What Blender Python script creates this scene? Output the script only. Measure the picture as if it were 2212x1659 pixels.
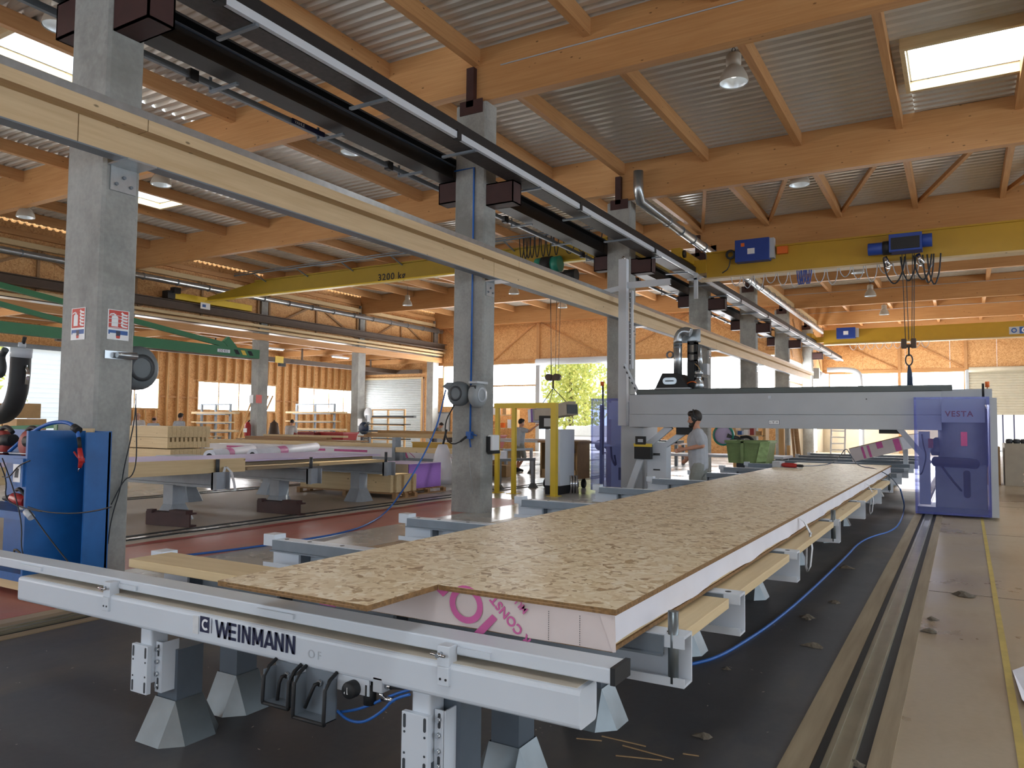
import bpy, math, random
from mathutils import Vector, Matrix
random.seed(7)
C = bpy.context.scene.collection
for o in list(bpy.data.objects): bpy.data.objects.remove(o)
S = bpy.context.scene
# ---------------------------------------------------------------- camera
W_, H_, FPX = 2212.0, 1659.0, 1650.0
d_ = Vector(((2075-W_/2)/FPX, -(927-H_/2)/FPX, -1)).normalized()
r_ = math.radians(0.58)
u_ = Vector((math.sin(r_), math.cos(r_), 0)); u_.z = -(u_.x*d_.x+u_.y*d_.y)/d_.z; u_.normalize()
x_ = d_.cross(u_)
RC = Matrix((x_, d_, u_))                     # camera axes in the world
CAM = Vector((0, 0, 1.6))
cd = bpy.data.cameras.new('camera'); cam = bpy.data.objects.new('camera', cd); C.objects.link(cam)
cd.sensor_width = 36; cd.lens = FPX/W_*36; cd.clip_end = 400; cd.clip_start = 0.05
cam.matrix_world = Matrix.Translation(CAM) @ RC.to_4x4()
S.camera = cam
def at(px, py, x=None, y=None, z=None):
    "point of the photograph on a known plane of the hall"
    d = RC @ Vector(((px-W_/2)/FPX, -(py-H_/2)/FPX, -1))
    if x is not None: t = (x-CAM.x)/d.x
    elif y is not None: t = (y-CAM.y)/d.y
    else: t = (z-CAM.z)/d.z
    return CAM + d*t
# ---------------------------------------------------------------- world, sun, exposure
S.view_settings.view_transform = 'Standard'; S.view_settings.look = 'None'
S.view_settings.exposure = 0.12; S.view_settings.gamma = 1; S.view_settings.use_curve_mapping = False
w = bpy.data.worlds.new('sky'); S.world = w; w.use_nodes = True
bg = w.node_tree.nodes['Background']
bg.inputs[0].default_value = (0.72, 0.85, 1.0, 1); bg.inputs[1].default_value = 2.2
sd = bpy.data.lights.new('sun', 'SUN'); sd.energy = 9.0; sd.angle = 0.02; sd.color = (1, .93, .8)
so = bpy.data.objects.new('sun', sd); C.objects.link(so)
so.rotation_euler = Vector((-.35, -.45, -1)).to_track_quat('-Z', 'Y').to_euler()
DAY = 4.2          # brightness of the translucent window panes (daylight behind them)
# ---------------------------------------------------------------- helpers
def srgb(r, g, b):
    f = lambda c: (c/255/12.92) if c/255 <= .04045 else ((c/255+.055)/1.055)**2.4
    return (f(r), f(g), f(b), 1)
MATS = {}
def newmat(name):
    m = bpy.data.materials.new(name); m.use_nodes = True
    nt = m.node_tree; b = nt.nodes['Principled BSDF']; MATS[name] = m
    return m, nt, b
def nd(nt, t, **k):
    n = nt.nodes.new(t)
    for a, v in k.items(): setattr(n, a, v)
    return n
def posmap(nt, scale, rot=(0, 0, 0), tex=False):
    g = nd(nt, 'ShaderNodeNewGeometry'); mp = nd(nt, 'ShaderNodeMapping')
    if tex: mp.vector_type = 'TEXTURE'
    mp.inputs['Scale'].default_value = scale; mp.inputs['Rotation'].default_value = rot
    nt.links.new(g.outputs['Position'], mp.inputs['Vector']); return mp.outputs[0]
def ramp(nt, fac, stops):
    r = nd(nt, 'ShaderNodeValToRGB'); e = r.color_ramp.elements
    while len(e) < len(stops): e.new(.5)
    for i, (p, c) in enumerate(stops): e[i].position = p; e[i].color = c
    nt.links.new(fac, r.inputs[0]); return r.outputs[0]
def mixc(nt, fac, a, b, mode='MIX'):
    n = nd(nt, 'ShaderNodeMix', data_type='RGBA', blend_type=mode)
    for s, v in ((n.inputs[0], fac), (n.inputs[6], a), (n.inputs[7], b)):
        if hasattr(v, 'links'): nt.links.new(v, s)
        else: s.default_value = v
    return n.outputs[2]
def noise(nt, vec, scale=1, detail=3, rough=.55):
    n = nd(nt, 'ShaderNodeTexNoise'); n.inputs['Scale'].default_value = scale
    n.inputs['Detail'].default_value = detail; n.inputs['Roughness'].default_value = rough
    nt.links.new(vec, n.inputs['Vector']); return n.outputs[0]
def vor(nt, vec, scale=1, out='Distance'):
    n = nd(nt, 'ShaderNodeTexVoronoi'); n.inputs['Scale'].default_value = scale
    nt.links.new(vec, n.inputs['Vector']); return n.outputs[out]
def bump(nt, b, h, strength=.2, dist=.01):
    n = nd(nt, 'ShaderNodeBump'); n.inputs['Strength'].default_value = strength; n.inputs['Distance'].default_value = dist
    nt.links.new(h, n.inputs['Height']); nt.links.new(n.outputs[0], b.inputs['Normal'])
def plain(name, col, rough=.5, metal=0, var=.12, scale=4, spec=.5):
    m, nt, b = newmat(name)
    b.inputs['Roughness'].default_value = rough; b.inputs['Metallic'].default_value = metal
    b.inputs['Specular IOR Level'].default_value = spec
    if var:
        n = noise(nt, posmap(nt, (scale,)*3), 1, 4)
        c0 = tuple(max(0, c*(1-var)) for c in col[:3])+(1,); c1 = tuple(min(1, c*(1+var)) for c in col[:3])+(1,)
        nt.links.new(ramp(nt, n, [(.3, c0), (.7, c1)]), b.inputs['Base Color'])
    else: b.inputs['Base Color'].default_value = col
    return m
def wood(name, c0, c1, axis='y', knots=True, lam=0, rough=.55):
    "grain stretched along an axis, dark knots, glue lines every lam metres"
    m, nt, b = newmat(name); b.inputs['Roughness'].default_value = rough
    b.inputs['Specular IOR Level'].default_value = .3
    sc = [22, 22, 22]; sc['xyz'.index(axis)] = 1.1
    g = noise(nt, posmap(nt, sc), 1, 4)
    big = noise(nt, posmap(nt, (.5, .5, 1.5)), 1, 2)
    col = ramp(nt, g, [(.25, c0), (.75, c1)])
    col = mixc(nt, .35, col, ramp(nt, big, [(.3, c0), (.7, c1)]))
    if lam:
        mp = posmap(nt, (0, 0, 1/lam)); sx = nd(nt, 'ShaderNodeSeparateXYZ'); nt.links.new(mp, sx.inputs[0])
        fr = nd(nt, 'ShaderNodeMath', operation='FRACT'); nt.links.new(sx.outputs[2], fr.inputs[0])
        col = mixc(nt, ramp(nt, fr.outputs[0], [(.03, (.45,)*3+(1,)), (.08, (0, 0, 0, 1))]), col, tuple(c*.72 for c in c0[:3])+(1,))
    if knots:
        ks = [5.5, 5.5, 5.5]; ks['xyz'.index(axis)] = 2.6
        v = vor(nt, posmap(nt, ks), 1)
        kc = tuple(c*.3 for c in c0[:3])+(1,)
        col = mixc(nt, ramp(nt, v, [(.05, (.85,)*3+(1,)), (.09, (0, 0, 0, 1))]), col, kc)
    nt.links.new(col, b.inputs['Base Color']); bump(nt, b, g, .08, .004)
    return m
def osb(name, cols, L=.11, wd=.03, rough=.6, n='z'):
    "flake board: long flakes in several directions within the plane normal to n"
    m, nt, b = newmat(name); b.inputs['Roughness'].default_value = rough; b.inputs['Specular IOR Level'].default_value = .3
    layers = []; wob = noise(nt, posmap(nt, (9,)*3), 1, 2)
    for i, a in enumerate((.25, -.55, 1.2, 2.2)):
        rot = [0, 0, 0]; rot['xyz'.index(n)] = a
        sc = [wd]*3; sc['xyz'.index('x' if n != 'x' else 'y')] = L; sc['xyz'.index(n)] = 50
        mp = posmap(nt, sc, rot, True)
        va = nd(nt, 'ShaderNodeVectorMath', operation='MULTIPLY_ADD'); nt.links.new(wob, va.inputs[0]); va.inputs[1].default_value = (.9,)*3; nt.links.new(mp, va.inputs[2])
        sx = nd(nt, 'ShaderNodeSeparateColor'); nt.links.new(vor(nt, va.outputs[0], 1, 'Color'), sx.inputs[0])
        layers.append(sx.outputs[0])
    def pick(sc, rot, lo): return ramp(nt, noise(nt, posmap(nt, sc, rot), 1, 2), [(lo-.015, (0, 0, 0, 1)), (lo+.015, (1, 1, 1, 1))])
    v = mixc(nt, pick((14, 16, 15), (0, 0, 0), .5), layers[0], layers[1])
    v = mixc(nt, pick((13, 12, 17), (1, 2, 3), .54), v, layers[2])
    v = mixc(nt, pick((18, 13, 12), (2, 1, 4), .56), v, layers[3])
    col = ramp(nt, v, cols)
    nt.links.new(col, b.inputs['Base Color']); bump(nt, b, v, .1, .004)
    return m
def emit(name, col, s):
    m = bpy.data.materials.new(name); m.use_nodes = True; nt = m.node_tree
    nt.nodes.remove(nt.nodes['Principled BSDF']); e = nd(nt, 'ShaderNodeEmission')
    e.inputs[0].default_value = col; e.inputs[1].default_value = s
    nt.links.new(e.outputs[0], nt.nodes['Material Output'].inputs[0]); MATS[name] = m; return m
def concrete(name, c0, c1, rough=.7, stain=None, scale=1.2):
    m, nt, b = newmat(name); b.inputs['Roughness'].default_value = rough
    n1 = noise(nt, posmap(nt, (scale, scale, scale*.6)), 1, 6, .65); n2 = noise(nt, posmap(nt, (25,)*3), 1, 3)
    col = ramp(nt, n1, [(.32, c0), (.68, c1)])
    col = mixc(nt, .25, col, ramp(nt, n2, [(.3, c0), (.7, c1)]))
    if stain:
        n3 = noise(nt, posmap(nt, (.7, .25, .7)), 1, 5, .7)
        col = mixc(nt, ramp(nt, n3, [(.5, (0, 0, 0, 1)), (.66, (.8,)*3+(1,))]), col, stain)
    nt.links.new(col, b.inputs['Base Color']); bump(nt, b, n2, .06, .003)
    rr = ramp(nt, n1, [(.3, (max(0, rough-.12),)*3+(1,)), (.7, (min(1, rough+.12),)*3+(1,))]); nt.links.new(rr, b.inputs['Roughness'])
    return m
class MB:
    "collects shapes for one mesh"
    def __init__(s): s.v = []; s.f = []; s.sm = []
    def add(s, vs, fs, sm=False):
        k = len(s.v); s.v += [tuple(v) for v in vs]; s.f += [tuple(i+k for i in f) for f in fs]; s.sm += [sm]*len(fs); return s
    def box(s, x0, x1, y0, y1, z0, z1):
        x0, x1 = min(x0, x1), max(x0, x1); y0, y1 = min(y0, y1), max(y0, y1); z0, z1 = min(z0, z1), max(z0, z1)
        return s.add([(x0, y0, z0), (x1, y0, z0), (x1, y1, z0), (x0, y1, z0), (x0, y0, z1), (x1, y0, z1), (x1, y1, z1), (x0, y1, z1)],
                     [(0, 3, 2, 1), (4, 5, 6, 7), (0, 1, 5, 4), (1, 2, 6, 5), (2, 3, 7, 6), (3, 0, 4, 7)])
    def rbox(s, x0, x1, y0, y1, z0, z1, r, axis='x'):
        "box with four rounded edges along an axis"
        n = 4; x0, x1 = min(x0, x1), max(x0, x1); y0, y1 = min(y0, y1), max(y0, y1); z0, z1 = min(z0, z1), max(z0, z1)
        lo, hi = {'x': ((y0, z0), (y1, z1)), 'y': ((x0, z0), (x1, z1)), 'z': ((x0, y0), (x1, y1))}[axis]
        a, b = {'x': (x0, x1), 'y': (y0, y1), 'z': (z0, z1)}[axis]
        pts = []
        for (cu, cv, st) in ((hi[0]-r, hi[1]-r, 0), (lo[0]+r, hi[1]-r, 1), (lo[0]+r, lo[1]+r, 2), (hi[0]-r, lo[1]+r, 3)):
            for k in range(n):
                t = (st+k/(n-1))*math.pi/2; pts.append((cu+r*math.cos(t), cv+r*math.sin(t)))
        return s.prism(pts, axis, a, b)
    def prism(s, pts, axis, a, b, sm=False):
        "polygon in the other two axes (in xyz order) extruded from a to b"
        n = len(pts); i = 'xyz'.index(axis)
        def p(q, t): l = [q[0], q[1]]; l.insert(i, t); return tuple(l)
        vs = [p(q, a) for q in pts]+[p(q, b) for q in pts]
        ar = sum(pts[k][0]*pts[(k+1) % n][1]-pts[(k+1) % n][0]*pts[k][1] for k in range(n))
        flip = (ar > 0) ^ (axis == 'y') ^ (b < a)
        fs = [tuple(range(n))[::-1], tuple(range(n, 2*n))]+[(k, (k+1) % n, n+(k+1) % n, n+k) for k in range(n)]
        if not flip: fs = [f[::-1] for f in fs]
        return s.add(vs, fs, sm)
    def bar(s, p, q, wd, ht, up=(0, 0, 1)):
        "rectangular bar from p to q"
        p = Vector(p); q = Vector(q); d = (q-p).normalized(); u = Vector(up)
        if abs(d.dot(u)) > .98: u = Vector((0, 1, 0))
        r = d.cross(u).normalized(); u = r.cross(d)
        vs = []
        for c in (p, q):
            for a, b in ((-1, -1), (1, -1), (1, 1), (-1, 1)): vs.append(c+r*(a*wd/2)+u*(b*ht/2))
        return s.add(vs, [(0, 1, 2, 3)[::-1], (4, 5, 6, 7)[::-1][::-1], (0, 1, 5, 4), (1, 2, 6, 5), (2, 3, 7, 6), (3, 0, 4, 7)])
    def cyl(s, p, q, r, r2=None, n=14, cap=True):
        p = Vector(p); q = Vector(q); d = (q-p).normalized(); r2 = r if r2 is None else r2
        a = d.orthogonal().normalized(); b = d.cross(a); k = len(s.v); vs = []
        for c, rr in ((p, r), (q, r2)):
            for i in range(n):
                t = 2*math.pi*i/n; vs.append(c+(a*math.cos(t)+b*math.sin(t))*rr)
        s.add(vs, [(i, (i+1) % n, n+(i+1) % n, n+i) for i in range(n)], True)
        if cap:
            s.f += [tuple(k+i for i in range(n))[::-1], tuple(k+n+i for i in range(n))]; s.sm += [False, False]
        return s
    def tube(s, pts, r, n=8, closed=False, smooth=0):
        pts = [Vector(p) for p in pts]
        for _ in range(smooth):
            q = [pts[0]]
            for a, b in zip(pts, pts[1:]): q += [a*.75+b*.25, a*.25+b*.75]
            q.append(pts[-1]); pts = q
        m = len(pts); a = None; vs = []
        for i, p in enumerate(pts):
            d = (pts[(i+1) % m if closed else min(i+1, m-1)]-pts[(i-1) % m if closed else max(i-1, 0)])
            d = d.normalized() if d.length > 1e-9 else Vector((0, 0, 1))
            a = d.orthogonal().normalized() if a is None else (a-d*a.dot(d)).normalized()
            b = d.cross(a)
            rr = r[i] if isinstance(r, (list, tuple)) and not smooth else (r if not isinstance(r, (list, tuple)) else r[0])
            for j in range(n):
                t = 2*math.pi*j/n; vs.append(p+(a*math.cos(t)+b*math.sin(t))*rr)
        fs = []
        for i in range(m if closed else m-1):
            for j in range(n):
                i2 = (i+1) % m; fs.append((i*n+j, i*n+(j+1) % n, i2*n+(j+1) % n, i2*n+j))
        s.add(vs, fs, True)
        if not closed:
            k = len(s.v)-m*n; s.f += [tuple(k+j for j in range(n))[::-1], tuple(k+(m-1)*n+j for j in range(n))]; s.sm += [False, False]
        return s
    def lathe(s, prof, c, n=20, axis='z'):
        "(radius, height) profile turned about an axis through c"
        vs = []; m = len(prof)
        for (r, h) in prof:
            for j in range(n):
                t = 2*math.pi*j/n; u, v = r*math.cos(t), r*math.sin(t)
                q = {'z': (u, v, h), 'y': (u, h, -v), 'x': (h, u, v)}[axis]
                vs.append((c[0]+q[0], c[1]+q[1], c[2]+q[2]))
        return s.add(vs, [(i*n+j, i*n+(j+1) % n, (i+1)*n+(j+1) % n, (i+1)*n+j) for i in range(m-1) for j in range(n)], True)
    def xf(s, M): s.v = [tuple(M @ Vector(v)) for v in s.v]; return s
    def build(s, name, mat, parent=None, local=False, bevel=0, origin=None):
        if parent is not None and not local:
            Mi = parent['_m']; Mi = Matrix([Mi[i*4:i*4+4] for i in range(4)])
            vs = [Mi @ Vector(v) for v in s.v]
        else: vs = [Vector(v) for v in s.v]
        loc = None
        if parent is None and not local:
            xs = [v.x for v in vs]; ys = [v.y for v in vs]; zs = [v.z for v in vs]
            loc = Vector(((min(xs)+max(xs))/2, (min(ys)+max(ys))/2, min(zs))) if origin is None else Vector(origin)
            vs = [v-loc for v in vs]
        me = bpy.data.meshes.new(name); me.from_pydata(vs, [], s.f); me.polygons.foreach_set('use_smooth', s.sm); me.update()
        me.materials.append(MATS[mat])
        o = bpy.data.objects.new(name, me); C.objects.link(o)
        if loc is not None: o.location = loc
        if parent is not None: o.parent = parent
        if bevel:
            bv = o.modifiers.new('bevel', 'BEVEL'); bv.width = bevel; bv.segments = 2; bv.limit_method = 'ANGLE'
        return o
def tag(o, label=None, cat=None, group=None, kind=None):
    if label: o['label'] = label
    if cat: o['category'] = cat
    if group: o['group'] = group
    if kind: o['kind'] = kind
    return o
TH = []
def thing(name, loc=(0, 0, 0), rz=0, label=None, cat=None, group=None, kind=None, parent=None):
    o = bpy.data.objects.new(name, None); C.objects.link(o); o.empty_display_size = .1
    o.location = loc; o.rotation_euler = (0, 0, rz)
    M = Matrix.Translation(Vector(loc)) @ Matrix.Rotation(rz, 4, 'Z'); o['_m'] = [x for r in M.inverted() for x in r]; TH.append(o)
    return tag(o, label, cat, group, kind)
def sub(o, parent_part):
    "hang a built part under another part (keeps its place)"
    o.parent = parent_part; return o
def copy_tree(o, loc=None, rz=None, label=None, parent=None):
    c = o.copy(); C.objects.link(c); c.parent = parent
    if loc is not None: c.location = loc
    if rz is not None: c.rotation_euler = (0, 0, rz)
    if label: c['label'] = label
    for ch in list(o.children):
        copy_tree(ch, parent=c)
    return c
def text(name, body, mat, parent, loc, size, normal, right, ext=.001, bold=0, shear=0, spacing=1, align='LEFT', sx=1):
    cu = bpy.data.curves.new(name, 'FONT'); cu.body = body; cu.size = size; cu.extrude = ext; cu.offset = bold; cu.shear = shear
    cu.space_character = spacing; cu.align_x = align; cu.resolution_u = 4
    t = bpy.data.objects.new(name, cu); C.objects.link(t)
    me = bpy.data.meshes.new_from_object(t); bpy.data.objects.remove(t)
    n = Vector(normal).normalized(); r = Vector(right).normalized(); u = n.cross(r)
    M = Matrix.Translation(Vector(loc)) @ Matrix((r, u, n)).transposed().to_4x4() @ Matrix.Diagonal((sx, 1, 1, 1))
    if parent is not None:
        Mi = parent['_m']; M = Matrix([Mi[i*4:i*4+4] for i in range(4)]) @ M
    me.transform(M); me.materials.clear(); me.materials.append(MATS[mat])
    o = bpy.data.objects.new(name, me); C.objects.link(o)
    if parent is not None: o.parent = parent
    return o
# ---------------------------------------------------------------- materials
wood('glulam_x', srgb(182, 130, 80), srgb(208, 160, 108), 'x', True, .045)
wood('glulam_y', srgb(178, 128, 80), srgb(208, 160, 110), 'y', True)
wood('crane_beam_wood', srgb(196, 168, 128), srgb(222, 198, 160), 'y', True)
wood('pale_x', srgb(196, 170, 128), srgb(222, 200, 158), 'x', True)
wood('pale_y', srgb(196, 170, 128), srgb(222, 200, 158), 'y', True)
wood('pale_z', srgb(190, 150, 100), srgb(215, 178, 125), 'z', False)
wood('brown_y', srgb(128, 112, 90), srgb(164, 148, 122), 'y', False)
wood('brown_x', srgb(140, 106, 74), srgb(178, 142, 102), 'x', False)
wood('end_grain', srgb(158, 128, 92), srgb(184, 154, 114), 'z', False)
osb('osb_sheet', [(0, srgb(158, 126, 86)), (.12, srgb(196, 168, 128)), (.3, srgb(220, 198, 160)), (.7, srgb(232, 214, 182)), (1, srgb(242, 230, 206))], .095, .034, .42)
osb('osb_wall', [(0, srgb(190, 136, 84)), (.5, srgb(216, 166, 110)), (1, srgb(230, 186, 132))], .14, .05, n='y')
osb('osb_wall_y', [(0, srgb(190, 136, 84)), (.5, srgb(216, 166, 110)), (1, srgb(230, 186, 132))], .14, .05, n='x')
plain('osb_edge', srgb(130, 98, 60), .8, var=.35, scale=60)
concrete('column_concrete', srgb(130, 131, 128), srgb(176, 177, 172), .75, srgb(122, 122, 118), 1.8)
concrete('floor_concrete', srgb(158, 142, 118), srgb(180, 164, 138), .34, srgb(150, 128, 98), .6)
concrete('floor_pale', srgb(172, 170, 165), srgb(196, 193, 187), .24, None, .6)
concrete('floor_left', srgb(172, 160, 146), srgb(190, 178, 164), .5, None, .7)
concrete('floor_red', srgb(176, 108, 98), srgb(194, 130, 118), .4, srgb(166, 128, 118), .7)
concrete('floor_red_edge', srgb(140, 52, 46), srgb(158, 66, 58), .5)
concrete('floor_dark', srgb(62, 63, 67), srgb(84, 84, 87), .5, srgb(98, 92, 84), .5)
plain('roof_sheet', srgb(204, 200, 192), .3, .2, .05, 1)
plain('white_paint', srgb(206, 213, 221), .38, 0, .03, 2)
plain('light_grey', srgb(184, 190, 196), .42, 0, .04, 2)
plain('trestle_grey', srgb(150, 158, 166), .45, .1, .08, 6)
plain('leg_grey', srgb(96, 106, 116), .4, .2, .08, 6)
plain('line_yellow', srgb(190, 166, 84), .55, 0, .15, 6)
plain('steel_grey', srgb(118, 127, 136), .42, .2, .1, 6)
plain('foot_steel', srgb(112, 119, 122), .3, .6, .12, 5)
plain('galvanised', srgb(178, 184, 188), .28, .85, .1, 8)
plain('chrome', srgb(200, 202, 205), .15, 1, 0)
plain('black_steel', srgb(34, 34, 36), .5, .2, .15, 6)
plain('dark_flange', srgb(62, 56, 54), .55, .25, .3, 14)
plain('primer_red', srgb(62, 34, 32), .6, 0, .15, 5)
plain('rail_steel', srgb(150, 146, 128), .3, .6, .15, 3)
plain('brown_steel', srgb(84, 68, 56), .6, .1, .1, 4)
plain('crane_yellow', srgb(186, 146, 38), .45, 0, .05, 2)
plain('crane_olive', srgb(160, 134, 34), .45, 0, .05, 2)
plain('paint_yellow', srgb(222, 190, 50), .4, 0, .05, 2)
plain('crane_blue', srgb(38, 70, 152), .4, 0, .06, 4)
plain('cabinet_blue', srgb(22, 92, 158), .42, 0, .14, 5)
plain('teal', srgb(40, 140, 120), .4, 0, .05)
plain('jib_green', srgb(40, 112, 62), .4, 0, .06)
plain('container_green', srgb(132, 152, 94), .5, 0, .15, 5)
plain('pale_green', srgb(170, 196, 130), .6, 0, .2, 12)
plain('signal_orange', srgb(226, 110, 40), .4, 0, 0)
plain('rubber', srgb(26, 27, 29), .6, 0, .15, 8)
plain('dark_grey', srgb(58, 62, 66), .5, 0, .1, 6)
plain('bridge_top', srgb(96, 104, 104), .5, .1, .06, 3)
plain('red_plastic', srgb(176, 44, 42), .4, 0, .08)
plain('dull_red', srgb(150, 56, 52), .5, 0, .15)
plain('blue_hose', srgb(40, 100, 180), .4, 0, .04)
plain('cable_blue', srgb(52, 72, 98), .45, 0, .05)
plain('cable_black', srgb(30, 34, 40), .5, 0, .05)
plain('navy', srgb(14, 22, 62), .4, 0, 0)
plain('sign_red', srgb(204, 62, 48), .45, 0, 0)
plain('sign_white', srgb(236, 238, 240), .4, 0, 0)
plain('sign_blue', srgb(40, 90, 160), .45, 0, 0)
plain('magenta', srgb(196, 92, 150), .6, 0, .1, 8)
plain('membrane_white', srgb(226, 226, 234), .55, 0, .04, 3)
plain('membrane_pink', srgb(206, 193, 189), .55, 0, .04, 5)
plain('lilac_board', srgb(206, 192, 226), .6, 0, .04, 2)
plain('purple_board', srgb(118, 82, 160), .7, 0, .1, 40)
plain('webbing', srgb(214, 216, 218), .7, 0, .06, 30)
plain('skin', srgb(190, 138, 112), .5, 0, .05, 20)
plain('hair', srgb(34, 26, 22), .6, 0, .2, 60)
plain('shirt_grey', srgb(168, 172, 178), .85, 0, .08, 10)
plain('shirt_dark', srgb(96, 92, 76), .85, 0, .08, 10)
plain('shirt_white', srgb(204, 200, 198), .85, 0, .08, 10)
plain('trouser_grey', srgb(136, 138, 132), .85, 0, .1, 10)
plain('trouser_dark', srgb(84, 84, 92), .85, 0, .1, 10)
plain('drum_grey', srgb(104, 112, 116), .5, 0, .06, 8)
plain('drum_light', srgb(150, 156, 158), .45, 0, .06, 8)
plain('lamp_shell', srgb(176, 170, 158), .4, .1, .05)
plain('lamp_reflector', srgb(226, 232, 236), .25, .3, 0)
plain('beige_box', srgb(168, 158, 142), .6, 0, .06)
plain('cardboard', srgb(178, 144, 100), .8, 0, .1)
plain('shutter_grey', srgb(176, 182, 182), .45, .1, .05)
plain('shutter_cream', srgb(196, 190, 170), .5, 0, .05)
plain('plaster', srgb(206, 194, 170), .8, 0, .05)
plain('bark', srgb(80, 64, 48), .9, 0, .2)
plain('asphalt', srgb(170, 170, 165), .9, 0, .05)
plain('dust', srgb(104, 96, 84), .95, 0, .3, 40)
plain('container_blue', srgb(30, 86, 176), .5, 0, .05)
plain('dusty_white', srgb(196, 186, 170), .7, 0, .1, 8)
emit('daylight_end', (.97, .98, 1, 1), DAY*3.6)
emit('daylight_side', (.76, .88, 1, 1), DAY)
emit('skylight_pane', (.84, .93, 1, 1), DAY*4)
emit('lamp_glow', (1, .98, .92, 1), 3)
m, nt, b = newmat('blue_guard')        # tinted see-through plastic
b.inputs['Base Color'].default_value = srgb(140, 146, 224); b.inputs['Roughness'].default_value = .08
tr = nd(nt, 'ShaderNodeBsdfTransparent'); tr.inputs[0].default_value = (.88, .9, 1, 1)
mx = nd(nt, 'ShaderNodeMixShader'); mx.inputs[0].default_value = .15
nt.links.new(tr.outputs[0], mx.inputs[1]); nt.links.new(b.outputs[0], mx.inputs[2]); nt.links.new(mx.outputs[0], nt.nodes['Material Output'].inputs[0])
m, nt, b = newmat('glass')
b.inputs['Base Color'].default_value = (1, 1, 1, 1); b.inputs['Roughness'].default_value = .03
tr = nd(nt, 'ShaderNodeBsdfTransparent'); mx = nd(nt, 'ShaderNodeMixShader'); mx.inputs[0].default_value = .06
nt.links.new(tr.outputs[0], mx.inputs[1]); nt.links.new(b.outputs[0], mx.inputs[2]); nt.links.new(mx.outputs[0], nt.nodes['Material Output'].inputs[0])
m, nt, b = newmat('leaves')
b.inputs['Roughness'].default_value = .5
nt.links.new(ramp(nt, noise(nt, posmap(nt, (3,)*3), 1, 2), [(.35, srgb(120, 140, 72)), (.65, srgb(206, 196, 116))]), b.inputs['Base Color'])
tl = nd(nt, 'ShaderNodeBsdfTranslucent'); tl.inputs[0].default_value = srgb(196, 200, 118)
mx = nd(nt, 'ShaderNodeMixShader'); mx.inputs[0].default_value = .5
nt.links.new(b.outputs[0], mx.inputs[1]); nt.links.new(tl.outputs[0], mx.inputs[2]); nt.links.new(mx.outputs[0], nt.nodes['Material Output'].inputs[0])

m, nt, b = newmat('door_white')
b.inputs['Base Color'].default_value = srgb(238, 240, 244)
tl = nd(nt, 'ShaderNodeBsdfTranslucent'); tl.inputs[0].default_value = (.9, .93, .97, 1)
mx = nd(nt, 'ShaderNodeMixShader'); mx.inputs[0].default_value = .6
nt.links.new(b.outputs[0], mx.inputs[1]); nt.links.new(tl.outputs[0], mx.inputs[2]); nt.links.new(mx.outputs[0], nt.nodes['Material Output'].inputs[0])
# ================================================================ the hall
YG = [4.66+7.15*i for i in range(-2, 9)]          # frame lines
YL = 41.0; YR = 55.2; XA = -36.2; XR = 14.0; YB = -9.0; XC = -7.77
# floor
fl = thing('floor', (0, 20, 0), kind='structure', label='concrete hall floor with red walkway and dark working strip')
MB().box(XR, -9.25, YB, YR, -.2, 0).build('concrete_slab', 'floor_concrete', fl)
MB().box(-9.25, -15.2, YB, 14.2, -.2, 0).build('concrete_slab', 'floor_left', fl); MB().box(-9.25, -15.2, 14.2, YL, -.2, 0).build('concrete_slab', 'floor_pale', fl)  # far slab is paler: window reflection put into its colour
MB().box(-15.2, XA, YB, YL, -.2, 0).build('concrete_slab', 'floor_pale', fl)
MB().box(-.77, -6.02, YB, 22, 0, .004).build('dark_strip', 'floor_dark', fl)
MB().box(-6.65, -7.75, 4.9, 14.2, 0, .003).build('pale_strip', 'floor_pale', fl); MB().box(-6.65, -9.25, 14.2, 40, 0, .003).build('pale_strip', 'floor_pale', fl)  # farther strip carries the window reflection in its pale colour
MB().box(-7.75, -9.1, YB, 14.2, 0, .003).build('red_walkway', 'floor_red', fl)
MB().box(-6.65, -7.75, YB, 4.9, 0, .003).build('red_walkway', 'floor_red', fl)
rm = MB()                                          # ragged red border
pts = [(-9.12, YB)]; y = YB
while y < 14.2: pts.append((-9.12, y)); y += .3
pts2 = [(-9.27-random.random()*.09, p[1]) for p in pts]
for i in range(len(pts)-1): rm.add([(pts[i][0], pts[i][1], .004), (pts2[i][0], pts2[i][1], .004), (pts2[i+1][0], pts2[i+1][1], .004), (pts[i+1][0], pts[i+1][1], .004)], [(3, 2, 1, 0)])
rm.build('red_border', 'floor_red_edge', fl)
MB().add([(.145, -6, .004), (.185, -6, .004), (.36, 22, .004), (.315, 22, .004)], [(0, 1, 2, 3)]).build('yellow_line', 'line_yellow', fl)
for y in (3.6, 8.7, 13.8, 18.9): MB().box(-.3, 12, y, y+.012, 0, .002).build('floor_joint', 'dust', fl)
def rail_pit(x0, x1, y0, y1, name, label, wide=True):
    r = thing(name, ((x0+x1)/2, (y0+y1)/2, 0), label=label, cat='rail')
    MB().box(x0, x0+.13, y0, y1, 0, .012).build('timber_edge', 'brown_y', r)
    MB().box(x0+.13, x1-.1, y0, y1, .003, .006).build('groove', 'rubber', r)
    MB().box(x0+.175, x1-.155, y0, y1, 0, .02).box(x0+.185, x0+.205, y0, y1, 0, .032).box(x1-.185, x1-.165, y0, y1, 0, .032).build('rail_plate', 'rail_steel', r)
    MB().box(x1-.1, x1, y0, y1, 0, .012).build('timber_edge', 'brown_y', r)
rail_pit(-.77, -.31, -6, 40, 'floor_rail', 'steel gantry rail set in the floor right of the big table')
rail_pit(-6.46, -6.0, -6, 40, 'floor_rail', 'steel gantry rail set in the floor between dark strip and red walkway')
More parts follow.
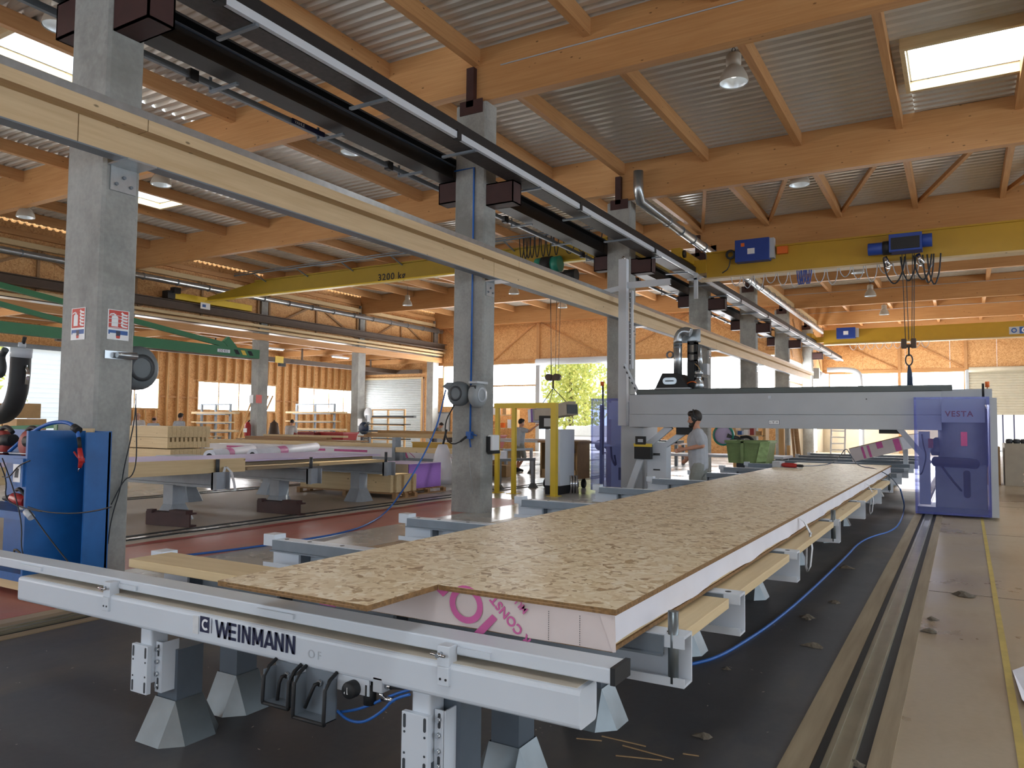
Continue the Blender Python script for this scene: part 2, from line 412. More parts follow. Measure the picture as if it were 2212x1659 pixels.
for x0, lab in ((-9.98, 'twin steel floor rail beside the red walkway'), (-14.9, 'twin steel floor rail behind the timber trestles in the left bay')):
    r = thing('floor_rail', (x0+.2, 14, 0), label=lab, cat='rail')
    MB().box(x0, x0+.44, -5, 34, 0, .004).build('rail_bed', 'floor_pale', r)
    for xx in (x0+.03, x0+.32): MB().box(xx, xx+.07, -5, 34, 0, .015).build('rail_bar', 'black_steel', r)
# ceiling: corrugated sheets, frame beams, purlins
ZD = lambda x: 8.62 if x > XC else 8.86
ce = thing('ceiling', (0, 20, 8.6), kind='structure', label='corrugated metal roof on orange glulam beams and purlins')
def deck(x0, x1, y0, y1, z):
    p = .26; y = y0; pts = []
    while y < y1-1e-6:
        for a, h in ((0, .07), (.05, 0), (.16, 0), (.21, .07)):
            if y+a < y1: pts.append((y+a, z+h))
        y += p
    pts.append((y1, z+.07))
    n = len(pts); vs = [(x0, a, b) for a, b in pts]+[(x1, a, b) for a, b in pts]
    MB().add(vs, [(i, i+1, n+i+1, n+i) for i in range(n-1)]).build('roof_sheet', 'roof_sheet', ce)
SKY = [(-.75, 1.16, 15.2, 17.1), (-16.0, -14.6, 7.1, 8.9), (-22.9, -21.4, 13.9, 15.7), (-16.0, -14.4, -1.5, .5), (-22.9, -21.4, -1.5, .5), (6.0, 8.0, 8.2, 10.2), (6.0, 8.0, 22, 24), (6.0, 8.0, 36, 38), (-1.0, .9, -2, 0), (-1.0, .9, 50, 52)]  # after the third they are unseen additions giving top light
def roof(x0, x1, y0, y1, z):
    hs = sorted([s for s in SKY if s[0] >= x0 and s[1] <= x1 and s[2] >= y0 and s[3] <= y1])
    if not hs: deck(x0, x1, y0, y1, z); return
    s = hs[0]; deck(x0, s[0], y0, y1, z); deck(s[0], s[1], y0, s[2], z); deck(s[0], s[1], s[3], y1, z); roof(s[1], x1, y0, y1, z)
ys = [YB]+[y for y in YG if y > YB+1]
for a, b in zip(ys, ys[1:]):
    b = min(b, YR)
    if a >= YR: break
    roof(XC, XR, a, b, 8.62)
    if a < YL-1: roof(-29.6, XC, a, min(b, YL), 8.86)
for (x0, x1, y0, y1) in SKY:
    z = ZD((x0+x1)/2)
    MB().box(x0-.08, x0, y0, y1, z-.2, z+.02).box(x1, x1+.08, y0, y1, z-.2, z+.02).box(x0-.08, x1+.08, y0-.1, y0, z-.2, z+.02).box(x0-.08, x1+.08, y1, y1+.1, z-.2, z+.02).build('skylight_trimmer', 'pale_x', ce)
    k = MB()
    for t in ((x0, x0+.03, y0, y1), (x1-.03, x1, y0, y1), (x0, x1, y0, y0+.03), (x0, x1, y1-.03, y1)): k.box(*t, z, z+.5)
    k.build('skylight_curb', 'light_grey', ce)
    MB().box(x0, x1, y0, y1, z+.5, z+.53).build('skylight_pane', 'skylight_pane', ce)
    MB().tube([(x0+.1, y0+.5, z+.4), ((x0+x1)/2, y0+.4, z+.3), (x1-.2, y0+.25, z+.42)], .02).build('opener_rod', 'steel_grey', ce)
for i, y in enumerate(YG):
    if YB < y < YR: MB().box(XC, XR, y-.11, y+.11, 7.6, 8.62).build('roof_beam', 'glulam_x', ce)
    if YB < y < YL+1: MB().box(-29.6, XC, y-.11, y+.11, 7.84, 8.86).build('roof_beam', 'glulam_x', ce)
PR = [-7.7, -5.44, -3.21, -1.06, 1.17, 3.4, 5.6, 8.4, 10.6, 12.8]; PL = [-9.88, -12.15, -14.45, -16.72, -19.0, -21.28, -23.55, -25.86, -28.1]
for a, b in zip(ys, ys[1:]):
    if a < YR-1:
        for x in PR: MB().box(x-.07, x+.07, a+.11, min(b, YR)-.11, 8.3, 8.62).build('purlin', 'glulam_y', ce)
    if a < YL-1:
        for x in PL: MB().box(x-.07, x+.07, a+.11, min(b, YL)-.11, 8.54, 8.86).build('purlin', 'glulam_y', ce)
for x in PR[:5]:                                     # wind bracing in the third bay
    MB().bar((x+.1, YG[5]-.2 if x != PR[0] else YG[5]-.2, 8.48), (x+2.1, YG[4]+.5, 8.48), .1, .12).build('wind_brace', 'glulam_y', ce)
for k, x in enumerate(PL[:8]):
    MB().bar((x-.1, YG[6]-.3, 8.7), (x-2.1, YG[5]+.5, 8.7), .1, .12).build('wind_brace', 'glulam_y', ce)
for y, z, x0, x1 in ((YG[3], 8.2, XC+.6, 13), (YG[7], 8.3, XC, 13), (YG[8], 8.3, XC, 13)):      # thin conduit on the beams
    MB().tube([(x0, y-.125, z), (x1, y-.125, z)], .012, 6).build('conduit', 'light_grey', ce)
# left half: ledger over annex
def wall_obj(name, label): return thing(name, (0, 0, 0), kind='structure', label=label)
# ---- end wall of the left bay (Y = YL)
we = wall_obj('wall_back', 'end wall of the left bay, orange board above a band of bright windows')
def osb_panels(x0, x1, y, z0, z1, par, th=.12, axis='x', mat='osb_wall', wdt=2.5):
    a = x0
    while a < x1-.01:
        b_ = min(a+wdt, x1)
        (MB().box(a+.006, b_-.006, y, y+th, z0, z1) if axis == 'x' else MB().box(y, y+th, a+.006, b_-.006, z0, z1)).build('wall_panel', 'osb_wall_y' if axis == 'y' and mat == 'osb_wall' else mat, par); a = b_
osb_panels(XA, XC, YL, 5.45, 8.9, we)
MB().box(-29.6, XC, YL-.14, YL, 7.84, 8.86).build('eaves_beam', 'glulam_x', we)
MB().box(-31, XC, YL-.06, YL, 5.42, 5.6).build('lintel', 'glulam_x', we)
osb_panels(XA, -30.3, YL, 4.62, 5.45, we); osb_panels(-30.9, -29.3, YL, 0, 4.62, we)
osb_panels(-29.3, -22.3, YL, 0, 2.66, we); osb_panels(-17.3, XC, YL, 0, 2.66, we)
for x in (-29.4, -25.7, -22.2, -17.5, -12.6): MB().box(x-.1, x+.1, YL-.1, YL, 5.5, 7.84).build('wall_post', 'glulam_y', we)
for x0, x1, f in ((-29.2, -25.9, 1), (-25.5, -22.4, 0), (-22, -17.7, 1), (-17.3, -12.8, 0), (-12.4, -8.2, 1)):
    MB().bar((x0, YL-.04, 7.8 if f else 5.6), (x1, YL-.04, 5.6 if f else 7.8), .06, .12, (0, 1, 0)).build('wall_brace', 'glulam_y', we)
nw = [0]
def window(x0, x1, y, z0, z1, bars, mat, axis='x', transom=None, fr='pale_z', label=None, inn=-1):
    nw[0] += 1
    r = thing('window_%d' % nw[0], (0, 0, 0), kind='structure', label=label or 'bright translucent window in a timber frame')
    def bx(a, b_, d0, d1, c, d): return MB().box(a, b_, y+d0, y+d1, c, d) if axis == 'x' else MB().box(y+d0, y+d1, a, b_, c, d)
    t = .07
    s = inn
    bx(x0, x0+t, -.06, .06, z0, z1).build('window_frame', fr, r); bx(x1-t, x1, -.06, .06, z0, z1).build('window_frame', fr, r)
    bx(x0+t, x1-t, -.06, .06, z0, z0+t).build('window_sill', fr, r); bx(x0+t, x1-t, -.06, .06, z1-t, z1).build('window_frame', fr, r)
    xs = [x0+t]+list(bars)+[x1-t]
    for b_ in bars: bx(b_-.035, b_+.035, -.05, .05, z0+t, z1-t).build('mullion', fr, r)
    if transom: bx(x0+t, x1-t, -.055, .045, transom-.05, transom+.05).build('transom', fr, r)
    for a, c in zip(xs, xs[1:]): bx(a, c, .0, .02, z0+t, z1-t).build('pane', mat, r)
    return r
window(-29.3, -22.3, YL, 2.66, 5.42, (-25.7,), 'daylight_end', transom=4.02, label='bright window band left of the open door in the far end wall')
window(-17.3, -8.2, YL, 2.66, 5.42, (-12.6,), 'daylight_end', transom=3.3, label='bright window band right of the open door in the far end wall')
# ---- annex: lower roof on the left, stud wall with windows
wa = wall_obj('wall_left', 'stud wall of the low annex, orange board between upright timber studs')
WIN = [(22.3, 25.1), (27.4, 33.0), (34.8, 40.3), (-8, -2), (-1, 6), (7, 13)]  # last three are unseen windows, added to light the left bay
segs = [(YB, -8), (-2, -1), (6, 7), (13, 14.0)]+[(21.6, 22.3), (25.1, 27.4), (33.0, 34.8), (40.3, YL)]
for a, c in segs: osb_panels(a, c, XA-.12, 0, 6.05, wa, axis='y')
for a, c in WIN: osb_panels(a, c, XA-.12, 0, 2.2, wa, axis='y'); osb_panels(a, c, XA-.12, 3.85, 6.05, wa, axis='y')
osb_panels(14, 21.6, XA-.12, 4.8, 6.05, wa, axis='y')
y = 21.8
while y < YL:
    iw = any(a-.05 < y < c+.05 for a, c in WIN)
    if iw:
        MB().box(XA, XA+.2, y-.04, y+.04, 3.9, 5.5).build('stud', 'pale_z', wa); MB().box(XA, XA+.2, y-.04, y+.04, 0, 2.15).build('stud', 'pale_z', wa)
    else: MB().box(XA, XA+.2, y-.04, y+.04, 0, 5.5).build('stud', 'pale_z', wa)
    y += .62
for a, c in segs[4:]: MB().box(XA, XA+.12, a, c, 2.85, 2.93).build('nogging', 'glulam_y', wa)
for i, (a, c) in enumerate(WIN):
    q = (c-a)/(4 if c-a > 4 else 2); window(a, c, XA+.05, 2.2, 3.85, [a+q*j for j in range(1, 4 if c-a > 4 else 2)], 'daylight_end', 'y', label='bright window in the stud wall, %s from the shutter' % ('third', 'second', 'nearest', 'sixth', 'fifth', 'fourth')[i])
# annex roof
for y in [YG[i]+3.575*k for i in range(2, 8) for k in (0, 1)]:
    if y < YL: MB().box(XA, -29.6, y-.07, y+.07, 5.6, 5.9).build('annex_rafter', 'glulam_x', ce)
MB().box(XA, -29.4, 4, YL, 6.02, 6.06).build('annex_sheet', 'roof_sheet', ce)
for x in (-35.4, -33.9, -32.4, -30.9): MB().box(x-.06, x+.06, 4, YL, 5.88, 6.02).build('annex_purlin', 'glulam_y', ce)
# ---- upper wall over the annex (X = -29.5)
wu = wall_obj('wall_upper', 'orange board wall over the annex with braces and ledgers')
osb_panels(YB, YL, -29.75, 6.1, 8.9, wu, axis='y')
for i in range(1, 8):
    y0, y1 = YG[i]+.25, YG[i+1]-.25
    if y1 > YL: continue
    MB().box(-29.63, -29.4, y0, y1, 7.9, 8.1).build('ledger', 'pale_y', wu); MB().box(-29.63, -29.45, y0, y1, 8.3, 8.5).build('ledger', 'glulam_y', wu)
    ym = (y0+y1)/2
    for yy in (y0+.1, ym, y1-.1): MB().box(-29.63, -29.55, yy-.05, yy+.05, 6.3, 7.9).build('upright', 'brown_x', wu)
    MB().bar((-29.57, y0+.2, 6.4), (-29.57, ym-.1, 7.85), .1, .06, (1, 0, 0)).build('wall_brace', 'brown_x', wu)
    MB().bar((-29.57, y1-.2, 6.4), (-29.57, ym+.1, 7.85), .1, .06, (1, 0, 0)).build('wall_brace', 'brown_x', wu)
MB().box(-29.62, -29.2, YB, YL, 6.2, 6.32).build('ledger', 'pale_y', wu); MB().box(-29.62, -29.3, YB, YL, 6.02, 6.12).build('ledger', 'pale_y', wu)
MB().box(-29.62, -29.35, YB, YL, 5.6, 5.9).build('ledger', 'glulam_y', wu)
# ---- end wall of the right bay (Y = YR), its left return and the unseen sides
wr = wall_obj('wall_front', 'far end wall of the right bay, orange board over bright windows')
osb_panels(-8, XR, YR, 5.3, 8.7, wr)
MB().box(-8, XR, YR-.07, YR, 5.24, 5.42).build('lintel', 'glulam_x', wr)
osb_panels(-8, .4, YR, 0, 2.3, wr, mat='plaster')
for x in (-3.35, .35, 6): MB().box(x-.09, x+.09, YR-.1, YR, 0 if x < 0 else 5.3, 7.6).build('wall_post', 'glulam_y', wr)
for x0, x1 in ((-7.4, -3.5), (-3.2, .2)): MB().bar((x0, YR-.04, 7.5), (x1, YR-.04, 5.45), .06, .13, (0, 1, 0)).build('wall_brace', 'glulam_y', wr)
window(-7.6, .3, YR, 2.3, 5.25, (-3.35,), 'daylight_end', label='bright window band in the far end wall of the right bay')
osb_panels(5.6, XR, YR, 0, 5.3, wr)
ws = wall_obj('wall_side', 'side wall of the right bay beyond the left bay, board with braces over windows')
osb_panels(YL, YR, -8.1, 5.4, 8.7, ws, axis='y'); osb_panels(YL, 47.4, -8.1, 0, 2.2, ws, axis='y', mat='plaster'); osb_panels(47.4, 49.2, -8.1, 0, 5.4, ws, axis='y', mat='plaster'); osb_panels(52.6, YR, -8.1, 0, 5.4, ws, axis='y', mat='plaster')
for ya in (YL+.4, 48.2): MB().bar((-7.95, ya, 7.6), (-7.95, ya+3, 5.5), .12, .06, (1, 0, 0)).build('wall_brace', 'brown_x', ws); MB().bar((-7.95, ya+3, 7.6), (-7.95, ya+6, 5.5), .12, .06, (1, 0, 0)).build('wall_brace', 'brown_x', ws)
window(YL+.3, 47.4, -8.05, 2.2, 5.4, (44.2,), 'daylight_end', 'y', transom=4.1, label='bright window in the side wall beyond the last columns')
window(49.2, 52.6, -8.05, .1, 4.6, (), 'daylight_end', 'y', fr='white_paint', label='tall bright doorway window in the side wall')
wx = wall_obj('wall_right', 'right side wall of the hall with a long window band')
osb_panels(YB, YR, XR, 0, 2.2, wx, axis='y', wdt=8); osb_panels(YB, YR, XR, 6.0, 8.7, wx, axis='y', wdt=8)
for a in range(-9, 55, 8): window(a, min(a+8, YR), XR+.05, 2.2, 6.0, (a+4,), 'daylight_side', 'y', label='window of the right side wall')
wb = wall_obj('wall_rear', 'wall behind the camera with wide bright doors')
osb_panels(XA, XR, YB-.12, 5.2, 8.9, wb, wdt=6)
for a, c in ((-36.2, -30), (-22, -16), (-8.6, -6), (3, 6), (12, 14)): osb_panels(a, c, YB-.12, 0, 5.2, wb, wdt=6)
osb_panels(-6, 3, YB-.12, 0, 2.6, wb, wdt=6); osb_panels(6, 12, YB-.12, 0, 2.6, wb, wdt=6)
for a, c, zz in ((-30, -22, .05), (-16, -8.6, .05), (-6, 3, 2.6), (6, 12, 2.6)): window(a, c, YB-.06, zz, 5.2, ((a+c)/2,), 'daylight_side', label='wide bright door behind the camera')
# ---- concrete columns with steel corbels
ORD = ('nearest', 'second', 'third', 'fourth', 'fifth', 'sixth', 'seventh')
for i in range(7):
    y = YG[2+i]
    c = thing('concrete_column', (XC, y, 0), label='%s concrete column of the row carrying the dark crane rails%s' % (ORD[i], ('', ', with the grey hose reel', '', '', '', '', '')[i] if i == 1 else ', with two fire extinguisher signs' if i == 0 else ''), cat='column', group='concrete columns in the middle of the hall')
    MB().prism([(-8.10, y-.17), (-8.07, y-.2), (-7.46, y-.2), (-7.43, y-.17), (-7.43, y+.17), (-7.46, y+.2), (-8.07, y+.2), (-8.10, y+.17)], 'z', 0, 7.56).build('shaft', 'column_concrete', c)
    for s in (-1, 1):
        x0, x1, zt = (-7.43, -6.86, 6.0) if s > 0 else (-8.5, -8.1, 6.17)
        MB().box(x0, x1, y-.16, y-.14, zt-.4, zt).box(x0, x1, y+.12, y+.14, zt-.4, zt).box(x0, x1, y-.16, y+.14, zt-.02, zt).box(x0, x1, y-.16, y+.14, zt-.4, zt-.38).box((x0+x1)/2-.01, (x0+x1)/2+.01, y-.15, y+.13, zt-.39, zt-.01).box(x1-.02 if s > 0 else x0, x1 if s > 0 else x0+.02, y-.16, y+.14, zt-.4, zt).build('corbel', 'primer_red', c)
    MB().box(-8.0, -7.5, y-.22, y-.2, 7.36, 7.62).box(-7.86, -7.7, y-.22, y-.11, 7.5, 8.25).build('head_plate', 'primer_red', c)
    if i < 6:
        pl = MB().box(-7.43, -7.41, y-.14, y+.14, 3.95, 4.22).box(-7.43, -7.1, y-.16, y+.16, 4.2, 4.22).build('seat_plate', 'galvanised', c)
        for (dy, dz) in ((-.08, 4.02), (.08, 4.02), (0, 4.1)): MB().cyl((-7.41, y+dy, dz), (-7.39, y+dy, dz), .018, n=6).build('bolt', 'steel_grey', c)
for i in range(1, 8):
    y = YG[i]
    if y > YL: continue
    lab = {4: 'third', 5: 'second', 6: 'far', 7: 'last'}
    c = thing('concrete_column', (-29.7, y, 0), label='slim concrete column of the left row, %s from the end wall' % ('seventh', 'sixth', 'fifth', 'fourth', 'third', 'second', 'first')[i-1], cat='column', group='concrete columns before the annex')
    MB().prism([(-30.0, y-.3), (-29.5, y-.3), (-29.5, y+.3), (-30.0, y+.3)], 'z', 0, 6.2).build('shaft', 'column_concrete', c)
    MB().box(-29.9, -29.5, y-.2, y+.2, 6.2, 8.3).build('upper_shaft', 'column_concrete', c)
# ---- light glulam crane beam resting on the columns
gb = thing('glulam_crane_beam', (-7.2, 20, 4.22), label='pale stepped timber crane beam running the length of the hall', cat='beam')
for a, c in ((-3, 4.02), (4.03, 11.5), (11.51, 18.8), (18.81, 26), (26.01, 33.1), (33.11, 45)):
    MB().box(-7.32, -7.15, a, c, 4.235, 4.50).build('lower_timber', 'crane_beam_wood', gb)
    MB().box(-7.38, -6.98, a+.6 if a > 4 else a, c+.6 if c < 45 else c, 4.50, 4.62).build('upper_timber', 'crane_beam_wood', gb)
MB().box(-7.32, -7.15, -3, 45, 4.22, 4.235).build('bottom_strip', 'steel_grey', gb)  # grey strip puts the shade under the timber into its colour
MB().box(-7.36, -6.99, -3, 45, 4.62, 4.64).box(-7.01, -6.985, -3, 45, 4.62, 4.70).build('steel_cap', 'galvanised', gb)
# ---- black steel crane runways on the corbels
def ibeam(m, x0, x1, z0, z1, y0, y1, t=.03):
    xc = (x0+x1)/2
    m.box(x0, x1, y0, y1, z0, z0+t).box(x0, x1, y0, y1, z1-t, z1).box(xc-.012, xc+.012, y0, y1, z0+t, z1-t); return m
r = thing('crane_runway', (-6.85, 24, 6.0), label='black steel crane runway on the right side of the column row with pale conductor', cat='crane rail')
for i in range(-1, 7):
    y0 = max(-4, YG[2+i]); y1 = min(YG[3+i], 54.3)
    ibeam(MB(), -7.0, -6.68, 6.0, 6.3, y0, y1-.01).build('girder', 'dark_flange', r)
MB().box(-6.87, -6.81, -4, 54.3, 6.3, 6.35).build('rail_head', 'black_steel', r)
MB().box(-6.69, -6.66, -4, 54.3, 6.12, 6.3).build('cover_strip', 'black_steel', r)
MB().box(-6.66, -6.60, -4, 54.5, 6.0, 6.1).build('conductor', 'white_paint', r)
y = 1.2; k = 0
while y < 54:
    MB().box(-7.25, -6.6, y, y+.05, 5.95, 5.985).build('conductor_arm', 'steel_grey', r)
    if k % 2 == 0: MB().box(-6.67, -6.585, y-.5, y-.4, 5.98, 6.13).build('conductor_clip', 'black_steel', r)
    y += 2.2; k += 1
r = thing('crane_runway', (-8.3, 22, 6.2), label='black steel crane runway on the left side of the column row', cat='crane rail')
for i in range(-1, 5):
    y0 = max(-4, YG[2+i]); y1 = YG[3+i]
    ibeam(MB(), -8.48, -8.12, 6.18, 6.58, y0, y1-.01).build('girder', 'black_steel', r)
MB().box(-8.34, -8.27, -4, 40.4, 6.58, 6.64).build('rail_head', 'black_steel', r)
MB().tube([(-8.1, -4, 6.42), (-8.1, 11.6, 6.42)], .02, 6).build('air_pipe', 'cable_blue', r)
MB().box(-8.86, -8.80, -4, 40.4, 6.2, 6.28).build('conductor', 'steel_grey', r)
y = .6; k = 0
while y < 40:
    MB().box(-8.86, -8.3, y, y+.05, 6.13, 6.16).build('conductor_arm', 'steel_grey', r)
    MB().box(-8.84, -8.82, y-.02, y+.02, 6.16, 6.34).build('conductor_hanger', 'steel_grey', r)
    if k % 2: MB().box(-8.88, -8.78, y-.35, y-.22, 6.17, 6.32).build('conductor_clip', 'black_steel', r)
    y += 2.05; k += 1
MB().box(-8.79, -8.78, 8.2, 8.9, 6.2, 6.28).build('maker_plate', 'navy', r)
text('maker_name', 'VAHLE', 'sign_white', r, (-8.778, 8.25, 6.215), .07, (1, 0, 0), (0, 1, 0))
r = thing('crane_runway', (-29.1, 16, 6.4), label='brown steel crane runway along the orange upper wall', cat='crane rail')
ibeam(MB(), -29.3, -28.9, 6.42, 6.78, YB+.5, YL-.2).build('girder', 'brown_steel', r)
# rain pipes along the walls
r = thing('duct_pipe', (-29.2, 15, 7.3), label='long grey metal pipe along the orange upper wall', cat='pipe')
MB().cyl((-29.25, YB+1, 7.62), (-29.25, YL-.3, 7.62), .13, n=14).build('pipe', 'galvanised', r)
y = 5.
while y < YL: MB().lathe([(.135, -.02), (.15, -.02), (.15, .02), (.135, .02)], (-29.25, y, 7.62), 14, 'y').build('pipe_collar', 'steel_grey', r); y += 1.6
r = thing('rain_pipe', (-7.2, 30, 7.4), label='shiny metal rain pipe under the eaves right of the columns', cat='pipe')
MB().tube([(-7.15, 18.6, 8.25), (-7.15, 18.6, 7.75), (-7.15, 18.75, 7.5), (-7.0, 19.6, 7.35), (-6.95, 21.5, 7.3), (-6.95, 48, 7.25)], .13, 14).build('pipe', 'galvanised', r)
y = 20.3
while y < 48: MB().lathe([(.135, -.02), (.15, -.02), (.15, .02), (.135, .02)], (-6.95, y, 7.3), 14, 'y').build('pipe_collar', 'steel_grey', r); y += 1.15
MB().box(-7.35, -7.15, 26, 48, 7.55, 7.85).build('eaves_board', 'pale_y', r)
# ================================================================ the big assembly table
def foot(m, x, y, h=.2, b=.17, t=.078, c=.09):
    "sheet-metal pyramid foot, square top, chamfered base"
    bo = [(-b, -b+c), (-b+c, -b), (b-c, -b), (b, -b+c), (b, b-c), (b-c, b), (-b+c, b), (-b, b-c)]
    to = [(-t, -t)]*2+[(t, -t)]*2+[(t, t)]*2+[(-t, t)]*2; to = [to[0], to[0], to[2], to[2], to[4], to[4], to[6], to[6]]
    vs = [(x+p, y+q, 0) for p, q in bo]+[(x+p, y+q, h) for p, q in to]
    fs = [(i, (i+1) % 8, 8+(i+1) % 8, 8+i) for i in range(8)]+[tuple(range(8))[::-1]]
    m.add(vs, fs); return m
ZT = .775
CB = [3.02, 3.9, 5.42, 7.45, 9.55, 11.6, 13.7, 15.8, 17.9, 20.0, 22.1, 24.2, 26.3]
for k, y in enumerate(CB):
    far = y > 16
    t = thing('table_trestle', (-2.6, y, 0), label='white steel cross trestle with pyramid feet under the long panel, %s from the camera' % ('first', 'second', 'third', 'fourth', 'fifth', 'sixth', 'seventh', 'eighth', 'ninth', 'tenth', 'eleventh', 'twelfth', 'thirteenth')[k], cat='trestle', group='cross trestles of the assembly table')
    x0, x1 = -4.3, -.95
    MB().box(x0, x1, y+.045, y+.055, ZT-.2, ZT-.01).box(x0, x1, y-.05, y+.055, ZT-.012, ZT).box(x0, x1, y-.05, y-.042, ZT-.05, ZT-.012).box(x0, x1, y-.045, y+.05, ZT-.2, ZT-.19).box(x0, x1, y-.05, y-.042, ZT-.2, ZT-.165).build('channel', 'white_paint', t)
    MB().box(x0+.1, x1-.08, y-.062, y-.052, ZT-.075, ZT-.004).box(x0+.1, x1-.08, y-.085, y-.052, ZT-.079, ZT-.07).build('steel_rail', 'steel_grey', t)
    for xs in ((-3.95, -3.2, -2.4) if not far else ()): MB().box(xs, xs+.02, y-.05, y+.04, ZT-.19, ZT-.07).build('stiffener', 'steel_grey', t)
    if not far:
        for xs in (-4.12, -3.9, -3.6, -1.02): MB().lathe([(.0, ZT+.001), (.016, ZT+.001), (.016, ZT-.002)], (xs, y, 0), 10).build('peg_hole', 'rubber', t)
    for xf in (-1.75, -3.55):
        lg = MB().box(xf-.07, xf+.07, y-.07, y+.07, .19, ZT-.2).build('leg', 'leg_grey', t)
        sub(foot(MB(), xf, y).build('foot', 'foot_steel', t), lg)
    MB().box(x0-.0, x0+.11, y-.05, y+.055, ZT, ZT+.03).build('end_block', 'white_paint', t)
    if k in (0, 3, 6):
        MB().cyl((x1+.0-.05, y-.03, ZT-.19), (x1-.05, y-.03, ZT+.09), .021).build('stop_pin', 'foot_steel', t)
# filler boards standing out beside the panel, between the trestles
for k in range(0, 6):
    y0, y1 = CB[k]+.07, CB[k+1]-.09
    if k == 0: y0 += .02
    nb = MB().box(-1.6, -.985, y0+(.0 if k else .0), y1-.03, ZT-.055, ZT-.008)
    tag(nb.build('filler_board', 'pale_y', bevel=.003), 'pale timber board in the gap behind the %s trestle, beside the panel' % ('first', 'second', 'third', 'fourth', 'fifth', 'sixth')[k], 'board', 'timber boards along the panel edge')
tag(MB().box(-4.05, -2.75, 2.66, 2.93, ZT+.002, ZT+.05).build('loose_plank', 'pale_x', bevel=.004), 'thick wooden plank lying on the first trestle left of the panel', 'plank')
# ---- wall panel in progress
PX0, PX1, PY0, PY1 = -2.66, -1.10, 2.615, 15.35
ZP = ZT+.003
pn = thing('wall_panel', (-1.9, 9, ZP), label='long wall panel in progress, flake board sheets on a white wrapped frame', cat='wall panel')
MB().box(PX0, PX1-.002, PY0+.004, PY1, ZP, ZP+.016).build('base_board', 'osb_edge', pn)
MB().box(PX0, PX1-.012, PY0+.012, PY1, ZP+.016, ZP+.04).build('bottom_strip', 'pale_y', pn)
# membrane on the long side, gently creased
mm = MB(); n = 150; rows = 5; vs = []
for i in range(n+1):
    y = PY0+(PY1-PY0)*i/n
    for j in range(rows):
        z = ZP+.028+(.135-.028)*j/(rows-1)
        a = .006*math.sin(y*9+j*.8)*math.sin(y*2.3)+.004*random.random()
        if j in (0,): z += .006*math.sin(y*5)+random.random()*.004
        vs.append((PX1+.002+max(-.002, a*(1-.5*j/(rows-1))), y, z))
mm.add(vs, [(i*rows+j, (i+1)*rows+j, (i+1)*rows+j+1, i*rows+j+1) for i in range(n) for j in range(rows-1)], True)
mm.build('side_membrane', 'membrane_white', pn)
MB().box(PX0+.01, PX1-.004, PY0+.02, PY1-.01, ZP+.04, ZP+.136).build('insulated_core', 'membrane_pink', pn)
mf = MB(); n = 40; vs = []
for i in range(n+1):
    x = PX0+(PX1-PX0)*i/n
    for j in range(4):
        z = ZP+.004+(.131)*j/3; vs.append((x, PY0+.004*math.sin(x*14+j)*math.sin(x*3)-.002, z))
mf.add(vs, [(i*4+j, (i+1)*4+j, (i+1)*4+j+1, i*4+j+1) for i in range(n) for j in range(3)], True)
mf.add([(PX1-.0, PY0-.006, ZP+.004), (PX1+.012, PY0+.0, ZP+.004), (PX1+.008, PY0, ZP+.134), (PX1-.05, PY0-.008, ZP+.134)], [(0, 1, 2, 3)])
mf.build('front_membrane', 'membrane_pink', pn)
for i in range(16):
    MB().box(PX1-.26+.0, PX1-.258, PY0-.009, PY0-.007, ZP+.01+i*.008, ZP+.014+i*.008).box(PX1-.13, PX1-.128, PY0-.009, PY0-.007, ZP+.01+i*.008, ZP+.014+i*.008).build('printed_dash', 'dark_grey', pn) if i % 1 == 0 and i < 14 else None
# big magenta print on the front membrane, running upside down
yt = PY0-.0075
def fr(px, py): return at(px, py, y=yt)
def poly(pxs, name='print'):
    v = [fr(*p) for p in pxs]; MB().add(v+[q+Vector((0, .001, 0)) for q in v], [tuple(range(len(v))), tuple(range(len(v), 2*len(v)))[::-1]]).build(name, 'magenta', pn)
def ring(c, rx, ry, wd, name='print_letter'):
    m = MB(); vs = []; n = 28
    for i in range(n):
        t = 2*math.pi*i/n
        for k in (1, 1-wd): q = fr(c[0]+rx*k*math.cos(t)*1.0+ry*k*.0, c[1]+ry*k*math.sin(t)+.18*rx*k*math.cos(t)); vs.append(q)
    m.add(vs, [(2*i, 2*i+1, (2*i+3) % (2*n), (2*i+2) % (2*n)) for i in range(n)]).build(name, 'magenta', pn)
ring((1007, 1306), 36, 41, .34)
poly([(938, 1270), (957, 1289), (975, 1272), (960, 1268)]); poly([(1063, 1327), (1074, 1338), (1042, 1372), (1024, 1366)])
poly([(690, 1297), (725, 1306), (725, 1312), (690, 1305)])
A = fr(1135, 1372); B = fr(1068, 1288); dr = (B-A).normalized(); 
text('print_word', 'R CONST', 'magenta', pn, fr(1148, 1384), .052, (0, -1, 0), dr, bold=.0012, spacing=1.05)
text('print_word', 'MU', 'magenta', pn, fr(1141, 1318), .04, (0, -1, 0), dr, bold=.0006)
# top sheets
for nm, a, c, y0 in (('osb_sheet', -1.872, -1.085, 2.605), ('osb_sheet', -2.69, -1.876, 2.17)):
    o = MB().box(a, c, y0, PY1+.01, ZP+.137, ZP+.159)
    o = o.build(nm, 'osb_sheet', pn)
    e = MB().box(a+.001, c+.0005, y0-.0006, PY1+.011, ZP+.1372, ZP+.1585).build('sheet_edge', 'osb_edge', pn); sub(e, o)
    e2 = MB().box(a+.06, c-.06, y0-.0012, y0, ZP+.146, ZP+.149).build('sheet_ply_line', 'brown_x', pn); sub(e2, o)
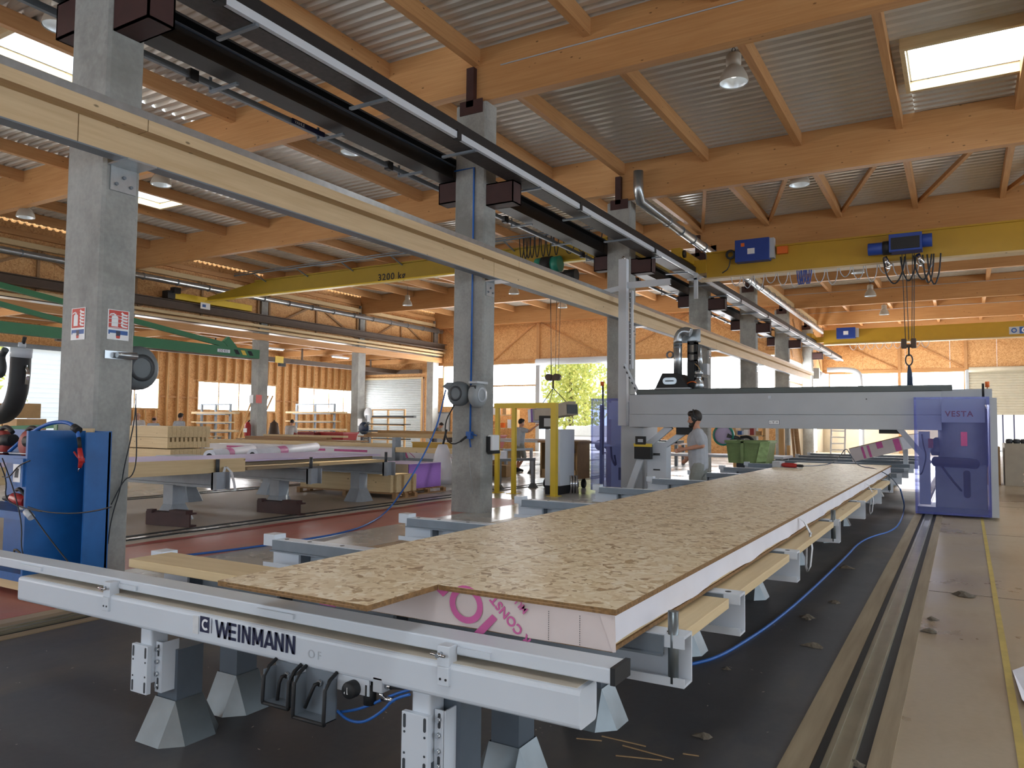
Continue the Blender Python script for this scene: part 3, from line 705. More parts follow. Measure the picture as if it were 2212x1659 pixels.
# hanging lifting slings
def sling(x, y, z, label, ln=.33):
    r = thing('lifting_sling', (x, y, 0), label=label, cat='sling')
    m = MB(); pts = [(0, z+.0), (.035, z-.02), (.075, z-.1), (.09, z-.22), (.075, z-.36), (.055, z-.4), (.045, z-.36), (.05, z-.22), (.085, z-.1)]
    n = len(pts); vs = []
    for (a, c) in pts: vs += [(x+a, y-.02, c), (x+a+.004, y+.025, c)]
    for (a, c) in pts: vs += [(x+a+.005, y-.02, c-.002), (x+a+.009, y+.025, c-.002)]
    fs = [(2*i, 2*i+1, 2*i+3, 2*i+2) for i in range(n-1)]+[(2*n+2*i, 2*n+2*i+2, 2*n+2*i+3, 2*n+2*i+1) for i in range(n-1)]
    m.add(vs, fs, True).build('webbing', 'webbing', r)
    MB().box(x+.085, x+.088, y-.01, y+.02, z-.25, z-.2).build('sewn_label', 'cable_blue', r)
sling(PX1+.01, 6.25, .9, 'white webbing sling hanging from the middle of the panel side')
sling(PX1+.01, 11.0, .88, 'white webbing sling hanging further along the panel side')
# power tool with its lead on the panel
P0 = at(1745, 1004, z=ZP+.165)
r = thing('power_saw', (P0.x, P0.y, ZP+.159), label='red handheld power tool lying on the far part of the panel', cat='power tool')
a = at(1690, 1004, z=ZP+.2); b_ = at(1722, 1006, z=ZP+.2); c_ = at(1736, 1006, z=ZP+.19)
zt = ZP+.2
m = MB(); d = Vector((b_.x-a.x, b_.y-a.y, 0)).normalized()
def ov(m, p, q, rr): m.tube([p+(q-p)*t for t in (0, .15, .5, .85, 1)], [rr*.7, rr*.95, rr, rr*.95, rr*.6], 12)
p = Vector((a.x, a.y, zt)); q = Vector((b_.x, b_.y, zt)); ov(m, p, q, .04); m.build('body', 'red_plastic', r)
m = MB(); ov(m, q, q+d*.12, .025); m.build('grip', 'rubber', r)
MB().bar(p+Vector((0, 0, -.037)), q+d*.08+Vector((0, 0, -.037)), .08, .006).build('sole_plate', 'steel_grey', r)
m = MB(); m.bar(p-d*.16, p, .12, .11); m.build('guard', 'light_grey', r)
pts = [q+d*.12]+[at(px, py, z=ZP+.17) for px, py in ((1770, 1006), (1798, 1001))]+[at(1815, 985, y=13.5), at(1828, 966, y=13.3), at(1838, 985, y=13.2)]+[at(px, py, z=ZP+.17) for px, py in ((1855, 1008), (1890, 1011))]+[at(1925, 1030, y=13), at(1945, 1057, y=12.3)]+[at(px, py, z=.012) for px, py in ((1955, 1095), (1945, 1130), (1925, 1148), (1885, 1158), (1855, 1172), (1830, 1200), (1760, 1268), (1680, 1338), (1600, 1392), (1545, 1422), (1492, 1435))]
tag(MB().tube(pts[:10], .007, 7, smooth=2).build('power_lead', 'cable_blue', r), 'thin dark lead of the power tool')
tag(MB().tube([at(1945, 1057, y=12.3)]+pts[10:], .012, 7, smooth=2).build('air_hose', 'blue_hose'), 'blue hose curving over the dark floor right of the table', 'hose')
# ---- white front stop beam with maker name
fb = thing('front_beam', (-2.9, 2.48, 0), label='white stop beam across the front of the table with navy lettering', cat='beam')
MB().rbox(-4.68, -1.13, 2.40, 2.54, .565, .70, .018).build('lower_beam', 'white_paint', fb)
MB().rbox(-6.0, -1.04, 2.45, 2.585, .722, .776, .006).build('stop_rail', 'white_paint', fb)
MB().box(-1.04, -1.022, 2.448, 2.588, .72, .779).build('end_cap', 'rubber', fb)
MB().box(-4.67, -1.15, 2.42, 2.52, .7, .7015).build('dust_film', 'dusty_white', fb)
FY = 2.398
def onb(px, py, dy=0): return at(px, py, y=FY-dy)
q0 = onb(465, 1376); q1 = onb(640, 1402)
LET = {'W': [((0, 1), (.25, 0)), ((.25, 0), (.5, .95)), ((.5, .95), (.75, 0)), ((.75, 0), (1, 1))], 'E': [((.1, 0), (.1, 1)), ((0, .09), (.62, .09)), ((0, .5), (.58, .5)), ((0, .91), (.62, .91))], 'I': [((.1, 0), (.1, 1))],
       'N': [((.1, 0), (.1, 1)), ((.13, .98), (.57, .02)), ((.6, 0), (.6, 1))], 'M': [((.1, 0), (.1, 1)), ((.13, .98), (.42, .1)), ((.42, .1), (.71, .98)), ((.74, 0), (.74, 1))], 'A': [((.02, 0), (.33, 1)), ((.33, 1), (.64, 0)), ((.16, .26), (.5, .26))]}
ADV = {'W': 1.02, 'E': .74, 'I': .31, 'N': .81, 'M': .95, 'A': .72}
tot = sum(ADV[c] for c in 'WEINMANN'); w0 = onb(466, 1374); w1 = onb(641, 1404); sc_ = (w1.x-w0.x)/tot; hh = .078; m = MB(); x = w0.x; zb = w0.z-.004; th = .0155
for k, ch in enumerate('WEINMANN'):
    for (a0, b0), (a1, b1) in LET[ch]:
        hor = abs(b1-b0) < .01; t_ = th*(.85 if hor else 1)
        if hor: vs = [(a0, b0*hh-t_/2), (a1, b0*hh-t_/2), (a1, b0*hh+t_/2), (a0, b0*hh+t_/2)]; vs = [(x+p*sc_, zb+q) for p, q in vs]
        else: vs = [(x+a0*sc_-t_/2, zb+b0*hh), (x+a0*sc_+t_/2, zb+b0*hh), (x+a1*sc_+t_/2, zb+b1*hh), (x+a1*sc_-t_/2, zb+b1*hh)]
        d0 = FY-.0008-.00002*k
        m.add([(p, d0, q) for p, q in vs], [(0, 1, 2, 3) if (b1 >= b0 or hor) else (3, 2, 1, 0)])
    x += ADV[ch]*sc_
m.build('maker_name', 'navy', fb)
c = onb(442, 1349); h = .032
MB().box(c.x-h, c.x+h, FY-.001, FY, c.z-h-.004, c.z+h+.004).build('logo_square', 'navy', fb)
m = MB(); vs = []
for i in range(21):
    t = math.radians(50+260*i/20)
    for rr in (.026, .015): vs.append((c.x+.008+rr*math.cos(t), FY-.0022, c.z+rr*math.sin(t)))
m.add(vs, [(2*i, 2*i+1, 2*i+3, 2*i+2) for i in range(20)]).build('logo_mark', 'sign_white', fb)
k = onb(457, 1352); MB().box(k.x-.0015, k.x+.0015, FY-.001, FY, k.z-.034, k.z+.034).build('logo_line', 'navy', fb)
k = onb(423, 1350); MB().box(k.x-.02, k.x+.02, FY-.002, FY, k.z-.04, k.z+.042).build('tape_strip', 'webbing', fb)
text('pencil_mark', 'O F', 'light_grey', fb, onb(664, 1420), .05, (0, -1, 0), (1, 0, 0), ext=.0003)
# slide stops and clamps on the rail
for (px, py) in ((70, 1226), (600, 1326), (-60, 1200)):
    k = at(px, py, y=2.445); MB().box(k.x-.13, k.x+.1, 2.438, 2.45, k.z-.011, k.z+.011).build('slide_bar', 'white_paint', fb)
for (px, py) in ((236, 1270), (962, 1405)):
    k = at(px, py, y=2.41); x = k.x
    cl = MB().box(x-.028, x+.028, 2.395, 2.45, .675, .765).box(x-.02, x+.032, 2.386, 2.42, .62, .69).build('clamp', 'white_paint', fb, bevel=.003)
    sub(MB().cyl((x-.008, 2.395, .735), (x-.008, 2.365, .735), .009, n=8).cyl((x-.04, 2.372, .738), (x+.024, 2.372, .735), .006, n=6).build('wing_screw', 'chrome', fb), cl)
    for dx in (-.005, .02): sub(MB().cyl((x+dx, 2.387, .645), (x+dx, 2.384, .645), .005, n=8).build('screw_hole', 'rubber', fb), cl)
    MB().box(x+.034, x+.18, 2.438, 2.45, .733, .755).build('slide_bar', 'white_paint', fb)
def slot(m, x, z0, z1, y, w=.006):
    m.rbox(x-w, x+w, y-.001, y+.002, z0, z1, w*.95, 'y')
def beam_leg(xp, first):
    lg = MB().rbox(xp-.045, xp+.045, 2.43, 2.53, .3, .57, .012, 'z').build('leg', 'white_paint', fb)
    fp = MB().box(xp-.072, xp+.055, 2.405, 2.43, .25, .485).build('front_plate', 'white_paint', fb, bevel=.002)
    m = MB()
    for xx in (xp-.057, xp+.04): slot(m, xx, .425, .478, 2.404); slot(m, xx, .257, .31, 2.404)
    for xx, zz in ((xp-.057, .41), (xp+.04, .405), (xp-.057, .33), (xp+.04, .335)): m.cyl((xx, 2.405, zz), (xx, 2.4035, zz), .005, n=8)
    sub(m.build('slots', 'dark_grey', fb), fp)
    sp = MB().box(xp+.05, xp+.095, 2.455, 2.462, .255, .5).box(xp+.093, xp+.1, 2.455, 2.55, .255, .5).build('side_plate', 'white_paint', fb)
    m = MB(); slot(m, xp+.072, .43, .488, 2.454); slot(m, xp+.072, .268, .326, 2.454); sub(m.build('slots', 'dark_grey', fb), sp)
    m = MB()
    for zz in (.465, .405, .345, .29): m.cyl((xp+.072, 2.454, zz), (xp+.072, 2.44, zz), .011, n=6)
    sub(m.build('bolt', 'chrome', fb), sp)
    MB().box(xp-.03, xp+.12, 2.53, 2.68, .19, .57 if not first else .45).build('post', 'leg_grey', fb)
    foot(MB(), xp+.045, 2.6, b=.18, t=.08).build('foot', 'foot_steel', fb)
k = at(312, 1450, y=2.43); beam_leg(k.x, True)
k = at(908, 1550, y=2.43); beam_leg(k.x, False)
# pneumatic control under the beam
cu = thing('air_control', (-2.6, 2.4, .45), label='hanging pneumatic control with two black lever handles and a gauge', cat='control unit')
def cb(px, py, dy=0): return at(px, py, y=2.40-dy)
a = cb(620, 1420); b_ = cb(795, 1505)
MB().box(a.x, b_.x, 2.405, 2.415, b_.z-.002, .57).build('back_plate', 'white_paint', cu)
for (pl, pr, pt, pb) in ((596, 650, 1425, 1500), (661, 727, 1440, 1530)):
    p = cb(pl, (pt+pb)/2); q = cb(pr, (pt+pb)/2+12); zt = cb(pl, pt).z; zb = cb(pl, pb).z-.012
    MB().box(p.x, q.x, 2.398, 2.403, zb, zt).box(p.x, p.x+.004, 2.33, 2.4, zb, zt-.02).box(q.x-.004, q.x, 2.33, 2.4, zb, zt-.02).box(p.x, q.x, 2.33, 2.4, zb, zb+.004).build('lever_guard', 'steel_grey', cu)
    m = MB()
    for xx in (p.x, q.x): m.tube([(xx, 2.40, zt+.005), (xx, 2.36, zt-.015), (xx, 2.332, zt-.05), (xx, 2.328, zb+.01), (xx, 2.332, zb-.004)], .008, 8)
    m.tube([(p.x, 2.332, zb-.002), (q.x, 2.332, zb-.002)], .008, 8); m.build('edge_trim', 'rubber', cu)
    xc = (p.x+q.x)/2; zc = zt-.05
    MB().cyl((xc, 2.398, zc), (xc, 2.385, zc), .014, n=6).build('nut', 'chrome', cu)
    MB().tube([(xc, 2.39, zc), (xc-.012, 2.375, zc-.005), (xc-.022, 2.37, zc-.03), (xc-.02 if pl < 620 else xc-.05, 2.36, zc-.1)], .008, 8).build('lever', 'rubber', cu)
g = cb(764, 1487); MB().lathe([(.0, 2.362), (.03, 2.362), (.034, 2.37), (.034, 2.405)], (g.x, 0, g.z), 18, 'y').build('gauge', 'rubber', cu)
MB().box(g.x-.001, g.x+.001, 2.359, 2.361, g.z-.012, g.z+.014).build('gauge_needle', 'sign_white', cu)
text('gauge_mark', '4  6', 'sign_white', cu, (g.x-.018, 2.361, g.z-.014), .014, (0, -1, 0), (1, 0, 0), ext=.0002)
k = cb(788, 1520); MB().cyl((k.x, 2.43, .55), (k.x, 2.43, k.z-.01), .026).build('filter_bowl', 'rubber', cu)
k = cb(815, 1480); MB().box(k.x-.024, k.x+.024, 2.40, 2.45, k.z-.03, k.z+.03).build('valve_block', 'light_grey', cu, bevel=.003)
MB().cyl((k.x+.024, 2.425, k.z-.005), (k.x+.05, 2.425, k.z-.005), .012).cyl((k.x, 2.42, k.z-.03), (k.x+.01, 2.42, k.z-.055), .01).cyl((k.x+.01, 2.42, k.z-.055), (k.x+.07, 2.42, k.z-.052), .011).build('fitting', 'chrome', cu)
MB().tube([(k.x+.05, 2.425, k.z-.005), (k.x+.09, 2.43, k.z), (k.x+.2, 2.45, k.z+.01)], .009, 8).build('black_hose', 'rubber', cu)
z0 = cb(690, 1533).z; 
MB().tube([cb(680, 1528, -.03), cb(720, 1540, -.03), cb(780, 1532, -.03), cb(850, 1500, -.03), cb(885, 1490, -.03)], .006, 7, smooth=2).build('blue_hose', 'blue_hose', cu)
MB().tube([cb(728, 1535, -.01), cb(750, 1556, -.01), cb(785, 1562, -.01), cb(825, 1538, -.01), cb(850, 1510, -.01), cb(885, 1500, -.01)], .006, 7, smooth=2).build('blue_hose', 'blue_hose', cu)
# ================================================================ gantry machine
g = thing('gantry_bridge', (-3.2, 16.5, 0), label='long white machine bridge spanning over the panel on blue guarded towers', cat='gantry machine')
GY = 16.15
MB().box(-6.42, -.3, GY, GY+.75, 1.86, 2.30).build('bridge_beam', 'light_grey', g, bevel=.006)
MB().box(-6.42, -.3, GY-.012, GY+.7, 1.575, 1.855).build('lower_skirt', 'light_grey', g, bevel=.006)
MB().box(-6.4, -.29, GY-.004, GY+.74, 2.296, 2.304).build('seam', 'rubber', g)
MB().prism([(GY+.0, 2.3), (GY+.75, 2.3), (GY+.75, 2.40), (GY+.1, 2.42), (GY+.02, 2.39)], 'x', -6.25, -.12).build('top_cover', 'bridge_top', g)
MB().box(-.31, .5, GY+.02, GY+.7, 2.06, 2.33).build('end_housing', 'light_grey', g)
MB().cyl((at(1872, 892, y=GY).x, GY-.006, 2.16), (at(1872, 892, y=GY).x, GY, 2.16), .012).build('rivet', 'dark_grey', g)
k = at(1662, 858, y=GY-.01); MB().box(k.x-.025, k.x+.025, GY-.03, GY, k.z-.03, k.z+.03).build('hook_plate', 'white_paint', g)
k = at(1672, 912, y=GY-.02); pl = MB().box(k.x-.1, k.x+.1, GY-.018, GY-.012, k.z-.04, k.z+.04).box(k.x-.105, k.x+.105, GY-.0165, GY-.011, k.z-.045, k.z+.045).build('axis_plate', 'navy', g)
MB().box(k.x-.1, k.x+.1, GY-.02, GY-.0175, k.z-.04, k.z+.04).build('axis_plate_face', 'sign_white', g)
text('axis_mark', '- Y +', 'rubber', g, (k.x-.088, GY-.021, k.z-.024), .068, (0, -1, 0), (1, 0, 0), spacing=1.2)
# right tower
def bg(name, x0, x1, y, z0, z1): return MB().box(x0, x1, y, y+.012, z0, z1).build(name, 'blue_guard', g)
gp = bg('guard_pane', -.74, .45, 15.93, .05, 2.18)
m = MB()
for (a, c, d, e) in ((-.74, .45, .05, .09), (-.74, .45, 2.14, 2.18), (-.74, -.70, .05, 2.18), (.40, .45, .05, 2.18)): m.box(a, c, 15.926, 15.945, d, e)
m.build('guard_edge', 'blue_guard', g)
MB().box(.45, .56, 15.95, 17.3, .05, 2.16).build('side_post', 'light_grey', g)
MB().box(-.74, -.728, 15.95, 17.2, .05, 2.18).build('guard_pane', 'blue_guard', g)
m = MB(); m.lathe([(.0, 2.0), (.36, 2.05), (.4, 1.95), (.4, .95), (.38, .9)], (.03, 16.55, 0), 28); m.build('motor_housing', 'drum_light', g)
MB().box(-.42, .4, 16.25, 17.2, .03, .95).build('machine_base', 'drum_light', g, bevel=.02)
MB().rbox(.03, .14, 16.23, 16.26, .35, .85, .05, 'y').build('access_slot', 'rubber', g)
MB().tube([(-.42, 16.2, 1.0), (-.25, 16.07, 1.0), (.1, 16.07, .99), (.22, 16.2, .97)], .09, 14, smooth=2).build('suction_pipe', 'rubber', g)
MB().lathe([(.0, .0), (.12, .0), (.16, .1), (.1, .3), (.06, .34)], (-.36, 16.55, 1.1), 16).build('motor', 'steel_grey', g)
MB().box(-.68, -.5, 16.2, 16.4, .2, 1.55).build('tower_post', 'light_grey', g)
MB().bar((-1.0, 16.2, 1.6), (-.5, 16.2, .95), .08, .1).build('tower_brace', 'light_grey', g)
MB().box(-.72, .44, 16.2, 17.2, .03, .16).build('carriage', 'steel_grey', g)
MB().box(-1.35, -.95, 16.2, 16.6, 1.5, 1.575).build('sensor_bar', 'rubber', g)
MB().box(-.3, .38, 16.08, 16.12, 1.72, 2.08).build('name_panel', 'light_grey', g)
text('name_letters', 'VESTA', 'dull_red', g, (-.24, 16.076, 1.83), .14, (0, -1, 0), (1, 0, 0), bold=.003, spacing=1.15)
MB().tube([(-.62, 16.1, 1.5), (-.6, 16.05, 1.3), (-.55, 16.1, 1.1), (-.62, 16.1, .8), (-.66, 16.1, .75)], .012, 6, smooth=2).build('cable', 'cable_black', g)
MB().box(-.52, -.44, 16.05, 16.12, 1.25, 1.42).build('plug', 'dull_red', g)
MB().tube([(-.4, 16.2, 1.05), (-.2, 16.1, .75), (-.1, 16.2, .6), (.05, 16.3, .4)], .02, 6, smooth=2).build('cable', 'rubber', g)
MB().cyl((.36, 16.05, 2.18), (.36, 16.05, 2.42), .02).build('antenna', 'rubber', g)
a = at(2133, 850, y=16.2); MB().cyl((a.x, 16.2, 2.1), (a.x, 16.2, 2.36), .008).build('beacon_pole', 'chrome', g)
MB().cyl((a.x, 16.2, 2.36), (a.x, 16.2, 2.46), .035).build('beacon', 'signal_orange', g)
MB().box(.0, .1, 15.925, 15.929, 1.3, 1.55).build('pink_sticker', 'magenta', g)
# left tower
LX0, LX1, LY = -7.72, -6.76, 16.95
bg('guard_pane', LX0, LX1, LY, .05, 2.25)
m = MB()
for (a, c, d, e) in ((LX0, LX1, .05, .1), (LX0, LX1, 2.2, 2.25), (LX0, LX0+.04, .05, 2.25), (LX1-.06, LX1, .05, 2.25)): m.box(a, c, LY-.004, LY+.016, d, e)
m.build('guard_edge', 'blue_guard', g)
MB().box(LX0, LX0+.012, LY, LY+1.2, .05, 2.25).build('guard_pane', 'blue_guard', g)
MB().box(-7.3, -6.75, LY+.25, LY+1.1, .05, 2.2).build('switch_cabinet', 'white_paint', g, bevel=.01)
MB().box(-7.1, -6.85, LY+.23, LY+.25, .3, .6).build('cabinet_grille', 'dark_grey', g)
MB().box(-7.3, -6.9, LY+.1, LY+.25, 1.75, 2.15).box(-7.0, -6.9, LY+.1, LY+.25, 1.5, 2.2).box(-7.4, -6.9, LY+.05, LY+.2, 1.1, 1.15).build('cabinet_bracket', 'white_paint', g)
MB().box(-7.58, -7.5, LY+.2, LY+.3, .05, 2.1).build('cabinet_rail', 'steel_grey', g)
MB().tube([(-7.25, LY+.1, 1.15), (-7.2, LY+.05, .8), (-7.1, LY+.1, .6), (-7.15, LY+.1, .9)], .025, 7, smooth=2).build('cable', 'rubber', g)
MB().cyl((-7.45, LY+.1, .9), (-7.45, LY+.1, 2.6), .018).build('antenna', 'rubber', g)
a = at(1301, 850, y=LY+.1); MB().cyl((a.x, LY+.1, 2.2), (a.x, LY+.1, 2.56), .008).build('beacon_pole', 'chrome', g)
MB().cyl((a.x, LY+.1, 2.56), (a.x, LY+.1, 2.66), .045).build('beacon', 'signal_orange', g)
MB().box(-6.72, -6.2, 16.4, 17.4, .05, 1.6).build('tower_body', 'light_grey', g, bevel=.01)
MB().box(-6.05, -5.6, 16.3, 16.6, .05, 1.25).build('tower_leg', 'white_paint', g, bevel=.01)
MB().box(-5.9, -5.75, 16.28, 16.3, .95, 1.0).box(-5.9, -5.75, 16.28, 16.3, .62, .65).build('leg_vent', 'dark_grey', g)
MB().bar((-5.5, 16.3, 1.6), (-6.3, 16.3, .95), .1, .14).bar((-5.1, 16.35, 1.55), (-5.75, 16.35, 1.1), .1, .12).bar((-6.15, 16.25, .95), (-6.45, 16.2, .1), .12, .14).build('tower_brace', 'white_paint', g)
MB().box(-5.35, -5.0, 16.2, 16.5, 1.42, 1.575).build('sensor_bar', 'rubber', g)
pk = at(1388, 962, y=16.1)
cb_ = MB().box(pk.x-.18, pk.x+.2, 16.05, 16.2, pk.z-.3, pk.z+.02).build('control_box', 'rubber', g, bevel=.01)
MB().box(pk.x-.14, pk.x+.1, 16.02, 16.06, pk.z+.02, pk.z+.2).build('control_screen', 'rubber', g); MB().box(pk.x-.08, pk.x+.04, 16.015, 16.02, pk.z+.07, pk.z+.14).build('screen_face', 'light_grey', g)
MB().box(pk.x-.18, pk.x+.24, 16.03, 16.05, pk.z-.03, pk.z+.04).build('button_strip', 'paint_yellow', g)
# mast with cable arm
ms = MB(); kx = at(1346, 700, y=16.4).x
zt = at(1346, 560, y=16.4).z
ms.box(kx-.1, kx+.1, 16.35, 16.5, 1.6, zt); ms.box(kx+.16, kx+.24, 16.38, 16.45, 2.9, zt-.75)
ms.build('cable_mast', 'white_paint', g, bevel=.006)
MB().lathe([(.02, -.01), (.045, -.01), (.045, .01), (.02, .01)], (kx, 16.42, zt+.03), 12, 'y').build('mast_eye', 'chrome', g)
za = at(1400, 612, y=16.4).z
MB().box(kx, kx+1.12, 16.4, 16.48, za-.07, za+.07).build('mast_arm', 'white_paint', g); MB().box(kx+1.12, kx+1.125, 16.41, 16.47, za-.055, za+.055).build('arm_end', 'rubber', g)
MB().bar((kx-.05, 16.42, za-.06), (kx-.65, 16.45, za-.14), .12, .12).build('mast_arm', 'white_paint', g)
a = at(1348, 787, y=16.3); b_ = at(1385, 862, y=16.3)
br = MB().bar(a, b_, .05, .14, (0, 1, 0)).build('slotted_brace', 'white_paint', g)
m = MB()
for t in (.1, .25, .4, .55, .7, .85): q = a+(b_-a)*t; m.bar(q-(b_-a)*.03+Vector((0, -.08, 0)), q+(b_-a)*.03+Vector((0, -.08, 0)), .03, .008, (0, 1, 0))
m.build('brace_slot', 'dark_grey', g)
m = MB()
for i in range(14): z = 3.0+i*(zt-3.9)/13; m.box(kx+.17, kx+.19, 16.375, 16.38, z, z+.1)
m.build('mast_slot', 'rubber', g)
# spindle head on the bridge
hd = thing('spindle_head', (-5.3, 16.5, 2.4), label='black hooded spindle head with silver suction ducts riding on the bridge', cat='machine head')
HY = 16.35
def hp(px, py, y=HY): return at(px, py, y=y)
v = [hp(1415, 838), hp(1487, 838), hp(1463, 806), hp(1430, 806)]
pts = [(q.x, q.z) for q in v]
MB().prism(pts, 'y', HY, HY+.7).build('hood', 'rubber', hd, bevel=.015)
MB().box(v[0].x-.01, v[1].x+.01, HY-.01, HY+.72, v[0].z-.03, v[0].z).build('hood_base', 'light_grey', hd)
k = hp(1447, 823); MB().rbox(k.x-.16, k.x+.16, HY-.02, HY, k.z-.075, k.z+.075, .07, 'y').build('handle_recess', 'galvanised', hd); MB().cyl((k.x-.09, HY-.04, k.z), (k.x+.09, HY-.04, k.z), .014).build('handle', 'steel_grey', hd)
a = hp(1458, 806); b_ = hp(1460, 737); 
MB().cyl((a.x, HY+.2, a.z-.05), (a.x, HY+.2, b_.z), .095, n=18).build('duct', 'galvanised', hd)
MB().tube([(a.x, HY+.2, b_.z), (a.x+.01, HY+.2, b_.z+.12), (a.x+.08, HY+.2, b_.z+.22), (a.x+.2, HY+.2, b_.z+.24), (a.x+.3, HY+.2, b_.z+.2)], .095, 16, smooth=1).build('duct_elbow', 'galvanised', hd)
for zz in (b_.z-.05, b_.z-.12): MB().lathe([(.097, -.012), (.104, 0), (.097, .012)], (a.x, HY+.2, zz), 18).build('duct_clamp', 'steel_grey', hd)
c = hp(1452, 708); d = hp(1500, 735); MB().box(c.x, d.x, HY+.45, HY+.47, d.z, c.z).build('sheet_plate', 'galvanised', hd)
a2 = hp(1503, 770); MB().cyl((a2.x, HY+.3, hp(1503, 795).z-.1), (a2.x, HY+.3, hp(1503, 742).z), .055).build('duct', 'galvanised', hd)
c = hp(1477, 737); d = hp(1497, 778)
MB().box(c.x, c.x+.05, HY+.25, HY+.4, d.z-.35, c.z).box(d.x-.06, d.x, HY+.25, HY+.4, d.z-.3, c.z).box(c.x, d.x, HY+.25, HY+.4, c.z-.05, c.z+.03).box(c.x, d.x, HY+.25, HY+.4, d.z+.16, d.z+.2).box(c.x, d.x, HY+.25, HY+.4, d.z, d.z+.03).build('tower_frame', 'rubber', hd)
c = hp(1480, 780); d = hp(1512, 838); MB().box(c.x-.02, c.x+.14, HY+.2, HY+.6, d.z, c.z).box(d.x-.22, d.x, HY+.3, HY+.6, d.z, d.z+.25).build('spindle_body', 'rubber', hd, bevel=.01)
MB().lathe([(.0, .0), (.09, .0), (.11, .05), (.11, .18), (.06, .22), (.06, .3), (.1, .32), (.1, .4), (.0, .42)], (hp(1502, 838).x, HY+.25, 2.42), 14).build('spindle_motor', 'galvanised', hd)
MB().lathe([(.06, -.03), (.085, -.03), (.085, .03), (.06, .03)], (hp(1441, 760).x, HY+.2, hp(1441, 765).z), 14, 'y').build('flange_ring', 'steel_grey', hd)
for dy in (0, .05): MB().tube([hp(1478, 832, HY+.2+dy), hp(1496, 822, HY+.1+dy), hp(1512, 832, HY+.2+dy)], .012, 6, smooth=2).build('orange_cable', 'signal_orange', hd)
for i in range(5): MB().tube([hp(1500+i*2, 785+i, HY+.25), hp(1512+i, 795, HY+.2+.03*i), hp(1516, 815+i*3, HY+.3)], .01, 6, smooth=2).build('cable', 'rubber' if i % 2 else 'cardboard', hd)
k = hp(1518, 795, HY+.5); MB().box(k.x-.1, k.x+.1, HY+.5, HY+.7, k.z-.15, k.z+.1).build('junction_box', 'light_grey', hd)
# ================================================================ overhead cranes
def loop(m, x0, x1, y, z, dip, r=.012):
    m.tube([(x0, y, z), (x0+(x1-x0)*.12, y, z-dip*.6), ((x0+x1)/2, y, z-dip), (x1-(x1-x0)*.12, y, z-dip*.6), (x1, y, z)], r, 6, smooth=2)
def hook_ropes(m, x, y, z0, z1, w=.12, r=.01):
    for dx in (-w, w): m.cyl((x+dx, y, z0), (x+dx*.6, y, z1), r, n=6)
# -- right bay, near crane
c = thing('overhead_crane', (3, 22.2, 5.9), label='near yellow overhead crane girder with blue control box across the right bay', cat='crane')
MB().box(-6.35, 13.4, 22.05, 22.35, 5.95, 6.66).build('girder', 'crane_yellow', c)
MB().box(-6.62, 13.4, 21.98, 22.42, 5.9, 5.95).build('bottom_flange', 'pale_x', c); MB().box(-6.35, 13.4, 21.98, 22.42, 6.66, 6.70).build('top_flange', 'crane_yellow', c)
MB().box(-6.98, -6.7, 20.7, 23.6, 6.36, 6.62).box(-6.75, -6.35, 22.0, 22.4, 6.1, 6.5).build('end_carriage', 'crane_yellow', c, bevel=.01)
MB().cyl((-6.7, 20.95, 6.48), (-6.64, 20.95, 6.48), .11).cyl((-6.7, 23.3, 6.48), (-6.64, 23.3, 6.48), .11).build('wheel', 'black_steel', c)
a = at(1590, 522, y=21.9); b_ = at(1664, 562, y=21.9)
MB().box(a.x, b_.x, 21.75, 22.04, b_.z, a.z).build('control_box', 'crane_blue', c, bevel=.01)
MB().box(b_.x, b_.x+.12, 21.8, 22.02, b_.z+.05, a.z-.02).build('cable_glands', 'light_grey', c)
k = at(1622, 542, y=21.74); MB().box(k.x-.1, k.x+.1, 21.744, 21.75, k.z-.08, k.z+.08).build('box_label', 'sign_white', c)
k = at(1604, 529, y=21.74); MB().box(k.x-.05, k.x+.05, 21.744, 21.75, k.z-.05, k.z+.05).build('warning_label', 'signal_orange', c)
k = at(1690, 540, y=21.95); MB().box(k.x-.14, k.x+.14, 21.9, 22.04, k.z-.1, k.z+.1).build('siren', 'signal_orange', c)
k = at(1578, 550, y=21.9); MB().lathe([(.08, -.03), (.14, -.03), (.14, .03), (.08, .03)], (k.x, 21.9, k.z), 16, 'y').build('cable_coil', 'dark_grey', c)
MB().tube([(k.x, 21.9, k.z-.1), (k.x-.05, 21.9, k.z-.4), (k.x-.25, 21.95, k.z-.5)], .018, 6, smooth=1).build('box_cable', 'dark_grey', c)
MB().box(-6.6, -6.5, 21.6, 21.7, 5.3, 6.05).box(-6.8, -6.4, 21.6, 21.68, 5.85, 5.9).build('collector_arm', 'light_grey', c)
m = MB()
for i in range(16): loop(m, -5.6+i*.32, -5.32+i*.32, 21.9, 5.88, .28+.1*((i*7) % 3))
m.build('festoon_cable', 'light_grey', c)
m = MB()
for dx in (0, .05, .1, .2, .25): loop(m, at(1722, 600, y=21.9).x+dx, at(1722, 600, y=21.9).x+dx+.12, 21.88, 5.9, .42, .016)
m.build('festoon_cable', 'crane_blue', c)
k = at(1945, 560, y=21.7); hz = 6.05
h = MB().cyl((k.x-.75, 21.7, hz+.2), (k.x-.4, 21.7, hz+.2), .16).box(k.x-.25, k.x+.5, 21.5, 21.95, hz+.05, hz+.5).cyl((k.x+.5, 21.7, hz+.3), (k.x+.72, 21.7, hz+.3), .17).build('hoist', 'crane_blue', c, bevel=.01)
MB().cyl((k.x-.4, 21.7, hz+.2), (k.x-.2, 21.7, hz+.2), .18).box(k.x-.2, k.x+.45, 21.48, 21.5, hz+.1, hz+.4).build('hoist_drum', 'rubber', c)
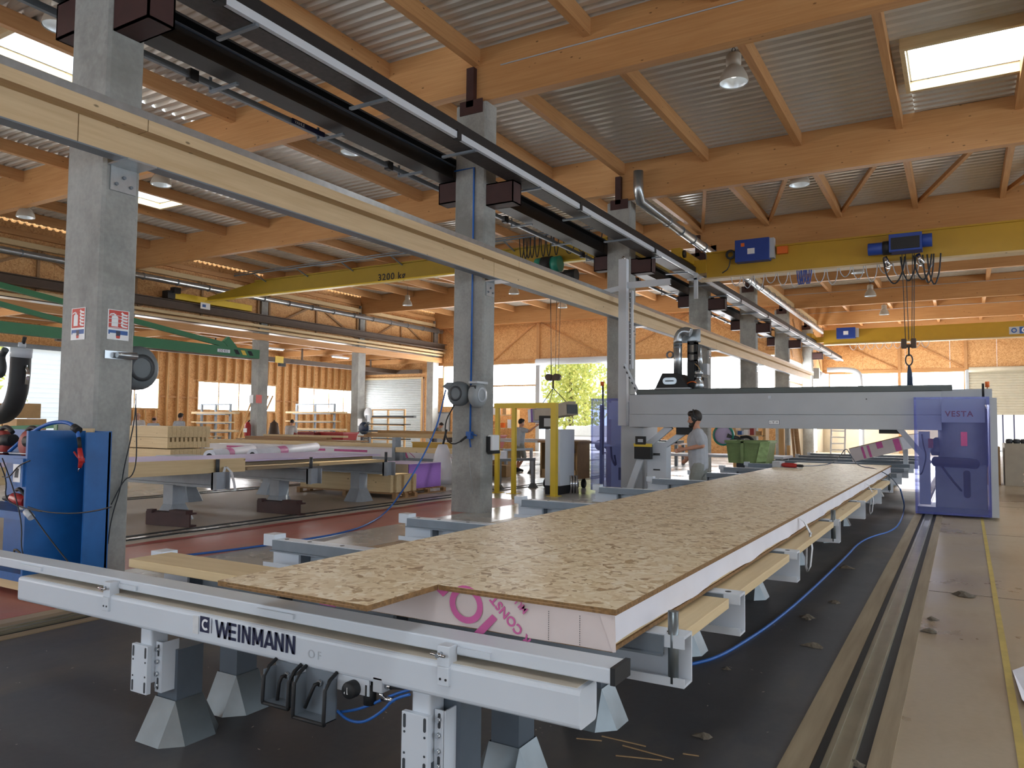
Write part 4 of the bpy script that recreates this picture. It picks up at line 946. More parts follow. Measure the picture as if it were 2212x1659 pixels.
for dx in (-.3, .45): MB().cyl((k.x+dx, 21.8, hz-.2), (k.x+dx, 22, hz-.2), .09).build('trolley_wheel', 'chrome', c); MB().cyl((k.x+dx-.05, 21.6, hz-.05), (k.x+dx+.05, 21.6, hz-.3), .05).build('trolley_roller', 'chrome', c)
m = MB()
for i, (dx, w, d) in enumerate(((-.4, .5, .75), (0, .35, .7), (.3, .4, .7), (.5, .25, .8), (.6, .3, .85))): loop(m, k.x+dx, k.x+dx+w, 21.75, hz-.05, d, .02)
m.build('hoist_cable', 'cable_black', c)
kh = at(1963, 742, y=21.7); m = MB(); hook_ropes(m, kh.x, 21.7, hz, kh.z+.1); hook_ropes(m, kh.x+.06, 21.72, hz, kh.z+.1, .1); m.build('hoist_rope', 'dark_grey', c)
MB().box(kh.x-.17, kh.x-.05, 21.6, 21.8, kh.z-.12, kh.z+.12).box(kh.x+.05, kh.x+.17, 21.6, 21.8, kh.z-.12, kh.z+.12).box(kh.x-.12, kh.x+.12, 21.63, 21.77, kh.z-.1, kh.z-.02).build('hook_block', 'brown_steel', c, bevel=.02)
m = MB().cyl((kh.x, 21.7, kh.z-.1), (kh.x, 21.7, kh.z-.32), .02); zc = kh.z-.42
m.tube([(kh.x+.08*math.sin(t*.5236), 21.7, zc+.14*math.cos(t*.5236)) for t in range(12)], .018, 6, closed=True); m.build('hook_ring', 'dark_grey', c)
m = MB()
for i, (dx, e) in enumerate(((0, .9), (.03, 1.05), (-.03, .85), (.05, 1.15))): m.tube([(kh.x, 21.7, zc-.13), (kh.x+dx, 21.7, zc-.35), (kh.x+dx*1.6, 21.72, zc-e)], .022, 6)
m.build('sling_bundle', 'cable_blue', c)
# -- right bay, far crane
c = thing('overhead_crane', (3, 44.1, 6), label='far yellow overhead crane girder near the end wall of the right bay', cat='crane')
MB().box(-6.3, 13.4, 43.95, 44.25, 6.1, 6.85).build('girder', 'crane_yellow', c); MB().box(-6.3, 13.4, 43.9, 44.3, 6.05, 6.1).build('bottom_flange', 'pale_x', c)
MB().box(-6.98, -6.72, 42.8, 45.4, 6.36, 6.6).box(-6.75, -6.3, 43.95, 44.25, 6.2, 6.5).build('end_carriage', 'crane_yellow', c)
a = at(1807, 709, y=43.7); b_ = at(1848, 730, y=43.7); MB().box(a.x, b_.x, 43.6, 43.94, b_.z, a.z).build('control_box', 'crane_blue', c); MB().box(b_.x, b_.x+.15, 43.65, 43.9, b_.z+.05, a.z-.05).build('cable_glands', 'light_grey', c)
k = at(1827, 719, y=43.59); MB().box(k.x-.12, k.x+.12, 43.59, 43.6, k.z-.1, k.z+.1).build('box_label', 'sign_white', c)
k = at(2180, 714, y=43.9); MB().box(k.x, k.x+1.8, 43.93, 43.95, k.z-.18, k.z+.18).build('maker_plate', 'light_grey', c); MB().box(k.x+.42, k.x+1.8, 43.925, 43.93, k.z-.16, k.z+.16).build('maker_field', 'sign_blue', c)
text('maker_name', 'CIM', 'sign_white', c, (k.x+.5, 43.922, k.z-.13), .38, (0, -1, 0), (1, 0, 0), bold=.012)
MB().lathe([(.07, -.01), (.12, -.01), (.12, .0), (.07, .0)], (k.x+.2, 43.925, k.z), 12, 'y').build('maker_ring', 'sign_blue', c)
m = MB()
for i in range(9): loop(m, -5.0+i*.42, -4.65+i*.42, 43.9, 6.05, .35, .014)
m.build('festoon_cable', 'light_grey', c)
# -- left bay crane, 3200 kg
c = thing('overhead_crane', (-18, 22.1, 6.9), label='olive yellow overhead crane girder marked 3200 kg across the left bay', cat='crane')
MB().prism([(-28.6, 6.93), (-9.0, 6.93), (-9.0, 7.5), (-25.5, 7.5), (-28.6, 7.08)], 'y', 22.06, 22.1).build('girder_web', 'crane_olive', c)
MB().box(-28.6, -8.9, 21.95, 22.21, 6.88, 6.93).build('bottom_flange', 'paint_yellow', c); MB().box(-25.5, -9, 21.95, 22.21, 7.5, 7.54).build('top_flange', 'crane_olive', c)
a = at(816, 607, y=22.05); text('load_text', '3200 kg', 'rubber', c, a, .36, (0, -1, 0), (1, 0, -.0), bold=.006, spacing=1.15)
MB().box(-29.2, -28.9, 20.6, 24.8, 6.84, 7.12).build('end_carriage', 'paint_yellow', c, bevel=.01); MB().box(-29.25, -28.85, 20.3, 20.65, 6.8, 7.15).box(-29.0, -28.7, 20.5, 20.8, 7.05, 7.3).build('travel_motor', 'rubber', c)
k = at(444, 661, x=-28.88); MB().box(-28.9, -28.885, k.y-.25, k.y+.25, k.z-.14, k.z+.14).build('maker_label', 'sign_white', c); MB().box(-28.885, -28.88, k.y-.16, k.y+.02, k.z-.06, k.z+.06).build('maker_mark', 'sign_blue', c)
MB().box(-8.6, -8.2, 20.6, 24.2, 6.66, 6.9).build('end_carriage', 'crane_olive', c)
MB().tube([(-26.2, 21.5, 7.72), (-9.0, 21.5, 7.72)], .03, 6).tube([(-26.2, 21.5, 7.8), (-9.0, 21.5, 7.8)], .02, 6).build('festoon_rail', 'steel_grey', c)
for i in range(7): MB().bar((-25+i*2.4, 21.5, 7.7), (-24.9+i*2.4, 22.05, 7.45), .04, .04).build('rail_bracket', 'steel_grey', c)
m = MB()
for i, px in enumerate((1122, 1130, 1136, 1144, 1155, 1168, 1180, 1196, 1215, 1242, 1270)):
    x = at(px, 545, y=21.5).x; loop(m, x, x+(.18 if i < 8 else .5), 21.5, 7.7, .75, .018)
m.build('festoon_cable', 'rubber', c)
k = at(1187, 573, y=21.8)
MB().cyl((k.x-.42, 21.75, k.z), (k.x-.2, 21.75, k.z), .26).build('hoist_end', 'teal', c); MB().cyl((k.x+.15, 21.75, k.z), (k.x+.42, 21.75, k.z), .26).build('hoist_end', 'teal', c)
MB().cyl((k.x-.2, 21.75, k.z), (k.x+.15, 21.75, k.z), .28).box(k.x-.3, k.x+.9, 21.6, 21.95, k.z-.55, k.z-.3).cyl((k.x+.6, 21.75, k.z-.42), (k.x+1.0, 21.75, k.z-.42), .2).build('hoist_body', 'rubber', c)
kk = at(1195, 815, y=21.75); m = MB(); hook_ropes(m, kk.x, 21.75, k.z-.3, kk.z, .12, .008); hook_ropes(m, kk.x+.05, 21.77, k.z-.3, kk.z, .2, .008); m.build('hoist_rope', 'dark_grey', c)
MB().cyl((kk.x-.14, 21.65, kk.z), (kk.x-.14, 21.85, kk.z), .11).cyl((kk.x+.14, 21.65, kk.z), (kk.x+.14, 21.85, kk.z), .11).box(kk.x-.12, kk.x+.12, 21.68, 21.82, kk.z-.1, kk.z+.06).cyl((kk.x, 21.75, kk.z-.1), (kk.x, 21.75, kk.z-.35), .03).build('hook_block', 'brown_steel', c)
# load hanging in the doorway light
ld = thing('hanging_girder', (-11.5, 22, 1.8), label='beige box girder tilted on crane slings in front of the bright doorway', cat='girder')
p = at(1166, 897, y=21.75)+Vector((0, 0, 0)); q = at(1236, 884, y=20.9)
MB().bar(p, q, .42, .34).build('box_section', 'beige_box', ld)
d = (q-p).normalized(); MB().bar(p+Vector((0, 0, .2)), q+Vector((0, 0, .2)), .26, .08).build('top_rib', 'beige_box', ld); MB().bar(q, q+d*.02, .38, .28).build('dark_end', 'dark_grey', ld)
MB().bar(p-d*.32, p-d*.02, .5, .42).build('wrapped_end', 'membrane_white', ld); MB().bar(p-d*.14, p-d*.03, .51, .43).build('purple_band', 'purple_board', ld)
hk = Vector((kk.x, 21.75, kk.z-.35))
MB().cyl(hk, p+Vector((0, 0, .25)), .012, n=6).cyl(hk, q-d*.3+Vector((0, 0, .25)), .012, n=6).cyl(hk, p+d*.4+Vector((0, .15, .25)), .01, n=6).build('sling', 'dark_grey', ld)
# ---------------------------------------------------------------- bell lamps
LP = [(1585, 180, 8.3, 'above the nearest part of the right bay'), (1727, 400, 8.3, 'under the third right bay purlins'), (760, 330, 8.5, 'seen between the timber beam and black runway'), (348, 400, 8.5, 'beside the nearest column over the left bay'), (880, 660, 8.5, 'over the left bay near the yellow crane'), (1110, 635, 8.5, 'right of the second column over the left bay'), (1215, 665, 8.5, 'near the far doorway'), (1853, 590, 8.3, 'below the near crane girder'), (1880, 640, 8.3, 'second below the near crane girder'), (1910, 680, 8.3, 'just above the far crane girder'), (130, 60, 8.5, 'top left behind the nearest column'), (55, 470, 8.5, 'far left near the orange wall')]
proto = None
for i, (px, py, zt, lab) in enumerate(LP):
    k = at(px, py, z=7.6)
    if proto is None:
        L = thing('bell_lamp', (0, 0, 0), label='', cat='lamp', group='bell lamps under the roof'); L['_m'] = [1, 0, 0, 0, 0, 1, 0, 0, 0, 0, 1, 0, 0, 0, 0, 1]
        MB().lathe([(.25, 0), (.255, .02), (.23, .12), (.17, .24), (.11, .30), (.10, .31)], (0, 0, 0), 24).build('shade', 'lamp_shell', L, local=True)
        MB().lathe([(.24, .015), (.2, .14), (.12, .25), (.05, .27), (0, .27)], (0, 0, 0), 24).build('reflector', 'lamp_reflector', L, local=True)
        MB().lathe([(0, .1), (.05, .12), (.06, .18), (.04, .25)], (0, 0, 0), 14).build('bulb', 'lamp_glow', L, local=True)
        MB().lathe([(.10, .31), (.13, .33), (.13, .5), (.1, .53), (0, .53)], (0, 0, 0), 18).build('housing', 'lamp_shell', L, local=True)
        MB().tube([(0, 0, .52), (.03, 0, .6), (0, 0, .66), (-.03, 0, .6)], .01, 6, closed=True).cyl((0, 0, .64), (0, 0, 1.02), .008, n=6).build('hook', 'dark_grey', L, local=True)
        proto = L; o = L
    else: o = copy_tree(proto)
    o.location = (k.x, k.y, 7.6); o['label'] = 'grey bell lamp '+lab
# fluorescent strips under the annex roof
for i, (px, py) in enumerate(((590, 753), (735, 772), (500, 752), (330, 735))):
    k = at(px, py, z=5.55)
    t = thing('strip_light', (k.x, k.y, 5.5), label='thin strip light under the annex rafters, %s from the shutter' % ('second', 'first', 'third', 'fourth')[i], cat='lamp', group='strip lights in the annex')
    MB().box(k.x-.06, k.x+.06, k.y-.75, k.y+.75, 5.53, 5.6).build('casing', 'white_paint', t); MB().cyl((k.x, k.y-.7, 5.51), (k.x, k.y+.7, 5.51), .018, n=8).build('tube', 'lamp_glow', t)
# ---------------------------------------------------------------- doors
def slats(x0, x1, y, z0, z1, p=.1, axis='x'):
    n = int((z1-z0)/p); pts = []
    for i in range(n+1):
        z = z0+i*p; pts += [(0, z), (-.03, z+p*.25), (-.03, z+p*.7), (0, z+p*.95)]
    vs = []
    for xx in (x0, x1):
        for (d, z) in pts: vs.append((xx, y+d, min(z, z1)) if axis == 'x' else (y-d, xx, min(z, z1)))
    k = len(pts); return MB().add(vs, [(i, i+1, k+i+1, k+i) for i in range(k-1)])
d1 = thing('door_1', (-33.6, YL, 0), kind='structure', label='closed grey roller shutter in the annex end wall')
slats(-36.15, -31.0, YL-.05, 0, 4.6, .12).build('shutter', 'shutter_grey', d1); MB().box(-31.05, -30.9, YL-.1, YL, 0, 4.7).build('guide', 'pale_z', d1); MB().box(-36.2, -30.9, YL-.12, YL, 4.6, 4.72).build('head', 'pale_x', d1)
d2 = thing('door_2', (-19.8, YL, 0), kind='structure', label='open doorway to the trees with a white roller drum above')
MB().cyl((-22.2, YL-.25, 5.42), (-17.4, YL-.25, 5.42), .2, n=18).build('roller_drum', 'white_paint', d2)
MB().box(-22.3, -22.05, YL-.15, YL+.1, 0, 5.3).box(-17.5, -17.3, YL-.15, YL+.1, 0, 5.3).build('guide', 'light_grey', d2)
d3 = thing('door_3', (3, YR, 0), kind='structure', label='half raised cream roller shutter in the far right wall')
slats(.5, 5.6, YR-.06, 2.5, 5.2, .16).build('shutter', 'shutter_cream', d3); MB().cyl((.5, YR-.2, 5.28), (5.6, YR-.2, 5.28), .16).build('roller_drum', 'shutter_cream', d3); MB().box(.35, .5, YR-.14, YR, 0, 5.3).box(5.55, 5.7, YR-.14, YR, 0, 5.3).build('guide', 'light_grey', d3)
d4 = thing('door_4', (-29.3, YL, 0), kind='structure', label='grey steel door under the window band')
a = at(941, 893, y=YL-.05); b_ = at(969, 950, y=YL-.05)
MB().box(a.x, b_.x, YL-.06, YL-.005, 0, a.z).build('leaf', 'light_grey', d4); MB().box(a.x-.08, a.x, YL-.08, YL-.005, 0, a.z+.08).box(b_.x, b_.x+.08, YL-.08, YL-.005, 0, a.z+.08).box(a.x, b_.x, YL-.08, YL-.005, a.z, a.z+.08).build('door_frame', 'steel_grey', d4); MB().box(b_.x-.2, b_.x-.1, YL-.1, YL-.06, 1.0, 1.04).build('door_handle', 'rubber', d4)
d5 = thing('door_5', (XA, 18, 0), kind='structure', label='white ribbed sliding door in the annex side wall, half open')
slats(18.6, 21.6, XA+.02, 0, 4.8, .22, 'y').build('door_leaf', 'door_white', d5)
MB().box(XA-.05, XA+.12, 13.9, 21.7, 4.8, 5.0).build('door_track', 'steel_grey', d5)
# roller drum on the far side wall with its duct
r = thing('drum_housing', (-7.6, 51, 4.8), label='white roller drum above the tall side doorway', cat='door drum')
MB().cyl((-7.6, 49.3, 4.85), (-7.6, 52.6, 4.85), .28, n=16).build('drum', 'white_paint', r); MB().box(-7.97, -7.3, 49.0, 49.3, 4.55, 5.2).build('drum_plate', 'light_grey', r)
tag(MB().tube([(-7.4, 53, 5.35), (-6.2, 53, 5.35), (-5.6, 53, 5.2), (-5.4, 53, 4.8), (-5.4, 53, 0)], .16, 12, smooth=2).build('bent_duct', 'light_grey'), 'pale bent duct pipe running down before the far windows', 'pipe')
# dark jib in the annex
j = thing('jib_rail', (-33, 33, 5), label='dark grey suspended rail under the annex roof', cat='crane rail')
MB().box(-33.1, -32.9, 18, 40.6, 4.95, 5.22).build('rail_profile', 'brown_steel', j); k = at(603, 783, x=-32.9); MB().box(-32.9, -32.88, k.y-.3, k.y+.3, 4.92, 5.3).build('yellow_plate', 'paint_yellow', j); MB().box(-33.1, -32.9, k.y+.1, k.y+.5, 4.75, 4.95).build('trolley', 'rubber', j)
for y in (20, 26, 32, 38): MB().box(-33.04, -32.96, y, y+.08, 5.2, 5.9).build('hanger', 'brown_steel', j)
MB().box(-36, -30.9, YL-.5, YL-.2, 4.95, 5.2).build('cross_rail', 'brown_steel', j)
# ================================================================ gear on the two near columns
def sign(px0, py0, px1, py1, plane, label, worn=False):
    "fire extinguisher sign with its small blue strip"
    kw = plane; ax = list(kw)[0]
    a = at(px0, py0, **kw); b_ = at(px1, py1, **kw)
    s = thing('extinguisher_sign', tuple((a+b_)/2), label=label, cat='sign')
    off = .004
    if ax == 'y':
        y = kw['y']; U = lambda u, v, d: (a.x+(b_.x-a.x)*u, y-off*d, a.z+(b_.z-a.z)*v)
    else:
        x = kw['x']; U = lambda u, v, d: (x+off*d, a.y+(b_.y-a.y)*u, a.z+(b_.z-a.z)*v)
    def pl(pts, d, nm, mat): 
        v = [U(u, w_, d) for u, w_ in pts]; MB().add(v, [tuple(range(len(v)))[::-1]]).build(nm, mat, s)
    R_ = lambda u0, v0, u1, v1: [(u0, v0), (u1, v0), (u1, v1), (u0, v1)]
    MB().add([U(u, v, d) for d in (0, 1) for u, v in R_(0, 0, 1, 1)], [(0, 1, 2, 3), (7, 6, 5, 4), (0, 4, 5, 1), (1, 5, 6, 2), (2, 6, 7, 3), (3, 7, 4, 0)]).build('plate', 'sign_white', s)
    pl(R_(.05, .02, .95, .62), 1.1, 'red_field', 'sign_red')
    pl([(.18, .56), (.18, .24), (.24, .2), (.42, .2), (.48, .24), (.48, .56)], 1.2, 'bottle_symbol', 'sign_white'); pl(R_(.28, .14, .38, .21), 1.2, 'valve_symbol', 'sign_white'); pl([(.08, .2), (.12, .14), (.3, .11), (.3, .15), (.16, .17)], 1.2, 'hose_symbol', 'sign_white')
    for i in range(5):
        v = .08+i*.1; pl([(.6, v+.02), (.68, v+.08), (.9, v+.1), (.93, v+.05), (.75, v+.03), (.66, v-.03)], 1.2, 'flame_symbol', 'sign_white')
    pl(R_(.05, .68, .95, .82), 1.1, 'blue_strip', 'sign_blue'); pl(R_(.12, .78, .42, .84), 1.2, 'white_tag', 'sign_white'); pl(R_(.4, .7, .6, .86), 1.2, 'dark_tag', 'navy'); pl([(.4, .86), (.6, .86), (.58, .95), (.42, .95)], 1.2, 'red_tag', 'sign_red')
    if worn:
        for v in (.2, .3, .44, .6): pl([(0, v), (.5, v-.02), (1.02, v+.02), (1.02, v+.035), (.5, v+.0), (0, v+.02)], 1.4, 'tape_strip', 'webbing')
sign(156, 667, 183, 733, {'y': YG[2]-.203}, 'extinguisher sign on the shaded face of the nearest column')
sign(233, 667, 277, 737, {'x': -7.427}, 'taped extinguisher sign on the lit face of the nearest column', True)
r = thing('wall_clamp', (-7.4, 4.7, 2.3), label='grey metal clip screwed to the nearest column below the taped sign', cat='bracket')
a = at(226, 764, x=-7.42); b_ = at(284, 770, x=-7.42)
MB().box(-7.43, -7.415, a.y, b_.y, b_.z-.04, b_.z+.04).build('plate', 'galvanised', r); MB().cyl((-7.37, a.y+.1, b_.z), (-7.37, b_.y+.02, b_.z), .03, .04).build('spring_arm', 'galvanised', r)
def reel(c, ax, rad, wd, name, label, mat, mat2, cat='hose reel'):
    r = thing(name, tuple(c), label=label, cat=cat); x, y, z = c
    prof = [(0, -wd/2), (rad*.6, -wd/2), (rad*.85, -wd*.42), (rad, -wd*.2), (rad, wd*.2), (rad*.85, wd*.42), (rad*.6, wd/2), (0, wd/2)]
    MB().lathe(prof, c, 24, ax).build('drum', mat, r); MB().lathe([(rad*.45, wd*.49), (rad*.62, wd*.5), (rad*.62, wd*.53), (rad*.45, wd*.53)] if ax == 'x' else [(rad*.45, -wd*.49), (rad*.62, -wd*.5), (rad*.62, -wd*.53), (rad*.45, -wd*.53)], c, 24, ax).build('face_ring', mat2, r)
    return r
k = at(985, 850, y=11.2); r = reel((k.x, 11.3, k.z), 'y', .22, .24, 'hose_reel', 'dark grey hose reel on the second column', 'drum_grey', 'dark_grey')
MB().prism([(k.x-.3, k.z+.13), (k.x-.1, k.z+.02), (k.x-.08, k.z+.2), (k.x-.2, k.z+.2)], 'y', 11.2, 11.4).build('hose_outlet', 'drum_grey', r); MB().box(k.x-.1, k.x+.1, 11.4, 11.62, k.z-.08, k.z+.08).build('bracket', 'dark_grey', r)
k2 = at(1027, 853, y=11.35); r = reel((k2.x, 11.42, k2.z), 'x', .23, .18, 'cable_reel', 'light grey cable reel beside the dark reel on the second column', 'drum_light', 'light_grey', 'cable reel')
MB().box(k2.x-.07, k2.x+.07, 11.24, 11.26, k2.z+.1, k2.z+.16).build('reel_label', 'rubber', r); MB().box(k2.x-.09, k2.x+.09, 11.26, 11.62, k2.z+.2, k2.z+.24).build('bracket', 'light_grey', r)
# blue air line on the column
r = thing('air_line', (-7.7, 11.5, 1.5), label='blue compressed air line down the second column with a manifold', cat='air line')
x = at(1022, 500, y=11.58).x; zt = at(1022, 362, y=11.58).z; zm = at(1013, 937, y=11.55).z
MB().tube([(-8.1, 11.585, zt), (x, 11.585, zt), (x, 11.57, zm)], .017, 8).build('pipe', 'blue_hose', r); MB().box(x-.05, x+.05, 11.5, 11.6, zm-.09, zm+.04).cyl((x+.05, 11.55, zm), (x+.16, 11.53, zm-.03), .012).cyl((x, 11.55, zm-.08), (x+.04, 11.53, zm-.24), .015).build('manifold', 'sign_blue', r)
MB().cyl((x-.03, 11.5, zm-.05), (x-.13, 11.45, zm-.14), .02).build('coupling', 'rubber', r)
MB().tube([(x-.13, 11.45, zm-.14), (x-.25, 11.4, zm-.2), (x-.38, 11.36, zm-.12), (x-.4, 11.33, zm+.2), (k.x-.1, 11.3, k.z-.2)], .012, 7, smooth=2).build('black_hose', 'rubber', r)
MB().tube([(x-.02, 11.55, zm-.08), (x+.02, 11.52, zm-.5), (x+.12, 11.5, .35)], .005, 6).build('thin_wire', 'drum_light', r)
# blue hose drooping over the red walkway
pts = [(k.x-.28, 11.28, k.z+.08)]+[at(px, py, y=y) for px, py, y in ((945, 920, 11.1), (915, 985, 10.8), (880, 1045, 10.4))]+[at(px, py, z=.02) for px, py in ((838, 1105), (790, 1136), (735, 1152), (680, 1162), (560, 1180), (440, 1195), (300, 1212))]
tag(MB().tube(pts, .014, 7, smooth=2).build('air_hose', 'blue_hose'), 'blue hose hanging from the reel down over the red walkway', 'hose')
k = at(1062, 957, x=-7.40); r = thing('soap_dispenser', (-7.4, k.y, k.z), label='white dispenser box on the lit face of the second column', cat='dispenser')
MB().box(-7.428, -7.3, k.y-.12, k.y+.12, k.z-.14, k.z+.15).build('case', 'sign_white', r, bevel=.02); MB().box(-7.4, -7.28, k.y-.13, k.y+.1, k.z-.19, k.z-.13).build('spout', 'rubber', r); MB().box(-7.428, -7.35, k.y-.14, k.y-.12, k.z-.16, k.z+.12).build('side_cap', 'rubber', r)
r = reel((-7.75, 5.1, at(300, 795, y=5.1).z), 'x', .24, .2, 'cable_reel', 'grey cable reel behind the nearest column', 'drum_grey', 'dark_grey', 'cable reel')
MB().box(-7.85, -7.65, 4.86, 5.0, 2.0, 2.2).build('bracket', 'dark_grey', r)
ct = thing('hanging_cables', (-7.4, 5, 1), label='thin black cables hanging down the lit face of the nearest column', cat='cable')
for pts in ([(294, 850), (292, 900), (280, 960), (268, 1010), (262, 1050), (240, 1120), (233, 1175)], [(293, 860), (295, 930), (295, 1000), (285, 1030), (268, 1035), (240, 1090)]):
    MB().tube([at(px, py, x=-7.39) for px, py in pts], .006, 6, smooth=2).build('cable', 'cable_black', ct)
# ================================================================ blue tool cabinet at the left
BX0, BX1, BY0, BY1 = -8.0, -6.75, 3.75, 4.3
bc = thing('tool_cabinet', (-7.4, 4.1, 0), label='open blue steel tool cabinet with shelves beside the nearest column', cat='cabinet')
ZB = .1; Z1 = 1.5
xl = at(137, 1050, y=4.05).x
MB().box(xl-.03, xl, 3.72, 4.28, .15, Z1).build('side_panel', 'cabinet_blue', bc)
xr = at(240, 1050, y=4.3).x
MB().add([(xl, 4.26, .12), (xr, 4.26, .12), (xr, 4.26, Z1), (xl, 4.26, Z1), (xl, 4.29, .12), (xr, 4.29, .12), (xr, 4.29, Z1), (xl, 4.29, Z1)], [(0, 1, 2, 3)[::-1], (4, 5, 6, 7), (0, 4, 5, 1), (1, 5, 6, 2), (2, 6, 7, 3), (3, 7, 4, 0)]).build('back_panel', 'cabinet_blue', bc)
MB().box(xr-.02, xr+.0, 4.05, 4.28, .12, Z1-.01).build('side_panel', 'cabinet_blue', bc)
MB().add([(xl, 3.8, .12), (xr, 4.0, .12), (xr, 4.28, .12), (xl, 4.28, .12), (xl, 3.8, .15), (xr, 4.0, .15), (xr, 4.28, .15), (xl, 4.28, .15)], [(0, 1, 2, 3), (4, 5, 6, 7)[::-1], (0, 4, 5, 1), (1, 5, 6, 2), (2, 6, 7, 3), (3, 7, 4, 0)]).build('floor_pan', 'steel_grey', bc)
for zs in (at(60, 985, y=4.0).z, at(60, 1100, y=4.0).z, .2): MB().box(-9.2, xl-.03, 3.75, 4.25, zs-.02, zs+.0).box(-9.2, xl-.03, 3.74, 3.76, zs-.05, zs+.02).build('shelf', 'cabinet_blue', bc)
MB().box(-9.2, xl+.4, 3.78, 4.22, .06, .14).build('skid', 'pale_x', bc)
MB().cyl((xl+.08, 4.2, Z1-.07), (xr-.1, 4.2, Z1-.07), .012).build('hook_rod', 'dark_grey', bc)
k = at(178, 930, y=4.2); MB().box(k.x-.09, k.x+.1, 4.24, 4.26, k.z-.02, k.z+.02).build('wood_strip', 'pale_x', bc)
k = at(77, 1030, y=3.71); MB().box(xl-.2, xl-.031, 3.70, 3.72, 1.0, 1.25).build('front_lip', 'cabinet_blue', bc)
MB().box(xl-.18, xl-.06, 3.695, 3.7, 1.04, 1.2).build('warning_sticker', 'sign_white', bc); MB().prism([(xl-.15, 1.08), (xl-.09, 1.08), (xl-.08, 1.16), (xl-.13, 1.17)], 'y', 3.693, 3.695).build('sticker_mark', 'dark_grey', bc)
MB().box(-8.6, xl-.03, 4.24, 4.27, .15, Z1).build('back_panel', 'cabinet_blue', bc)
# air gun
k = at(176, 960, y=3.95); r = thing('air_gun', tuple(k), label='red air blow gun hanging over the edge of the blue cabinet', cat='air gun')
y = 3.98
def ap(px, py): return at(px, py, y=y)
MB().tube([ap(172, 968), ap(174, 985), ap(177, 1000)], [.02, .024, .026], 10).cyl(ap(177, 990), ap(172, 1010), .026, .016).build('gun_body', 'red_plastic', r); MB().tube([ap(176, 995), ap(166, 985), ap(160, 976)], .009, 7).build('trigger', 'red_plastic', r)
MB().cyl(ap(170, 945), ap(173, 968), .017).build('coupling', 'rubber', r); MB().cyl(ap(171, 1010), ap(168, 1020), .004).build('nozzle', 'chrome', r)
MB().tube([ap(20, 975), ap(60, 940), ap(95, 918), ap(125, 911), ap(150, 913), ap(166, 926), ap(170, 945)], .018, 8, smooth=2).build('hose', 'blue_hose', r); MB().cyl(ap(160, 923), ap(170, 930), .035).build('hose_nozzle', 'rubber', r)
# tools on the shelves
z1 = at(60, 985, y=4.0).z; z2 = at(60, 1100, y=4.0).z
def saw(px, y, z, lab, name='circular_saw'):
    k = at(px, 970, y=y); r = thing(name, (k.x, y, z), label=lab, cat='power tool')
    MB().lathe([(0, -.05), (.1, -.05), (.13, -.03), (.13, .03), (.1, .05), (0, .05)], (k.x, y, z+.09), 18, 'y').build('blade_guard', 'dull_red', r); MB().cyl((k.x+.02, y-.02, z+.12), (k.x+.24, y-.02, z+.13), .06, .055).build('motor', 'rubber', r)
    MB().tube([(k.x-.08, y, z+.18), (k.x, y, z+.25), (k.x+.1, y, z+.25), (k.x+.18, y, z+.2)], .022, 8, smooth=1).build('handle', 'rubber', r); MB().box(k.x-.18, k.x+.2, y-.09, y+.09, z+.001, z+.01).build('base_plate', 'galvanised', r)
saw(62, 4.0, z1+.021, 'red and black circular saw on the upper shelf of the blue cabinet'); saw(5, 4.0, z1+.021, 'partly seen circular saw at the left edge on the upper shelf')
k = at(45, 1075, y=3.95); r = thing('hammer_drill', (k.x, 3.95, z2), label='red hammer drill lying on the lower shelf of the blue cabinet', cat='power tool')
MB().cyl((k.x-.12, 3.95, z2+.1), (k.x+.12, 3.95, z2+.08), .055).build('motor', 'red_plastic', r); MB().cyl((k.x-.12, 3.95, z2+.1), (k.x-.3, 3.95, z2+.09), .045, .02).build('chuck', 'rubber', r); MB().box(k.x+.02, k.x+.1, 3.92, 3.98, z2+.005, z2+.05).build('foot', 'light_grey', r)
MB().tube([(k.x+.1, 3.95, z2+.12), (k.x+.02, 3.93, z2+.2), (k.x-.08, 3.95, z2+.18)], .018, 7, smooth=1).build('handle', 'rubber', r)
k = at(60, 1100, y=3.8); r = thing('cable_tangle', (k.x, 3.8, .6), label='tangle of black tool cables hanging from the blue cabinet shelves', cat='cable')
for pts in ([(5, 990), (20, 1030), (30, 1060), (48, 1130), (45, 1190), (60, 1215)], [(0, 1000), (15, 1040), (10, 1075), (30, 1090), (60, 1100), (90, 1105)], [(60, 1095), (100, 1107), (160, 1110), (210, 1103), (240, 1095)], [(62, 1100), (90, 1140), (120, 1180), (150, 1217)], [(65, 995), (40, 1005), (20, 1032), (5, 1030)]):
    MB().tube([at(px, py, y=3.68) for px, py in pts], .006, 6, smooth=2).build('cable', 'cable_black', r)
MB().cyl(at(57, 1105, y=3.68), at(68, 1118, y=3.68), .03).build('socket', 'light_grey', r)
k = at(40, 1245, y=3.9); r = thing('small_crate_block', (k.x, 3.95, .2), label='small dusty wooden block on the bottom shelf of the blue cabinet', cat='block')
MB().box(k.x-.12, k.x+.12, 3.9, 4.08, .202, .32).build('block', 'brown_x', r, bevel=.02); MB().tube([(k.x-.1, 3.9, .33), (k.x-.05, 3.88, .4), (k.x+.05, 3.9, .34)], .01, 6, smooth=1).build('handle', 'dust', r)
